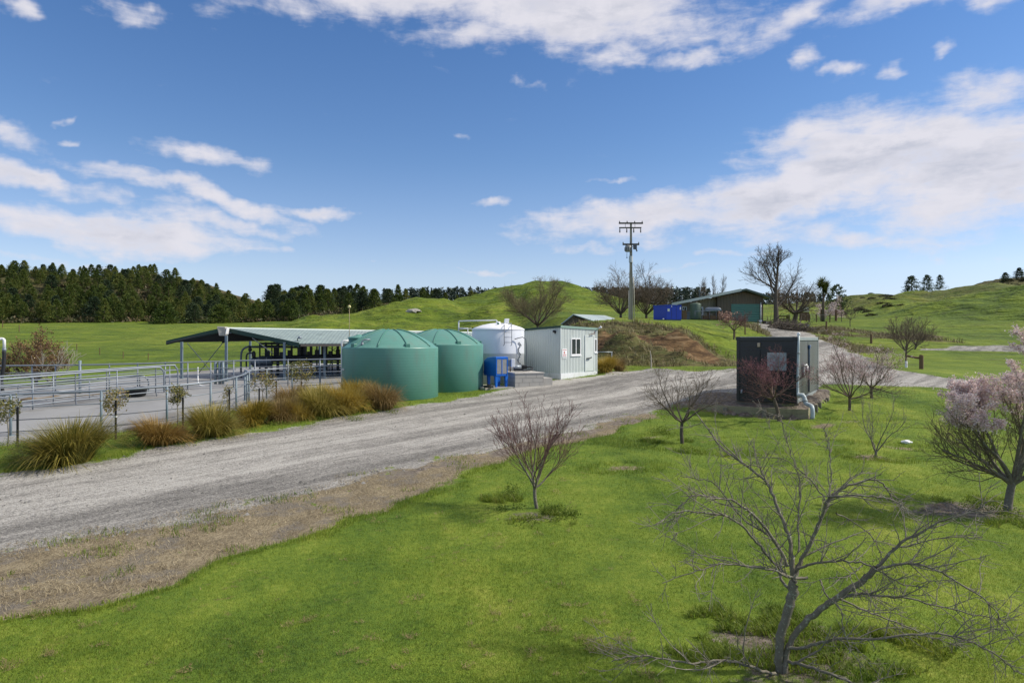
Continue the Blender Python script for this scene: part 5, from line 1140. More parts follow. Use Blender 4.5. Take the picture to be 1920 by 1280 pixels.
# ------------------------------------------------------------------ plant materials
def bark(name, col, lich=None, amt=.5, scale=14):
    m, nt, b, out = nt_new(name); g = NB(nt); pos = g.n('ShaderNodeTexCoord').outputs['Object']
    n = g.noise(pos, scale, 5, .65); c = g.mix(n, [q * .55 for q in col], [min(1, q * 1.5) for q in col])
    if lich: c = g.mix(g.mr(g.noise(pos, scale * 1.7, 4, .7), .55, .68, 0, amt), c, lich)
    g.link(c, b.inputs['Base Color']); pset(b, rough=.9, spec=.15)
    g.link(g.bump(g.noise(pos, scale * 4, 4, .7), .6, .01), b.inputs['Normal']); return m
def leafmat(name, cols, scale=2.0, trans=.25, rough=.6, obj=True):
    """leaf-sized faces: colour varies from leaf to leaf and plant to plant"""
    m, nt, b, out = nt_new(name); g = NB(nt)
    geo = g.n('ShaderNodeNewGeometry'); oi = g.n('ShaderNodeObjectInfo')
    r = geo.outputs['Random Per Island']
    f = g.math('ADD', g.math('MULTIPLY', r, .5), g.math('ADD', g.math('MULTIPLY', g.noise(geo.outputs['Position'], scale, 3), .5), g.math('MULTIPLY', g.math('SUBTRACT', oi.outputs['Random'], .5), .35)))
    k = len(cols); c = g.ramp(f, [(.18 + .64 * i / (k - 1), q) for i, q in enumerate(cols)])
    g.link(c, b.inputs['Base Color']); pset(b, rough=rough, spec=.25)
    if trans:
        t = g.n('ShaderNodeBsdfTranslucent'); g.link(c, t.inputs['Color']); mx = g.n('ShaderNodeMixShader'); mx.inputs[0].default_value = trans
        g.link(b.outputs[0], mx.inputs[1]); g.link(t.outputs[0], mx.inputs[2]); g.link(mx.outputs[0], out.inputs[0])
    return m
m_bark_grey = bark('lichen_bark', (.165, .15, .115), (.38, .40, .30), .8)
m_bark_brown = bark('brown_bark', (.13, .10, .075), (.22, .22, .16), .4)
m_bark_dark = bark('dark_bark', (.105, .088, .068), (.14, .14, .10), .4)
m_twig_red = bark('reddish_twigs', (.135, .075, .070))
m_twig_grey = bark('grey_twigs', (.20, .18, .145), (.36, .37, .29), .6)
m_twig_brown = bark('brown_twigs', (.125, .10, .072))
m_twig_olive = bark('olive_twigs', (.15, .13, .075))

# ------------------------------------------------------------------ leaf-sized faces in numpy
class Quads:
    def __init__(s, seed): s.r = np.random.RandomState(seed); s.v = []; s.f = []; s.n = 0
    def leaves(s, P, size, asp=.5, up=0.0, out=None, k=1, jit=0):
        P = np.repeat(np.asarray(P, float).reshape(-1, 3), k, 0); n = len(P)
        if jit: P = P + s.r.normal(0, jit, (n, 3))
        d = s.r.normal(0, 1, (n, 3)); d[:, 2] += up
        if out is not None: d += np.repeat(np.asarray(out, float).reshape(-1, 3), k, 0)
        d /= np.linalg.norm(d, axis=1, keepdims=True) + 1e-9
        w = np.cross(d, s.r.normal(0, 1, (n, 3))); w /= np.linalg.norm(w, axis=1, keepdims=True) + 1e-9
        L = size * s.r.uniform(.65, 1.35, (n, 1)); Wd = L * asp * .5
        q = np.stack([P, P + d * L * .45 + w * Wd, P + d * L, P + d * L * .45 - w * Wd], 1)
        s.v.append(q.reshape(-1, 3)); s.f.append(np.arange(4 * n).reshape(-1, 4) + s.n); s.n += 4 * n
    def get(s): return (np.concatenate(s.v), np.concatenate(s.f))
def blades(seed, P, L, lean, width, droop=.5, seg=3, az=None, Lj=.35):
    """arching grass blades: tapered ribbons of seg pieces rooted at P"""
    r = np.random.RandomState(seed); P = np.asarray(P, float); n = len(P)
    az = r.uniform(0, 2 * np.pi, n) if az is None else az
    L = np.asarray(L) * r.uniform(1 - Lj, 1 + Lj, n); lean = np.asarray(lean) * r.uniform(.5, 1.3, n)
    t = np.linspace(0, 1, seg + 1)
    u = np.stack([np.cos(az), np.sin(az), 0 * az], 1); w = np.stack([-np.sin(az), np.cos(az), 0 * az], 1)
    tw = r.uniform(-1, 1, (n, 1)); w = w + u * tw * .7
    ang0 = lean[:, None] + droop * t[None] * 1.0 * r.uniform(.4, 1.5, (n, 1))
    ds = L[:, None] / seg
    hx = np.concatenate([np.zeros((n, 1)), np.cumsum(np.sin(ang0[:, :-1]) * ds, 1)], 1)
    hz_ = np.concatenate([np.zeros((n, 1)), np.cumsum(np.cos(ang0[:, :-1]) * ds, 1)], 1)
    C = P[:, None] + u[:, None] * hx[..., None] + np.array([0, 0, 1.0]) * hz_[..., None]
    wd = width * (1 - t ** 1.5 * .92)[None, :, None] * r.uniform(.7, 1.3, (n, 1, 1)) * .5
    A = C - w[:, None] * wd; B = C + w[:, None] * wd
    V = np.stack([A, B], 2).reshape(n, -1, 3)
    base = np.arange(n)[:, None] * (2 * (seg + 1))
    F_ = [base + np.array([2 * i, 2 * i + 1, 2 * i + 3, 2 * i + 2])[None] for i in range(seg)]
    return V.reshape(-1, 3), np.concatenate(F_, 0)

# ------------------------------------------------------------------ bare branching trees
def stem(mb, p, d, L, r0, r1, rnd, seg=5, wob=.18, trop=0.0, n=5):
    pts = [Vector(p)]; dirs = [Vector(d).normalized()]; dd = dirs[0].copy()
    for i in range(seg):
        dd = dd + Vector((rnd.gauss(0, wob), rnd.gauss(0, wob), rnd.gauss(0, wob) + trop)); dd.normalize()
        pts.append(pts[-1] + dd * (L / seg)); dirs.append(dd.copy())
    mb.tube(pts, [r0 + (r1 - r0) * i / seg for i in range(seg + 1)], n, cap=False)
    return pts, dirs
def side(d, ang, az):
    u = d.orthogonal().normalized(); w = d.cross(u)
    return (d * math.cos(ang) + (u * math.cos(az) + w * math.sin(az)) * math.sin(ang)).normalized()
def twiggery(mb, pts, dirs, r, rnd, spec, lvl, tips, n=4):
    """children along a stem, recursive; spec rows: (count, length, angle, tropism, wobble)"""
    cnt, L, ang, trop, wob = spec[lvl]
    az = rnd.random() * 6.28
    for i in range(cnt):
        f = .22 + .78 * (i + rnd.random()) / cnt
        k = min(int(f * (len(pts) - 1)), len(pts) - 2); t = f * (len(pts) - 1) - k
        p = pts[k].lerp(pts[k + 1], t); d = dirs[k + 1]; az += 2.4 + rnd.gauss(0, .3)
        l = L * (1.25 - .6 * f) * rnd.uniform(.6, 1.3); q = side(d, ang * rnd.uniform(.65, 1.3), az)
        rr = max(r * (.42 if lvl + 1 < len(spec) else .5), MINR)
        a, b = stem(mb if lvl > 0 or True else mb, p, q, l, rr, max(rr * .35, MINR * .8), rnd, 5 if lvl == 0 else 3, wob, trop, 3 if lvl else n)
        if lvl + 1 < len(spec): twiggery(mb, a, b, rr * .8, rnd, spec, lvl + 1, tips)
        if lvl + 2 >= len(spec): tips.extend([(x.x, x.y, x.z) for x in a[1:]])
MINR = .0032
def bare_tree(name, label, base, h, spread, trunk_h, tr, nl, spec, bm, tm, seed, lean=(0, 0), up=.5, limb_trop=.05, group=None, leader=False, cat='tree', wob=.14):
    rnd = random.Random(seed); t = thing(name, label, cat, base, group); b = Vector(base)
    tk = MB(); cr = MB(); tips = []
    top = b + Vector((lean[0], lean[1], trunk_h))
    pts = [b - Vector((0, 0, .15)), b + Vector((0, 0, .05)), b.lerp(top, .5) + Vector((rnd.gauss(0, .02), rnd.gauss(0, .02), 0)) * trunk_h, top]
    tk.tube(smoothpts(pts, 3), [tr * (1.45 if i < 2 else 1.12 - .25 * i / 9) for i in range(10)], 9, cap=False)
    H_ = h - trunk_h; az = rnd.random() * 6
    if leader:
        lp, ld = stem(tk, top, Vector((0, 0, 1)), H_ * .95, tr * .8, tr * .12, rnd, 9, .025, .05, 7)
        twiggery(cr, lp[6:], ld[6:], tr * .2, rnd, [(max(3, c_ // 2), L_ * .8, *z_) for c_, L_, *z_ in spec[1:]], 0, tips)
    for i in range(nl):
        az += 2 * math.pi / nl + rnd.gauss(0, .25)
        f = (i / max(nl - 1, 1)); 
        if leader:
            k = f * 6; st_ = lp[int(k)].lerp(lp[int(k) + 1], k - int(k)); ll = max(spread * (1.05 - .62 * f), h * .16) * rnd.uniform(.8, 1.15); el = up + .35 * f; rr = tr * (.42 - .22 * f)
        else:
            st_ = top - Vector((0, 0, trunk_h * .22 * rnd.random() * (nl > 4))); el = min(max(up + rnd.gauss(0, .2), .02), 1.4) if i else 1.25
            ll = .95 / math.hypot(math.cos(el) / spread, math.sin(el) / H_); rr = tr * rnd.uniform(.48, .62)
        d = Vector((math.cos(az) * math.cos(el), math.sin(az) * math.cos(el), math.sin(el)))
        lp_, ld_ = stem(tk, st_, d, ll * rnd.uniform(.85, 1.1), rr, rr * .22, rnd, 7, wob, limb_trop, 6)
        q_ = min(1, max(.3, 1.25 * ll / spread)) if leader else 1
        twiggery(cr, lp_, ld_, rr * .6, rnd, [(c_, L_ * q_, *z_) for c_, L_, *z_ in spec], 0, tips)
    build('trunk', tk, bm, t, smooth=True); build('crown', cr, tm, t, smooth=True)
    return t, np.array(tips), rnd
def blossom(t, tips, size, mat, seed, count, name='blossom', jit=.03, cond=None):
    q = Quads(seed); r = np.random.RandomState(seed)
    P = tips if cond is None else tips[cond(tips)]
    if len(P) == 0: return
    P = P[r.randint(0, len(P), count)]
    q.leaves(P, size, .85, k=3, jit=jit); build(name, q.get(), mat, t)
m_pink = leafmat('pink_blossom', [(.45, .26, .28), (.62, .45, .45), (.76, .64, .62)], 3, .3)
m_palepink = leafmat('pale_pink_blossom', [(.58, .44, .43), (.76, .64, .61), (.85, .79, .74)], 3, .3)
m_bud = leafmat('dark_pink_bud', [(.10, .03, .04), (.19, .065, .08), (.32, .15, .17)], 3, .2)
m_tanleaf = leafmat('coral_leaf', [(.30, .15, .10), (.45, .26, .19), (.60, .42, .34)], 3, .3)

# tree on the lawn by the verge
b = G(1006, 958)
bare_tree('fruit_tree', 'young bare fruit tree with reddish upright twigs growing nearest the straw verge', b, 2.35, .85, .50, .036, 9, [(8, .82, .45, .13, .09), (5, .36, .5, .10, .11), (2, .15, .55, .05, .14)], m_bark_grey, m_twig_red, 5, (-.04, 0), .86, .07)
b = G(1279, 834)
bare_tree('fruit_tree', 'bare fruit tree with a clean dark trunk and wide flat crown by the gravel edge', b, 2.15, 1.55, .72, .052, 8, [(9, .72, .6, .06, .13), (5, .34, .65, .05, .15), (2, .15, .7, .03, .15)], m_bark_dark, m_twig_brown, 11, (0, 0), .42, .09)
b = G(1461, 792)
t, tips, rnd = bare_tree('fruit_tree', 'fruit tree with dark pink buds standing against the charcoal container', b, 2.85, 1.05, .95, .065, 8, [(9, .80, .6, .06, .12), (6, .36, .65, .05, .15), (2, .14, .7, .03, .15)], m_bark_brown, m_twig_red, 23, (-.22, .05), .62, .06)
blossom(t, tips, .024, m_bud, 4, 1300, 'bud', cond=lambda P: (P[:, 2] > 1.3) & (np.sin(P[:, 0] * 3.7) + np.sin(P[:, 2] * 4.1) > -.2))
b = G(1593, 772)
t, tips, rnd = bare_tree('blossom_tree', 'slender pink blossom tree just right of the charcoal container', b, 2.95, 1.25, .62, .055, 8, [(9, .85, .5, .08, .11), (6, .40, .55, .07, .13), (2, .16, .6, .04, .15)], m_bark_brown, m_twig_brown, 31, (0, 0), .72, .06)
blossom(t, tips, .028, m_pink, 6, 1700, cond=lambda P: P[:, 2] > 1.15)
b = G(1634, 748)
t, tips, rnd = bare_tree('blossom_tree', 'smaller pink blossom tree behind the slender one near the driveway', b, 2.3, 1.35, .55, .055, 8, [(9, .85, .6, .06, .12), (6, .38, .6, .06, .14), (2, .15, .6, .04, .15)], m_bark_dark, m_twig_brown, 37, (0, 0), .55, .06)
blossom(t, tips, .028, m_pink, 8, 1600, cond=lambda P: P[:, 2] > .95)
b = G(1641, 860)
bare_tree('fruit_tree', 'sparse forked bare sapling with grey bark in a ring of dry grass', b, 2.25, .75, .22, .036, 5, [(6, .62, .5, .10, .10), (4, .26, .6, .08, .12)], m_bark_grey, m_twig_grey, 43, (0.02, 0), .88, .06)
b = G(1889, 968)
t, tips, rnd = bare_tree('blossom_tree', 'large spreading cherry tree with pale pink blossom on its upper twigs', b, 4.35, 1.4, .72, .078, 13, [(9, .85, .6, .11, .12), (6, .42, .6, .08, .13), (3, .18, .6, .05, .15)], m_bark_grey, m_twig_olive, 59, (.10, 0), .78, .05)
blossom(t, tips, .031, m_palepink, 10, 16000, cond=lambda P: (P[:, 2] + .35 * np.sin(P[:, 0] * 3) > 2.0))

# ------------------------------------------------------------------ the big lichen covered plum in front, limb by limb
MINR = .0028
def c8(x, y): return 1150 + x / 2.37, 740 + y / 2.37
Y0 = G(1462, 1268).y
LIMBS = [  # points (crop column, row, depth offset) ; start radius, end radius
    ([(735, 1225, 0), (735, 1100, 0), (765, 990, 0), (795, 890, .02), (805, 830, .03)], .075, .055),
    ([(760, 1200, -.02), (785, 1100, -.02), (850, 1010, -.08), (940, 940, -.15), (1030, 880, -.22), (1110, 830, -.28), (1170, 770, -.3)], .055, .032),
    ([(1170, 770, -.3), (1280, 665, -.35), (1380, 610, -.4), (1450, 573, -.42), (1600, 525, -.5), (1660, 485, -.5)], .028, .006),
    ([(805, 840, .03), (795, 740, .1), (785, 640, .2), (740, 520, .35), (690, 400, .5), (600, 310, .65), (490, 230, .8), (430, 150, .9), (375, 75, 1.0)], .042, .006),
    ([(805, 830, .03), (830, 745, .1), (890, 620, .2), (945, 500, .3), (985, 430, .38), (1060, 392, .4), (1170, 370, .4), (1225, 430, .38), (1240, 470, .35)], .040, .005),
    ([(815, 780, .05), (860, 690, .0), (920, 560, -.1), (950, 470, -.2), (985, 455, -.25), (1130, 455, -.3), (1230, 470, -.35), (1310, 520, -.4)], .030, .005),
    ([(770, 760, .0), (745, 700, 0), (660, 570, -.05), (590, 510, -.1), (520, 470, -.15), (430, 455, -.2), (350, 455, -.25), (270, 525, -.3)], .030, .005),
    ([(760, 790, 0), (700, 735, -.1), (640, 660, -.2), (560, 575, -.3), (500, 545, -.35), (400, 530, -.4), (290, 528, -.45), (180, 590, -.5)], .028, .005),
    ([(860, 810, -.02), (790, 815, -.1), (730, 790, -.2), (640, 770, -.3), (480, 760, -.4), (380, 790, -.5), (215, 845, -.6)], .026, .004),
    ([(820, 770, 0), (880, 752, -.1), (960, 745, -.2), (1050, 745, -.3), (1110, 755, -.35), (1200, 800, -.4), (1290, 850, -.45), (1400, 860, -.5)], .024, .005),
    ([(1120, 820, -.28), (1200, 775, -.4), (1330, 760, -.5), (1440, 790, -.55), (1540, 850, -.6), (1650, 920, -.65), (1720, 1000, -.7), (1810, 1120, -.75)], .024, .004),
    ([(1000, 905, -.2), (1100, 888, -.3), (1200, 900, -.4), (1320, 912, -.45), (1500, 960, -.5), (1720, 1005, -.55)], .026, .005),
    ([(775, 1130, -.05), (880, 1115, -.2), (1000, 1090, -.35), (1200, 1090, -.5), (1400, 1070, -.6), (1560, 1100, -.7), (1700, 1170, -.8), (1800, 1255, -.85)], .030, .005),
    ([(730, 1245, -.05), (640, 1220, -.2), (540, 1190, -.3), (440, 1190, -.4), (350, 1200, -.5), (200, 1180, -.6), (100, 1170, -.65), (-10, 1195, -.7)], .028, .005),
    ([(955, 470, .3), (968, 380, .38), (965, 290, .45), (955, 220, .5), (938, 140, .55)], .014, .003),
    ([(825, 700, .1), (822, 560, .3), (830, 420, .5), (810, 310, .65), (780, 220, .75), (738, 75, .85)], .018, .004),
    ([(700, 420, .48), (665, 340, .45), (630, 308, .4), (560, 300, .35), (480, 310, .3)], .014, .003),
    ([(945, 470, .3), (890, 390, .45), (840, 335, .55), (760, 275, .65), (640, 265, .7)], .016, .003),
    ([(790, 870, .05), (740, 800, .2), (750, 700, .35), (700, 620, .5), (600, 560, .6), (520, 470, .7), (450, 380, .8), (370, 360, .85), (300, 345, .9)], .026, .004),
    ([(920, 820, -.15), (950, 900, -.35), (1010, 960, -.5), (1025, 1060, -.6), (1060, 1150, -.65)], .014, .004),
    ([(1110, 760, -.35), (1070, 800, -.45), (1010, 820, -.5), (960, 815, -.5)], .012, .004),
    ([(770, 1180, 0), (860, 1210, -.25), (1000, 1260, -.4), (1150, 1330, -.5)], .03, .012),
    ([(1000, 905, -.2), (1120, 960, -.05), (1260, 1010, .1), (1420, 1070, .2), (1530, 1110, .3)], .018, .003),
    ([(1640, 640, -.4), (1500, 640, -.38), (1350, 665, -.36), (1240, 690, -.34)][::-1], .014, .003),
    ([(985, 520, .2), (1080, 570, .3), (1160, 640, .35), (1195, 720, .35)], .012, .004),
]
rnd = random.Random(77)
fg = thing('plum_tree', 'large bare plum tree with grey lichen covered limbs filling the front of the lawn', 'tree', G(1462, 1268))
tk = MB(); cr = MB(); sp = MB()
for pts, r0, r1 in LIMBS:
    P = smoothpts([W(*c8(x, y), Y0 + d * .9) for x, y, d in pts], 5)
    P = [p + Vector((rnd.gauss(0, .006), rnd.gauss(0, .006), rnd.gauss(0, .006))) for p in P]
    n_ = len(P); r0 *= .58 if r0 > .05 else .66; R_ = [r0 + (r1 - r0) * (i / (n_ - 1)) ** .85 for i in range(n_)]
    if r0 > .03: P[0] = P[0] - Vector((0, 0, .3)); R_[0] *= 1.3
    tk.tube(P, R_, 8 if r0 > .02 else 6, cap=False)
    Lt = sum((P[i + 1] - P[i]).length for i in range(n_ - 1)); cnt = int(Lt / (.036 if r0 < .0298 else .3))
    for i in range(cnt):
        f = rnd.uniform(.15 if r0 < .0298 else .6, 1) ; k = min(int(f * (n_ - 1)), n_ - 2); d = (P[k + 1] - P[k]).normalized(); p = P[k].lerp(P[k + 1], rnd.random())
        kind = rnd.random()
        if kind < .55:      # short knobbly spur
            q = side(d, rnd.uniform(.8, 1.4), rnd.random() * 6.28); a, b_ = stem(cr, p, q, rnd.uniform(.03, .09), .0042, .003, rnd, 2, .3, .02, 4)
        else:
            big = rnd.random() < .10 and r0 > .012; l = rnd.uniform(.55, 1.05) if big else rnd.uniform(.12, .62) * (.6 + .6 * rnd.random()); q = side(d, rnd.uniform(.45, 1.1), rnd.random() * 6.28)
            q.z += rnd.choice((.5, .2, -.15)); q.normalize()
            a, b_ = stem(cr, p, q, l, min(R_[k] * .6, .011 if big else .0065), .0025, rnd, 8 if big else 5, .12, rnd.choice((.08, .0, -.05)), 4)
            for _ in range(int(l * 11)):
                kk = rnd.randrange(1, len(a) - 1); qq = side(b_[kk], rnd.uniform(.5, 1.1), rnd.random() * 6.28)
                c_, e_ = stem(cr, a[kk], qq, rnd.uniform(.05, .24), .0032, .002, rnd, 3, .16, .02, 3)
                if rnd.random() < .5: stem(cr, c_[1], side(e_[1], .9, rnd.random() * 6.28), rnd.uniform(.03, .1), .0025, .002, rnd, 2, .2, 0, 3)
build('trunk', tk, m_bark_grey, fg, smooth=True); build('crown', cr, m_twig_grey, fg, smooth=True)

# ------------------------------------------------------------------ trees round the house, pole and hill
MINR = .010
def gt_(px, Y): x = (px - 960) / F * Y; return Vector((x, Y, hz(x, Y)))
bare_tree('oak_tree', 'tallest bare tree with a straight trunk, beside the brown house', gt_(1455, 78), 9.6, 5.0, 1.9, .30, 17, [(8, 2.0, .55, .05, .10), (6, .9, .55, .05, .13), (3, .4, .6, .03, .15)], m_bark_dark, m_bark_dark, 62, (0, 0), .62, .05, leader=True)
MINR = .009
for px, Y, h_, s_, lab, sd in ((1164, 78, 6.6, 3.3, 'bare multi stemmed tree left of the power pole', 71), (1212, 80, 6.9, 3.2, 'bare multi stemmed tree right of the power pole', 73)):
    bare_tree('willow_tree', lab, gt_(px, Y), h_, s_, .5, .15, 12, [(10, 2.0, .5, .06, .13), (7, .95, .55, .05, .14), (4, .45, .6, .03, .15)], m_bark_dark, m_twig_brown, sd, (0, 0), .7, .05)
bare_tree('willow_tree', 'big bare many stemmed tree before the green hill behind the vat', gt_(1008, 86), 8.2, 4.6, .5, .15, 15, [(12, 2.2, .5, .08, .12), (8, 1.0, .55, .06, .13), (4, .45, .6, .03, .15)], m_bark_brown, m_twig_olive, 79, (0, 0), .62, .06)
for i, (px, h_, sd) in enumerate(((1322, 6.4, 1), (1337, 6.8, 2), (1354, 7.0, 3), (1311, 5.6, 4))):
    bare_tree('poplar_tree', ('slender bare poplar rising behind the house roof chimney', 'slender bare poplar second from the house chimney, behind the roof', 'slender bare poplar standing closest to the roof apex', 'shortest bare poplar, left of the house chimney')[i], gt_(px, 100 + i), h_, .9, 1.0, .12, 9, [(7, .9, .4, .1, .1), (4, .5, .45, .08, .12)], m_bark_dark, m_twig_brown, 80 + sd, (0, 0), 1.05, .1, leader=True)
bare_tree('twisted_tree', 'dark twisted tree with a broad brown twiggy crown behind the crate', gt_(1489, 84), 5.2, 3.3, 1.3, .30, 9, [(9, 1.7, .65, .03, .15), (7, .8, .7, .03, .15), (3, .35, .7, .02, .15)], m_bark_dark, m_twig_brown, 91, (.3, 0), .5, .04)
MINR = .007
t, tips, rnd = bare_tree('ornamental_tree', 'small round headed tree with coral leaves in front of the roller door', gt_(1376, 56), 2.75, 1.35, .85, .06, 8, [(8, .8, .6, .06, .12), (6, .38, .6, .05, .14), (2, .16, .6, .03, .15)], m_bark_brown, m_twig_red, 97, (0, 0), .6, .05)
blossom(t, tips, .07, m_tanleaf, 12, 260, 'leaf', cond=lambda P: P[:, 0] < 18.0)
b = gt_(1699, 45)
t, tips, rnd = bare_tree('pruned_tree', 'round crowned bare tree with a pale lower trunk beside the driveway corner', b, 3.5, 1.5, 1.15, .06, 10, [(9, .95, .5, .07, .11), (6, .45, .55, .06, .13), (2, .2, .6, .04, .15)], m_twig_brown, m_twig_brown, 101, (0, 0), .75, .05)
build('tree_guard', MB().lathe(b, [(.08, -.1), (.075, .42), (.06, .43)], 10), m_white, t, smooth=True)
bare_tree('leaning_bush', 'bare leaning bush on the slope behind the round crowned tree', gt_(1716, 58), 3.0, 2.0, .3, .07, 7, [(8, 1.1, .5, .05, .12), (6, .5, .55, .04, .14)], m_bark_dark, m_twig_olive, 103, (.1, 0), .75, .03, cat='bush')
for px, Y, h_, lab, sd in ((1578, 90, 2.8, 'small rusty twigged sapling right of the square gate post', 107), (1594, 80, 2.6, 'thin grey sapling on the grass above the driveway bend', 109)):
    bare_tree('sapling', lab, gt_(px, Y), h_, .9, .9, .045, 6, [(7, .7, .6, .06, .12), (5, .32, .6, .05, .14)], m_bark_dark, m_twig_red if sd == 107 else m_twig_brown, sd, (0, 0), .65, .05)
t, tips, rnd = bare_tree('blossom_tree', 'low pale pink blossom tree between the two square gate posts', gt_(1556, 97), 3.3, 1.6, .6, .09, 8, [(9, 1.0, .6, .05, .12), (6, .5, .6, .04, .14)], m_bark_dark, m_twig_brown, 113, (0, 0), .4, .04)
blossom(t, tips, .11, m_palepink, 14, 900, jit=.08)

# palm-like tree, pines
m_needle = leafmat('pine_needles', [(.030, .054, .012), (.070, .110, .022), (.130, .165, .034), (.21, .205, .055)], .16, .35)
m_needle_dark = leafmat('dark_pine_needles', [(.018, .034, .018), (.044, .072, .033), (.090, .120, .046)], .2, .3)
m_cord = leafmat('sword_leaves', [(.045, .065, .012), (.10, .125, .025), (.19, .19, .05)], 1.5, .25)
p = gt_(1543.5, 90); t = thing('cabbage_tree', 'palm-like tree with a ball of sword leaves on a straight trunk', 'tree', p)
build('trunk', MB().tube([p - Vector((0, 0, .2)), p + Vector((0, 0, 2.2)), p + Vector((.05, 0, 4.2))], [.2, .16, .13], 9).tube([p + Vector((0, 0, 3.0)), p + Vector((.35, 0, 3.6)), p + Vector((.5, 0, 4.3))], [.1, .09, .08], 8), m_bark_brown, t, smooth=True)
vs_, fs_ = [], []
for i, c_ in enumerate([(0.05, 0, 4.3), (.5, .1, 4.5), (-.45, 0, 4.5), (0, .3, 5.0), (.15, -.3, 3.9)]):
    r_ = np.random.RandomState(i); n_ = 170
    v_, f_ = blades(200 + i, np.tile(np.array(p) + c_, (n_, 1)), np.full(n_, .95), np.abs(r_.uniform(.1, 2.0, n_)), .08, .5)
    fs_.append(f_ + sum(len(x) for x in vs_)); vs_.append(v_)
build('crown', (np.concatenate(vs_), np.concatenate(fs_)), m_cord, t)
def conifer(name, h, rad, seed, mat, base_f=.06, nb=230, leaf=.55, power=.8, ragged=.25, per=9):
    r = np.random.RandomState(seed); q = Quads(seed)
    t = thing(name, 'proto', 'tree', (0, 0, 0))
    build('trunk', MB().tube([(0, 0, -.5), (0, 0, h * .5), (0, 0, h * .96)], [h * .02, h * .013, .02], 6), m_bark_dark, t, smooth=True)
    f = base_f + (1 - base_f) * r.uniform(0, 1, nb) ** 1.15
    Rr = rad * np.clip(1 - f, 0, 1) ** power * (1 + r.uniform(-ragged, ragged, nb)) + .04 * h * (1 - f)
    az = r.uniform(0, 2 * np.pi, nb); lob = 1 + .22 * np.sin(az * 3 + seed) + .15 * np.sin(az * 5 + f * 11 + seed)
    Rr = Rr * lob
    for s_ in np.linspace(.35, 1.0, per):
        P = np.stack([np.cos(az) * Rr * s_, np.sin(az) * Rr * s_, f * h + .10 * h * (s_ - .5) * (.2 + .8 * (1 - f)) - .02 * h * s_ ** 2], 1)
        o = np.stack([np.cos(az), np.sin(az), .5 + 0 * az], 1) * 1.3
        q.leaves(P, leaf * (1.05 - .35 * s_) * h / 9, .42, .5, o, jit=.05 * h / 9 * 2)
    build('crown', q.get(), mat, t)
    return t
protos = [conifer('pine_tree', 9, 3.5, 1, m_needle, .0, 300, .8, .62), conifer('pine_tree', 9, 4.0, 2, m_needle, .0, 330, .85, .5), conifer('pine_tree', 9, 3.1, 3, m_needle, .0, 280, .75, .72, .3), conifer('pine_tree', 9, 4.0, 4, m_needle_dark, .0, 320, .85, .5, .35), conifer('pine_tree', 9, 3.7, 5, m_needle, .0, 280, .8, .6, .4)]
rp = random.Random(12); used = set()
LABF = 'dark green pine packed among others in the plantation on the hill'
LABB = 'distant dark pine in the wood between the plantation and the green hill'
def plant(x, y, h_, k, label, group, zz=None):
    pr = protos[k]; sc = h_ / 9; loc = (x, y, (hz(x, y) if zz is None else zz) - .2)
    s3 = (sc * rp.uniform(.85, 1.15), sc * rp.uniform(.85, 1.15), sc)
    if k not in used:
        used.add(k); pr.location = loc; pr.rotation_euler = (0, 0, rp.random() * 6.28); pr.scale = s3; pr['label'] = label; pr['group'] = group; return pr
    o = dup(pr, loc, rp.random() * 6.28, s3, label); o['group'] = group; return o
# plantation on the near hill: spread by the photo's columns, several depths
spots = []
tries = 0
while len(spots) < 222 and tries < 60000:
    tries += 1
    Y = rp.uniform(262, 352); px = rp.uniform(-60, 560); x = (px - 960) / F * Y
    f, zc = ridge_f(np.array(x), np.array(Y), RIDGES[0]); f = float(f)
    if f < .012: continue
    if vnoise(x * .03, Y * .03, 5) < .26 and f > .1: continue
    if Y > 338: continue
    dmin = 3.3 + 1.0 * rp.random()
    if any((x - a) ** 2 + (Y - b_) ** 2 < dmin ** 2 for a, b_ in spots): continue
    spots.append((x, Y))
for x, Y in spots:
    f = float(ridge_f(np.array(x), np.array(Y), RIDGES[0])[0]); plant(x, Y, rp.uniform(6.6, 9.2) * (1.0 - .22 * f), rp.choice((0, 0, 1, 2, 2, 3, 4)), LABF, 'pines of the plantation')
for px, Y, h_, lab in ((308, 256, 10, 'rounded pine standing alone at the foot of the plantation'), (413, 262, 9, 'broad pine bush at the front edge of the plantation')):
    x = (px - 960) / F * Y; o = plant(x, Y, h_, 1, lab, 'pines of the plantation'); o.scale = (o.scale[0] * 1.25, o.scale[1] * 1.25, o.scale[2] * .8)
n_ = 0
while n_ < 66:
    px = rp.uniform(505, 905); Y = rp.uniform(318, 420); x = (px - 960) / F * Y
    if px > 800 and Y < 380: continue
    plant(x, Y, rp.uniform(8.5, 12) * (1 if px < 780 else .75), rp.choice((0, 3, 3, 2)), LABB, 'pines of the far wood'); n_ += 1
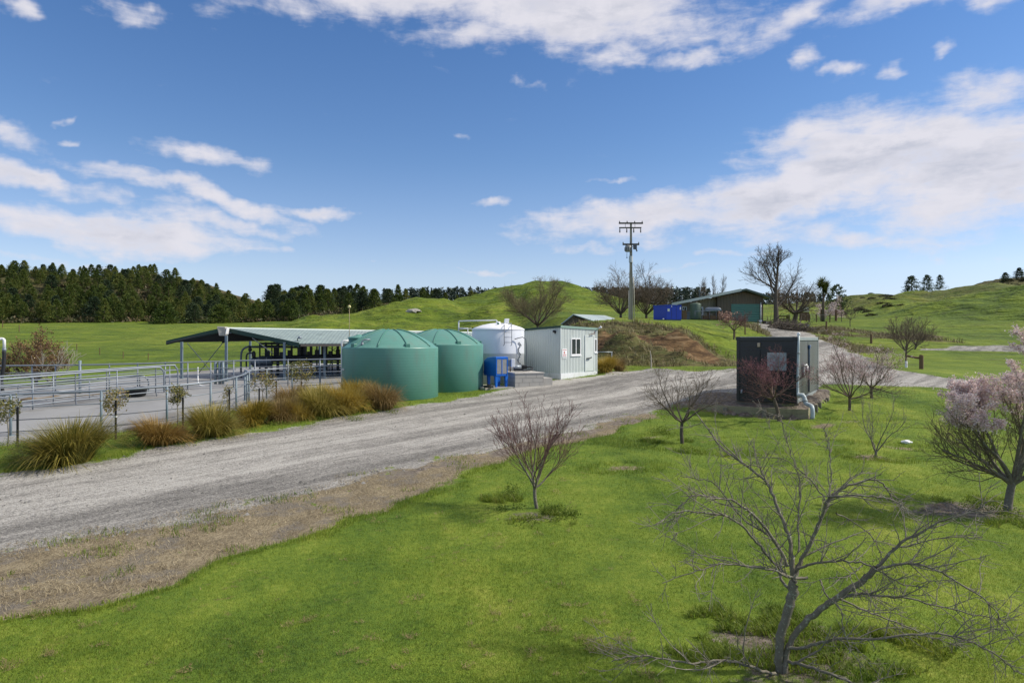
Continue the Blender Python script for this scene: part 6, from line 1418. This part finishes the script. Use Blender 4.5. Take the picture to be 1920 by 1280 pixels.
# three tall pines on the skyline and the dark one by the house
pr = conifer('pine_tree', 12, 3.2, 9, m_needle_dark, .12, 260, .55, .55, .45)
def z_for(py, Y): return CAMZ - (py - HZ) / F * Y
for i, (px, yt, yb, Y, sc) in enumerate(((1709, 521, 562, 240, 1.15), (1738, 519, 550, 242, 1.0), (1762, 519, 546, 244, .85))):
    h_ = (yb - yt + 4) / F * Y; x = (px - 960) / F * Y
    o = pr if i == 0 else dup(pr, (0, 0, 0)); o.location = (x, Y, z_for(yb, Y)); o.scale = (h_ / 12 * sc * 1.25, h_ / 12 * sc * 1.25, h_ / 12); o.rotation_euler = (0, 0, i * 2.0)
    o['label'] = ('broadest tall dark pine on the skyline, lowest on the ridge', 'middle tall dark pine of three on the skyline ridge', 'narrowest tall dark pine on the skyline, highest on the ridge')[i]; o['group'] = 'three skyline pines'
o = conifer('pine_tree', 5, 1.9, 15, m_needle_dark, .1, 160, .8, .5, .4); o['label'] = 'squat dark pine behind the palm-like tree near the garden fence'; p = gt_(1569, 105); o.location = p
# small pines on the far right crest
for i, (px, py, Y, h_) in enumerate(((1885, 530, 255, 3.5), (1911, 526, 258, 4.2), (1822, 549, 240, 2.2), (1873, 545, 235, 2.4))):
    x = (px - 960) / F * Y; o = plant(x, Y, h_, 3, 'small dark pine dotted on the scrubby far crest above the bright slope', 'small pines on the far crest')

# far wood along the skyline: one mass
def far_wood():
    q = Quads(5); r = np.random.RandomState(3)
    for px0, px1, ytop, ybot, n in ((770, 985, 543, 562, 130), (1070, 1330, 542, 566, 210), (1330, 1560, 552, 566, 90), (540, 780, 546, 560, 50)):
        for i in range(n):
            Y = r.uniform(560, 680); px = r.uniform(px0, px1); x = (px - 960) / F * Y; zt__ = z_for(ytop + r.uniform(-3, 4), Y); h_ = r.uniform(11, 16); zb = zt__ - h_ * 1.25
            f = r.uniform(0, 1, 70); az = r.uniform(0, 6.283, 70); rr = 2.3 * (1 - f) ** .8
            P = np.stack([x + np.cos(az) * rr, Y + np.sin(az) * rr, zb + f * h_ * 1.25], 1); q.leaves(P, 2.3, .5, .6, np.stack([np.cos(az), np.sin(az), .4 + 0 * az], 1) * 1.2)
    o = build('forest', q.get(), leafmat('far_pine_needles', [(.014, .028, .022), (.026, .044, .032), (.045, .064, .042)], .2, 0)); tag(o, 'distant dark conifer forest along the skyline', 'forest', kind='stuff')
far_wood()

# ------------------------------------------------------------------ tussocks
def tuss_mat(name, cols): return leafmat(name, cols, 3.5, .3, .55)
m_tus = [tuss_mat('olive_gold_tussock', [(.10, .105, .020), (.21, .185, .032), (.33, .265, .055), (.45, .37, .13)]),
         tuss_mat('rusty_tussock', [(.12, .085, .022), (.25, .155, .038), (.36, .235, .06), (.45, .33, .14)]),
         tuss_mat('orange_tussock', [(.15, .125, .02), (.29, .21, .03), (.43, .30, .045), (.42, .34, .10)]),
         tuss_mat('brown_tussock', [(.10, .075, .025), (.21, .145, .045), (.32, .22, .085), (.42, .32, .17)])]
def tussock_mesh(seed, n, L, R0, mat, w=.016):
    r = np.random.RandomState(seed); rr = R0 * np.sqrt(r.uniform(0, 1, n)); a = r.uniform(0, 6.283, n)
    P = np.stack([np.cos(a) * rr, np.sin(a) * rr, np.zeros(n)], 1)
    lean = .10 + 1.0 * (rr / R0) ** 1.2 * r.uniform(.55, 1.05, n); az = a + r.normal(0, .5, n)
    return blades(seed, P, np.full(n, L), lean, w, 1.25, 5, az, .2)
tprot = {}
def tussock(px, py, wpx, hpx, mi, label, var):
    b = G(px, py); s = wpx / 2 / F * b.y; h_ = hpx / F * b.y
    key = (mi, var)
    if key not in tprot:
        t = thing('tussock_grass', label, 'tussock grass', (0, 0, 0), 'tussock grasses'); v, f = tussock_mesh(mi * 10 + var + 300, 2100, .88, .30, m_tus[mi])
        build('foliage', (v, f), m_tus[mi], t); tprot[key] = t
    else: t = dup(tprot[key], (0, 0, 0)); 
    t.location = b - Vector((0, 0, .05)); t.rotation_euler = (0, 0, rp.random() * 6.28); k = s / .82; t.scale = (k, k, h_ / .74); t['label'] = label; return t
for a in [(130, 868, 165, 98, 0, 'largest olive tussock, first along the driveway beside the pipe fence post', 0),
          (300, 834, 105, 62, 1, 'low rusty tussock just after the largest olive one', 0),
          (397, 818, 105, 72, 0, 'round golden tussock standing apart after the rusty one', 1),
          (474, 799, 80, 62, 2, 'orange tussock that starts the dense clump beside the driveway', 0),
          (526, 792, 70, 56, 3, 'tawny tussock second in the dense clump', 0),
          (560, 789, 55, 50, 2, 'small orange tussock at the front of the dense clump', 1),
          (602, 783, 90, 66, 0, 'broad golden tussock in the middle of the dense clump', 0),
          (648, 777, 85, 66, 2, 'bright yellow-orange tussock behind the broad golden one', 0),
          (668, 762, 80, 62, 2, 'orange tussock at the foot of the white downpipe', 1),
          (716, 769, 78, 62, 3, 'brown tussock ending the clump against the first green tank', 0),
          (545, 768, 75, 55, 3, 'pale dry tussock at the back of the clump by the black stakes', 1),
          (600, 762, 75, 50, 0, 'olive tussock at the back of the clump by the pipe fence', 1),
          (1137, 697, 50, 36, 2, 'orange tussock touching the right end of the cabin', 0),
          (1160, 695, 34, 28, 3, 'smaller dry tussock beside the one at the cabin end', 1)]: tussock(*a)

# ------------------------------------------------------------------ small standard trees with stakes
m_oleaf = leafmat('olive_yellow_leaf', [(.06, .07, .02), (.13, .135, .035), (.22, .20, .055), (.28, .20, .08)], 3, .25)
def standard(px, pyb, pyc, rx, ry, label, Y, seed, n=520):
    zc = W(px, pyc, Y).z; x = (px - 960) / F * Y; b = Vector((x, Y, hz(x, Y))); rX = rx / F * Y; rZ = ry / F * Y
    r = np.random.RandomState(seed); rnd = random.Random(seed)
    t = thing('standard_tree', label, 'small tree', b, 'clipped standard trees along the pipe fence'); mb = MB(); cm = MB()
    top = Vector((x, Y, zc - rZ * .6)); mb.tube([b - Vector((0, 0, .1)), b.lerp(top, .5) + Vector((.03, 0, 0)), top], [.022, .018, .016], 6)
    tips = []
    for i in range(11):
        d = Vector((rnd.gauss(0, .8) * rX / max(rZ, .01), rnd.gauss(0, .8), rnd.uniform(.4, 1.4))).normalized(); stem(cm, top, d, rZ * rnd.uniform(1.0, 1.7), .010, .004, rnd, 4, .18, .02, 4)
    build('trunk', mb, m_bark_grey, t, smooth=True); build('branches', cm, m_twig_grey, t, smooth=True)
    d = r.normal(0, 1, (n, 3)); d /= np.linalg.norm(d, axis=1, keepdims=True); q = r.uniform(.25, 1, (n, 1)) ** .6
    P = np.array([x, Y, zc]) + d * q * np.array([rX, rX, rZ]); keep = vnoise(P[:, 0] * 5 + P[:, 1] * 3, P[:, 2] * 5, seed) > .33
    qd = Quads(seed); qd.leaves(P[keep], .075, .45, .4, k=3, jit=.05); build('crown', qd.get(), m_oleaf, t)
for i, a in enumerate([(14, 845, 770, 26, 26, 'clipped standard tree closest to the photo edge, with a wispy crown', 19.3, 1, 260), (216, 830, 751, 22, 24, 'clipped standard tree tied to a stake beside the largest olive tussock', 20.5, 2, 220),
    (332, 795, 741, 17, 18, 'clipped standard tree with a neat ball crown between the rusty and round tussocks', 22.0, 3, 300), (426, 775, 735, 12, 14, 'thin nearly leafless standard tree at the bend of the pipe fence', 24.2, 4, 70),
    (492, 755, 718, 26, 24, 'bushy yellowish standard tree just past the curled fence end', 26.5, 5, 420), (565, 742, 697, 27, 22, 'bushy yellowish standard tree in front of the shed post', 27.6, 6, 420)]): standard(*a)
for px, y0, y1, Y, lab in ((33, 762, 848, 19.0, 'tall black stake next to the wispy standard tree'), (217, 750, 834, 20.3, 'black stake with a white tie by the largest olive tussock'), (343, 745, 792, 21.9, 'black stake beside the neat ball crowned standard tree'), (430, 730, 778, 24.0, 'black stake at the bend of the pipe fence'), (486, 728, 765, 25.5, 'black stake behind the first orange tussock'), (518, 714, 756, 27, 'black stake between the two bushy standard trees'), (565, 715, 752, 27.3, 'black stake under the bushy standard tree by the shed post')):
    x = (px - 960) / F * Y; zb = hz(x, Y); o = build('garden_stake', MB().obox((x - .022, Y - .022, zb - .2), (.044, 0, 0), (0, .044, 0), (0, 0, W(px, y0, Y).z - zb + .2)), m_stake, loc=(x, Y, zb)); tag(o, lab, 'stake', 'black garden stakes')
    if px == 217: build('tie', MB().obox((x - .06, Y - .03, W(px, 782, Y).z), (.09, 0, 0), (0, .06, 0), (0, 0, .04)), m_white, o, loc=(x, Y, zb))

# shrub beyond the yard
MINR = .008
m_rust = leafmat('russet_leaf', [(.09, .055, .025), (.17, .10, .045), (.25, .15, .07), (.16, .13, .04)], 2, .25)
t, tips, rnd = bare_tree('shrub', 'russet leaved shrub behind the rear rails with bleached branches', gt_(68, 34), 2.6, 1.6, .35, .08, 10, [(9, .95, .5, .05, .14), (6, .45, .6, .04, .15)], m_bark_brown, m_twig_red, 131, (0, 0), .7, .04, cat='shrub')
blossom(t, tips, .075, m_rust, 16, 2100, 'foliage', .06)
t, tips, rnd = bare_tree('shrub', 'pale bleached leafless shrub leaning out beside the russet one', gt_(92, 33.2), 1.9, 1.6, .3, .05, 6, [(7, .9, .5, .04, .14), (4, .4, .6, .03, .15)], m_bark_grey, bark('bleached_twigs', (.34, .31, .25)), 133, (.1, 0), .6, .0, cat='shrub')

# brush pile of felled branches below the big bare tree
def brush():
    rnd = random.Random(9); p0 = gt_(1470, 72); t = thing('brush_pile', 'dark heap of felled branches below the big bare tree', 'brush pile', p0)
    mb = MB(); md = MB()
    for i in range(420):
        px = rnd.gauss(1484, 21); px = min(max(px, 1440), 1530); Y = 71.5 + rnd.uniform(-1.5, 2.0); p = gt_(px, Y) + Vector((0, 0, rnd.random() ** 2 * .75))
        d = Vector((rnd.gauss(0, 1), rnd.gauss(0, .7), rnd.gauss(.1, .35))).normalized(); (mb if i % 3 else md).tube([p, p + d * rnd.uniform(.4, 1.5)], [rnd.uniform(.02, .07), .012], 5)
    mb.add(md.v, md.f); build('branches', mb, m_bark_dark, t)
brush()
# scattered shrubs on the near right hill and crest
m_shrub = leafmat('scrub_leaf', [(.025, .032, .012), (.06, .065, .025), (.11, .095, .05)], .6, .1)
def scrub_bush(seed, n=700):
    r = np.random.RandomState(seed); t = thing('scrub_bush', 'proto', 'bush', (0, 0, 0)); d = r.normal(0, 1, (n, 3)); d[:, 2] = np.abs(d[:, 2]); d /= np.linalg.norm(d, axis=1, keepdims=True)
    P = d * r.uniform(.3, 1, (n, 1)) ** .5 * (1 + .3 * np.sin(3 * np.arctan2(d[:, 1:2], d[:, :1]) + seed)) * np.array([1, 1, .8]); q = Quads(seed); q.leaves(P, .24, .5, .5, d * .8); build('foliage', q.get(), m_shrub, t)
    build('stem', MB().tube([(0, 0, -.3), (0, 0, .5)], [.08, .04], 5), m_bark_dark, t); return t
sb0 = scrub_bush(3); first = True
for i in range(46):
    if i < 26: px, Y = rp.uniform(1835, 1935), rp.uniform(225, 258); lab, gr = 'dark scrub bush on the far crest above the bright green slope', 'scrub bushes on the far crest'
    else: px, Y = rp.uniform(1585, 1700), rp.uniform(105, 150); lab, gr = 'low dark scrub bush on the rough slope left of the skyline pines', 'scrub bushes on the rough slope'
    x = (px - 960) / F * Y; s = rp.uniform(.8, 1.9) if i < 26 else rp.uniform(.35, .8); o = sb0 if first else dup(sb0, (0, 0, 0)); first = False
    o.location = (x, Y, hz(x, Y) - .1); o.scale = (s * 1.3, s * 1.2, s * .8); o.rotation_euler = (0, 0, rp.random() * 6); o['label'] = lab; o['group'] = gr

# ------------------------------------------------------------------ loose ground cover
def sample(n, ylo, yhi, seed, pw=1.6, xr=.80):
    """random ground points inside the camera's reach, denser near the lens"""
    r = np.random.RandomState(seed); u = r.uniform(0, 1, n); a = 2.001 - pw
    Y = (ylo ** a + u * (yhi ** a - ylo ** a)) ** (1 / a); X = r.uniform(-xr, xr, n) * Y
    return X, Y, r
def turf_z(X, Y):
    # sample the built ground grid (bilinear in its own rows and columns)
    fi = np.log((Y + 24.0) / 10.0) / math.log(1.0058); fj = (X / (Y + 30.0) + 1.12) / 2.24 * 520
    i = np.clip(fi.astype(int), 0, GX.shape[0] - 2); j = np.clip(fj.astype(int), 0, GX.shape[1] - 2); a = np.clip(fi - i, 0, 1); b_ = np.clip(fj - j, 0, 1)
    return (GZ[i, j] * (1 - a) + GZ[i + 1, j] * a) * (1 - b_) + (GZ[i, j + 1] * (1 - a) + GZ[i + 1, j + 1] * a) * b_
def zones_at(X, Y): return zones(X.reshape(1, -1), Y.reshape(1, -1))
def grass_mat():
    m, nt, b, out = nt_new('grass_blades'); g = NB(nt); geo = g.n('ShaderNodeNewGeometry'); pos = geo.outputs['Position']
    c = grass_color(g, pos, 1.2); r = geo.outputs['Random Per Island']
    c = g.mix(g.mr(r, .55, 1.0, 0, .55), c, (.30, .34, .035)); c = g.mix(g.mr(r, .12, 0, 0, .7), c, (.28, .22, .09))
    g.link(c, b.inputs['Base Color']); pset(b, rough=.6, spec=.25)
    t = g.n('ShaderNodeBsdfTranslucent'); g.link(c, t.inputs['Color']); mx = g.n('ShaderNodeMixShader'); mx.inputs[0].default_value = .42
    g.link(b.outputs[0], mx.inputs[1]); g.link(t.outputs[0], mx.inputs[2]); g.link(mx.outputs[0], out.inputs[0]); return m
m_grass = grass_mat()
X, Y, r = sample(720000, 6.2, 34, 1, 2.0)
zz = zones_at(X, Y); bare_ = np.maximum.reduce([zz[0][0], zz[1][0], zz[3][0], zz[4][0]]); dirt_ = zz[2][0]
k = (bare_ + (fbm(X * 3, Y * 3, 3, 4) - .5) * .5 < .42) & (r.uniform(0, 1, len(X)) > dirt_ * 1.1)
cont = (X - 10.4) * math.sin(a_) + (Y - 24.1) * math.cos(a_); contf = -(X - 10.4) * math.cos(a_) + (Y - 24.1) * math.sin(a_)
k &= ~((cont > -.05) & (cont < 7) & (contf > -.1) & (contf < 5.7))
k &= r.uniform(0, 1, len(X)) < .35 + 1.1 * fbm(X * .9, Y * .9, 3, 14)
X, Y = X[k], Y[k]; n_ = len(X)
edge_ = np.clip((bare_[k] - .02) * 4, 0, 1)
tall = .020 + .026 * fbm(X * .8, Y * .8, 3, 31) + .05 * edge_ + .0012 * np.clip(Y - 8, 0, 30)
v, f = blades(5, np.stack([X, Y, turf_z(X, Y) - .01], 1), tall, .35, .007, .6, 1)
wscale = 1
tag(build('grass', (v, f), m_grass), 'short green grass blades of the mown lawn', 'grass', kind='stuff')
# rank weeds: under the tussocks, around tree feet, along edges
m_weed = leafmat('weed_leaf', [(.07, .11, .016), (.125, .185, .024), (.19, .24, .036), (.27, .29, .06)], 2.5, .4)
rw_ = np.random.RandomState(8); WP = []; 
def patch(px, py, rx, ry, n, h_=.1): 
    c = G(px, py); a = rw_.uniform(0, 6.283, n); q = np.sqrt(rw_.uniform(0, 1, n)); x = c.x + np.cos(a) * q * rx; y = c.y + np.sin(a) * q * ry
    keep = fbm(x * 3.5, y * 3.5, 3, 6) > .47; WP.append(np.stack([x, y, turf_z(x, y) + rw_.uniform(0, h_, n)], 1)[keep])
for px, py, rx, ry, n, h_ in ((40, 848, 1.2, .5, 1500, .25), (230, 822, .8, .35, 900, .15), (270, 828, .8, .3, 900, .15), (345, 818, .7, .3, 700, .12), (440, 803, .8, .3, 900, .15), (530, 800, 1.1, .3, 900, .12), (620, 788, 1.2, .3, 900, .12), (700, 775, 1, .3, 500, .1), (30, 868, .8, .25, 500, .12), (80, 858, 1.0, .3, 700, .15),
    (945, 930, .32, .25, 420, .14), (960, 965, .3, .16, 320, .1), (1040, 968, .28, .2, 350, .13), (1060, 975, .25, .2, 200, .1), (1000, 985, .5, .3, 300, .05), (1240, 815, .45, .4, 500, .2), (1300, 850, .6, .4, 450, .08), (1420, 1180, .5, .35, 250, .02), (1540, 1235, .8, .4, 250, .02),
    (1850, 958, .5, .3, 350, .1), (1910, 975, .4, .3, 300, .1), (1640, 864, .5, .35, 300, .1), (1450, 775, .9, .4, 300, .1), (1555, 790, .5, .3, 200, .08), (1180, 690, 2, .4, 600, .15), (1290, 696, 3.0, .5, 700, .2), (1370, 694, 2.0, .5, 400, .2), (870, 742, 2.0, .3, 300, .08), (1120, 703, 1.6, .4, 300, .08)): patch(px, py, rx, ry, n, h_)
q = Quads(18); q.leaves(np.concatenate(WP), .036, .55, 1.4, k=2, jit=.03); tag(build('weeds', q.get(), m_weed), 'leafy green weeds around tree feet and under the tussocks', 'weeds', kind='stuff')
TU = []
for px, py, rx, ry, n in ((1400, 1170, .75, .4, 2600), (1330, 1225, .5, .4, 1600), (1560, 1210, .8, .4, 2200), (1690, 1215, .6, .4, 1500), (1440, 1240, .6, .3, 1200), (1600, 1262, .8, .25, 1200), (940, 940, .45, .3, 1500), (1000, 985, .8, .35, 1800), (1050, 965, .35, .25, 900), (1250, 830, .8, .4, 1800), (1320, 855, .7, .4, 1400), (1640, 865, .8, .4, 1200), (1830, 945, .9, .4, 1500), (1900, 985, .6, .3, 900)):
    c_ = G(px, py); aa = rw_.uniform(0, 6.283, n); q_ = np.sqrt(rw_.uniform(0, 1, n)); x = c_.x + np.cos(aa) * q_ * rx; y = c_.y + np.sin(aa) * q_ * ry
    TU.append(np.stack([x, y, turf_z(x, y) - .01], 1)[fbm(x * 2.6, y * 2.6, 3, 16) > .47])
v, f = blades(16, np.concatenate(TU), .12, .5, .011, 1.0, 2); tag(build('long_grass', (v, f), m_grass), 'rank unmown grass in rings around the feet of the fruit trees', 'grass', kind='stuff')
# long grass tufts on edges of the verge, the nib of the yard and the driveway crown
X, Y, r = sample(170000, 8, 60, 3, 1.7); zz = zones_at(X, Y); gs = zz[0][0]; sw = zz[1][0]; yd = zz[3][0]
e_ = fbm(X * 1.3, Y * 1.3, 4, 41)
k = ((gs > .12) & (gs < .75) & (e_ > .56)) | ((sw > .3) & (gs < .4) & (e_ > .66)) | ((sw > .15) & (sw < .62) & (gs < .2) & (e_ > .40)) | ((yd > .02) & (yd < .45) & (gs < .4))
k &= ~((cont if False else (X - 10.4) * math.sin(a_) + (Y - 24.1) * math.cos(a_) > 0) & (X > 5) & (Y < 32)) & (yd < .5)
X, Y = X[k], Y[k]; v, f = blades(6, np.stack([X, Y, turf_z(X, Y) - .01], 1), np.full(len(X), .10), .4, .011, .9, 2); tag(build('long_grass', (v, f), m_grass), 'longer grass tufts along the edges of verge and driveway', 'grass', kind='stuff')
# dead straw on the verge
m_straw = leafmat('dead_straw', [(.14, .105, .06), (.27, .215, .125), (.39, .325, .20), (.48, .42, .29)], 3, .15)
X, Y, r = sample(190000, 8, 32, 9, 2.0); zz = zones_at(X, Y); k = (zz[1][0] > .5) & (fbm(X * 1.5, Y * 1.5, 3, 8) > .36) & (zz[2][0] < .5)
X, Y = X[k], Y[k]; v, f = blades(7, np.stack([X, Y, turf_z(X, Y)], 1), np.full(len(X), .07), 1.25, .007, .35, 1); tag(build('dry_grass', (v, f), m_straw), 'dead straw coloured grass lying on the verge', 'dry grass', kind='stuff')
m_thatch = leafmat('old_thatch', [(.10, .075, .03), (.19, .14, .06), (.28, .21, .10)], 3, .1)
# clumps of old mown thatch on the lawn
X, Y, r = sample(240000, 6.5, 16, 19, 1.6, .76); zz = zones_at(X, Y); n5 = fbm(X * 4.2, Y * 4.2, 3, 55) + .35 * (fbm(X * .6, Y * .6, 3, 56) - .5); k = (zz[1][0] < .3) & (zz[0][0] < .2) & (n5 > .752) & (X < 1.8)
X, Y = X[k], Y[k]; v, f = blades(8, np.stack([X, Y, turf_z(X, Y) + .02], 1), np.full(len(X), .04), 1.3, .006, .3, 1); tag(build('thatch', (v, f), m_thatch), 'small brown clumps of old mowing scattered over the lawn', 'dry grass', kind='stuff')
# loose stones on the driveway edges
def stones():
    X, Y, r = sample(60000, 9, 45, 29, 1.8); zz = zones_at(X, Y); g_ = zz[0][0]; k = (g_ > .25) & (r.uniform(0, 1, len(X)) < np.where(g_ < .9, .75, .14) * (.3 + fbm(X * .8, Y * .8, 3, 2)))
    X, Y = X[k], Y[k]; n = len(X); s = r.uniform(.006, .02, n) * (1 + (r.uniform(0, 1, n) > .94) * 1.3); C_ = np.stack([X, Y, turf_z(X, Y)], 1)
    oc = np.array([(1, 0, 0), (0, 1, 0), (-1, 0, 0), (0, -1, 0), (0, 0, .8)]); V = C_[:, None] + (oc[None] * (1 + r.uniform(-.3, .3, (n, 5, 3)))) * s[:, None, None] * 1.3
    F_ = np.array([(0, 1, 4), (1, 2, 4), (2, 3, 4), (3, 0, 4)])[None] + (np.arange(n) * 5)[:, None, None]
    tag(build('gravel', (V.reshape(-1, 3), F_.reshape(-1, 3)), leafmat('loose_stone', [(.10, .098, .09), (.20, .195, .18), (.36, .35, .32)], 5, 0, .9)), 'loose grey stones scattered over the driveway', 'gravel', kind='stuff')
stones()
# rough dry growth on the cut bank, house slope and plantation edge
m_dry = leafmat('dry_bank_growth', [(.045, .042, .016), (.10, .09, .035), (.20, .16, .07), (.30, .25, .14), (.07, .10, .03)], .7, .15)
r = np.random.RandomState(77); X = r.uniform(2, 42, 75000); Y = r.uniform(44, 78, 75000); zz = zones_at(X, Y); n6 = fbm(X * .7, Y * .7, 4, 66)
k = (zz[4][0] > .35) & (zz[0][0] < .25) & (zz[5][0] < .45 + .3 * (n6 - .5)) & (n6 > .40)
X, Y = X[k], Y[k]; v, f = blades(9, np.stack([X, Y, turf_z(X, Y) - .03], 1), .28 + .35 * vnoise(X * .5, Y * .5, 4), .55, .035, 1.1, 2)
tag(build('undergrowth', (v, f), m_dry), 'dry tangled growth over the cut earth bank', 'undergrowth', kind='stuff')
r = np.random.RandomState(78); px = r.uniform(-60, 640, 42000); Y = r.uniform(246, 350, 42000); X = (px - 960) / F * Y
f0 = ridge_f(X, Y, RIDGES[0])[0]; k = (f0 > .008) & (vnoise(X * .06, Y * .06, 3) + .25 * (f0 < .05) > .34); P = np.stack([X[k], Y[k], turf_z(X[k], Y[k]) + .3], 1)
q = Quads(28); q.leaves(P, 1.3, .5, .9, k=2, jit=.5); tag(build('scrub', q.get(), leafmat('plantation_scrub', [(.022, .034, .012), (.050, .064, .020), (.085, .080, .034), (.15, .11, .06)], .12, .2)), 'brown scrub between the pines and along the plantation foot', 'scrub', kind='stuff')

# ------------------------------------------------------------------ z shear with distance from the camera: listed meshes sheared, other things lifted
SHEARED = set('lawn field hills terrain earth_bank straw_verge road concrete_yard grass long_grass dry_grass thatch gravel weeds undergrowth scrub forest pipe_fence race_rail milking_shed milking_stalls garden_fence dung_scraper brush_pile'.split())
def shear_by_depth():
    done = set()
    bpy.context.view_layer.update()
    for o in list(scene.objects):
        if o.parent is not None or o.type in ('CAMERA', 'LIGHT'): continue
        if o.name.split('.')[0] in SHEARED:      # vertices sheared with depth; shed roof was built tilted from image pixels
            y0 = o.location.y
            for q in [o] + list(o.children_recursive):
                if q.type != 'MESH' or q.data.name in done: continue
                done.add(q.data.name); n = len(q.data.vertices); co = np.empty(n * 3, np.float32); q.data.vertices.foreach_get('co', co)
                co = co.reshape(-1, 3); co[:, 2] += Z_SHEAR * co[:, 1]; q.data.vertices.foreach_set('co', co.ravel()); q.data.update()
        o.location.z += Z_SHEAR * o.location.y
shear_by_depth()
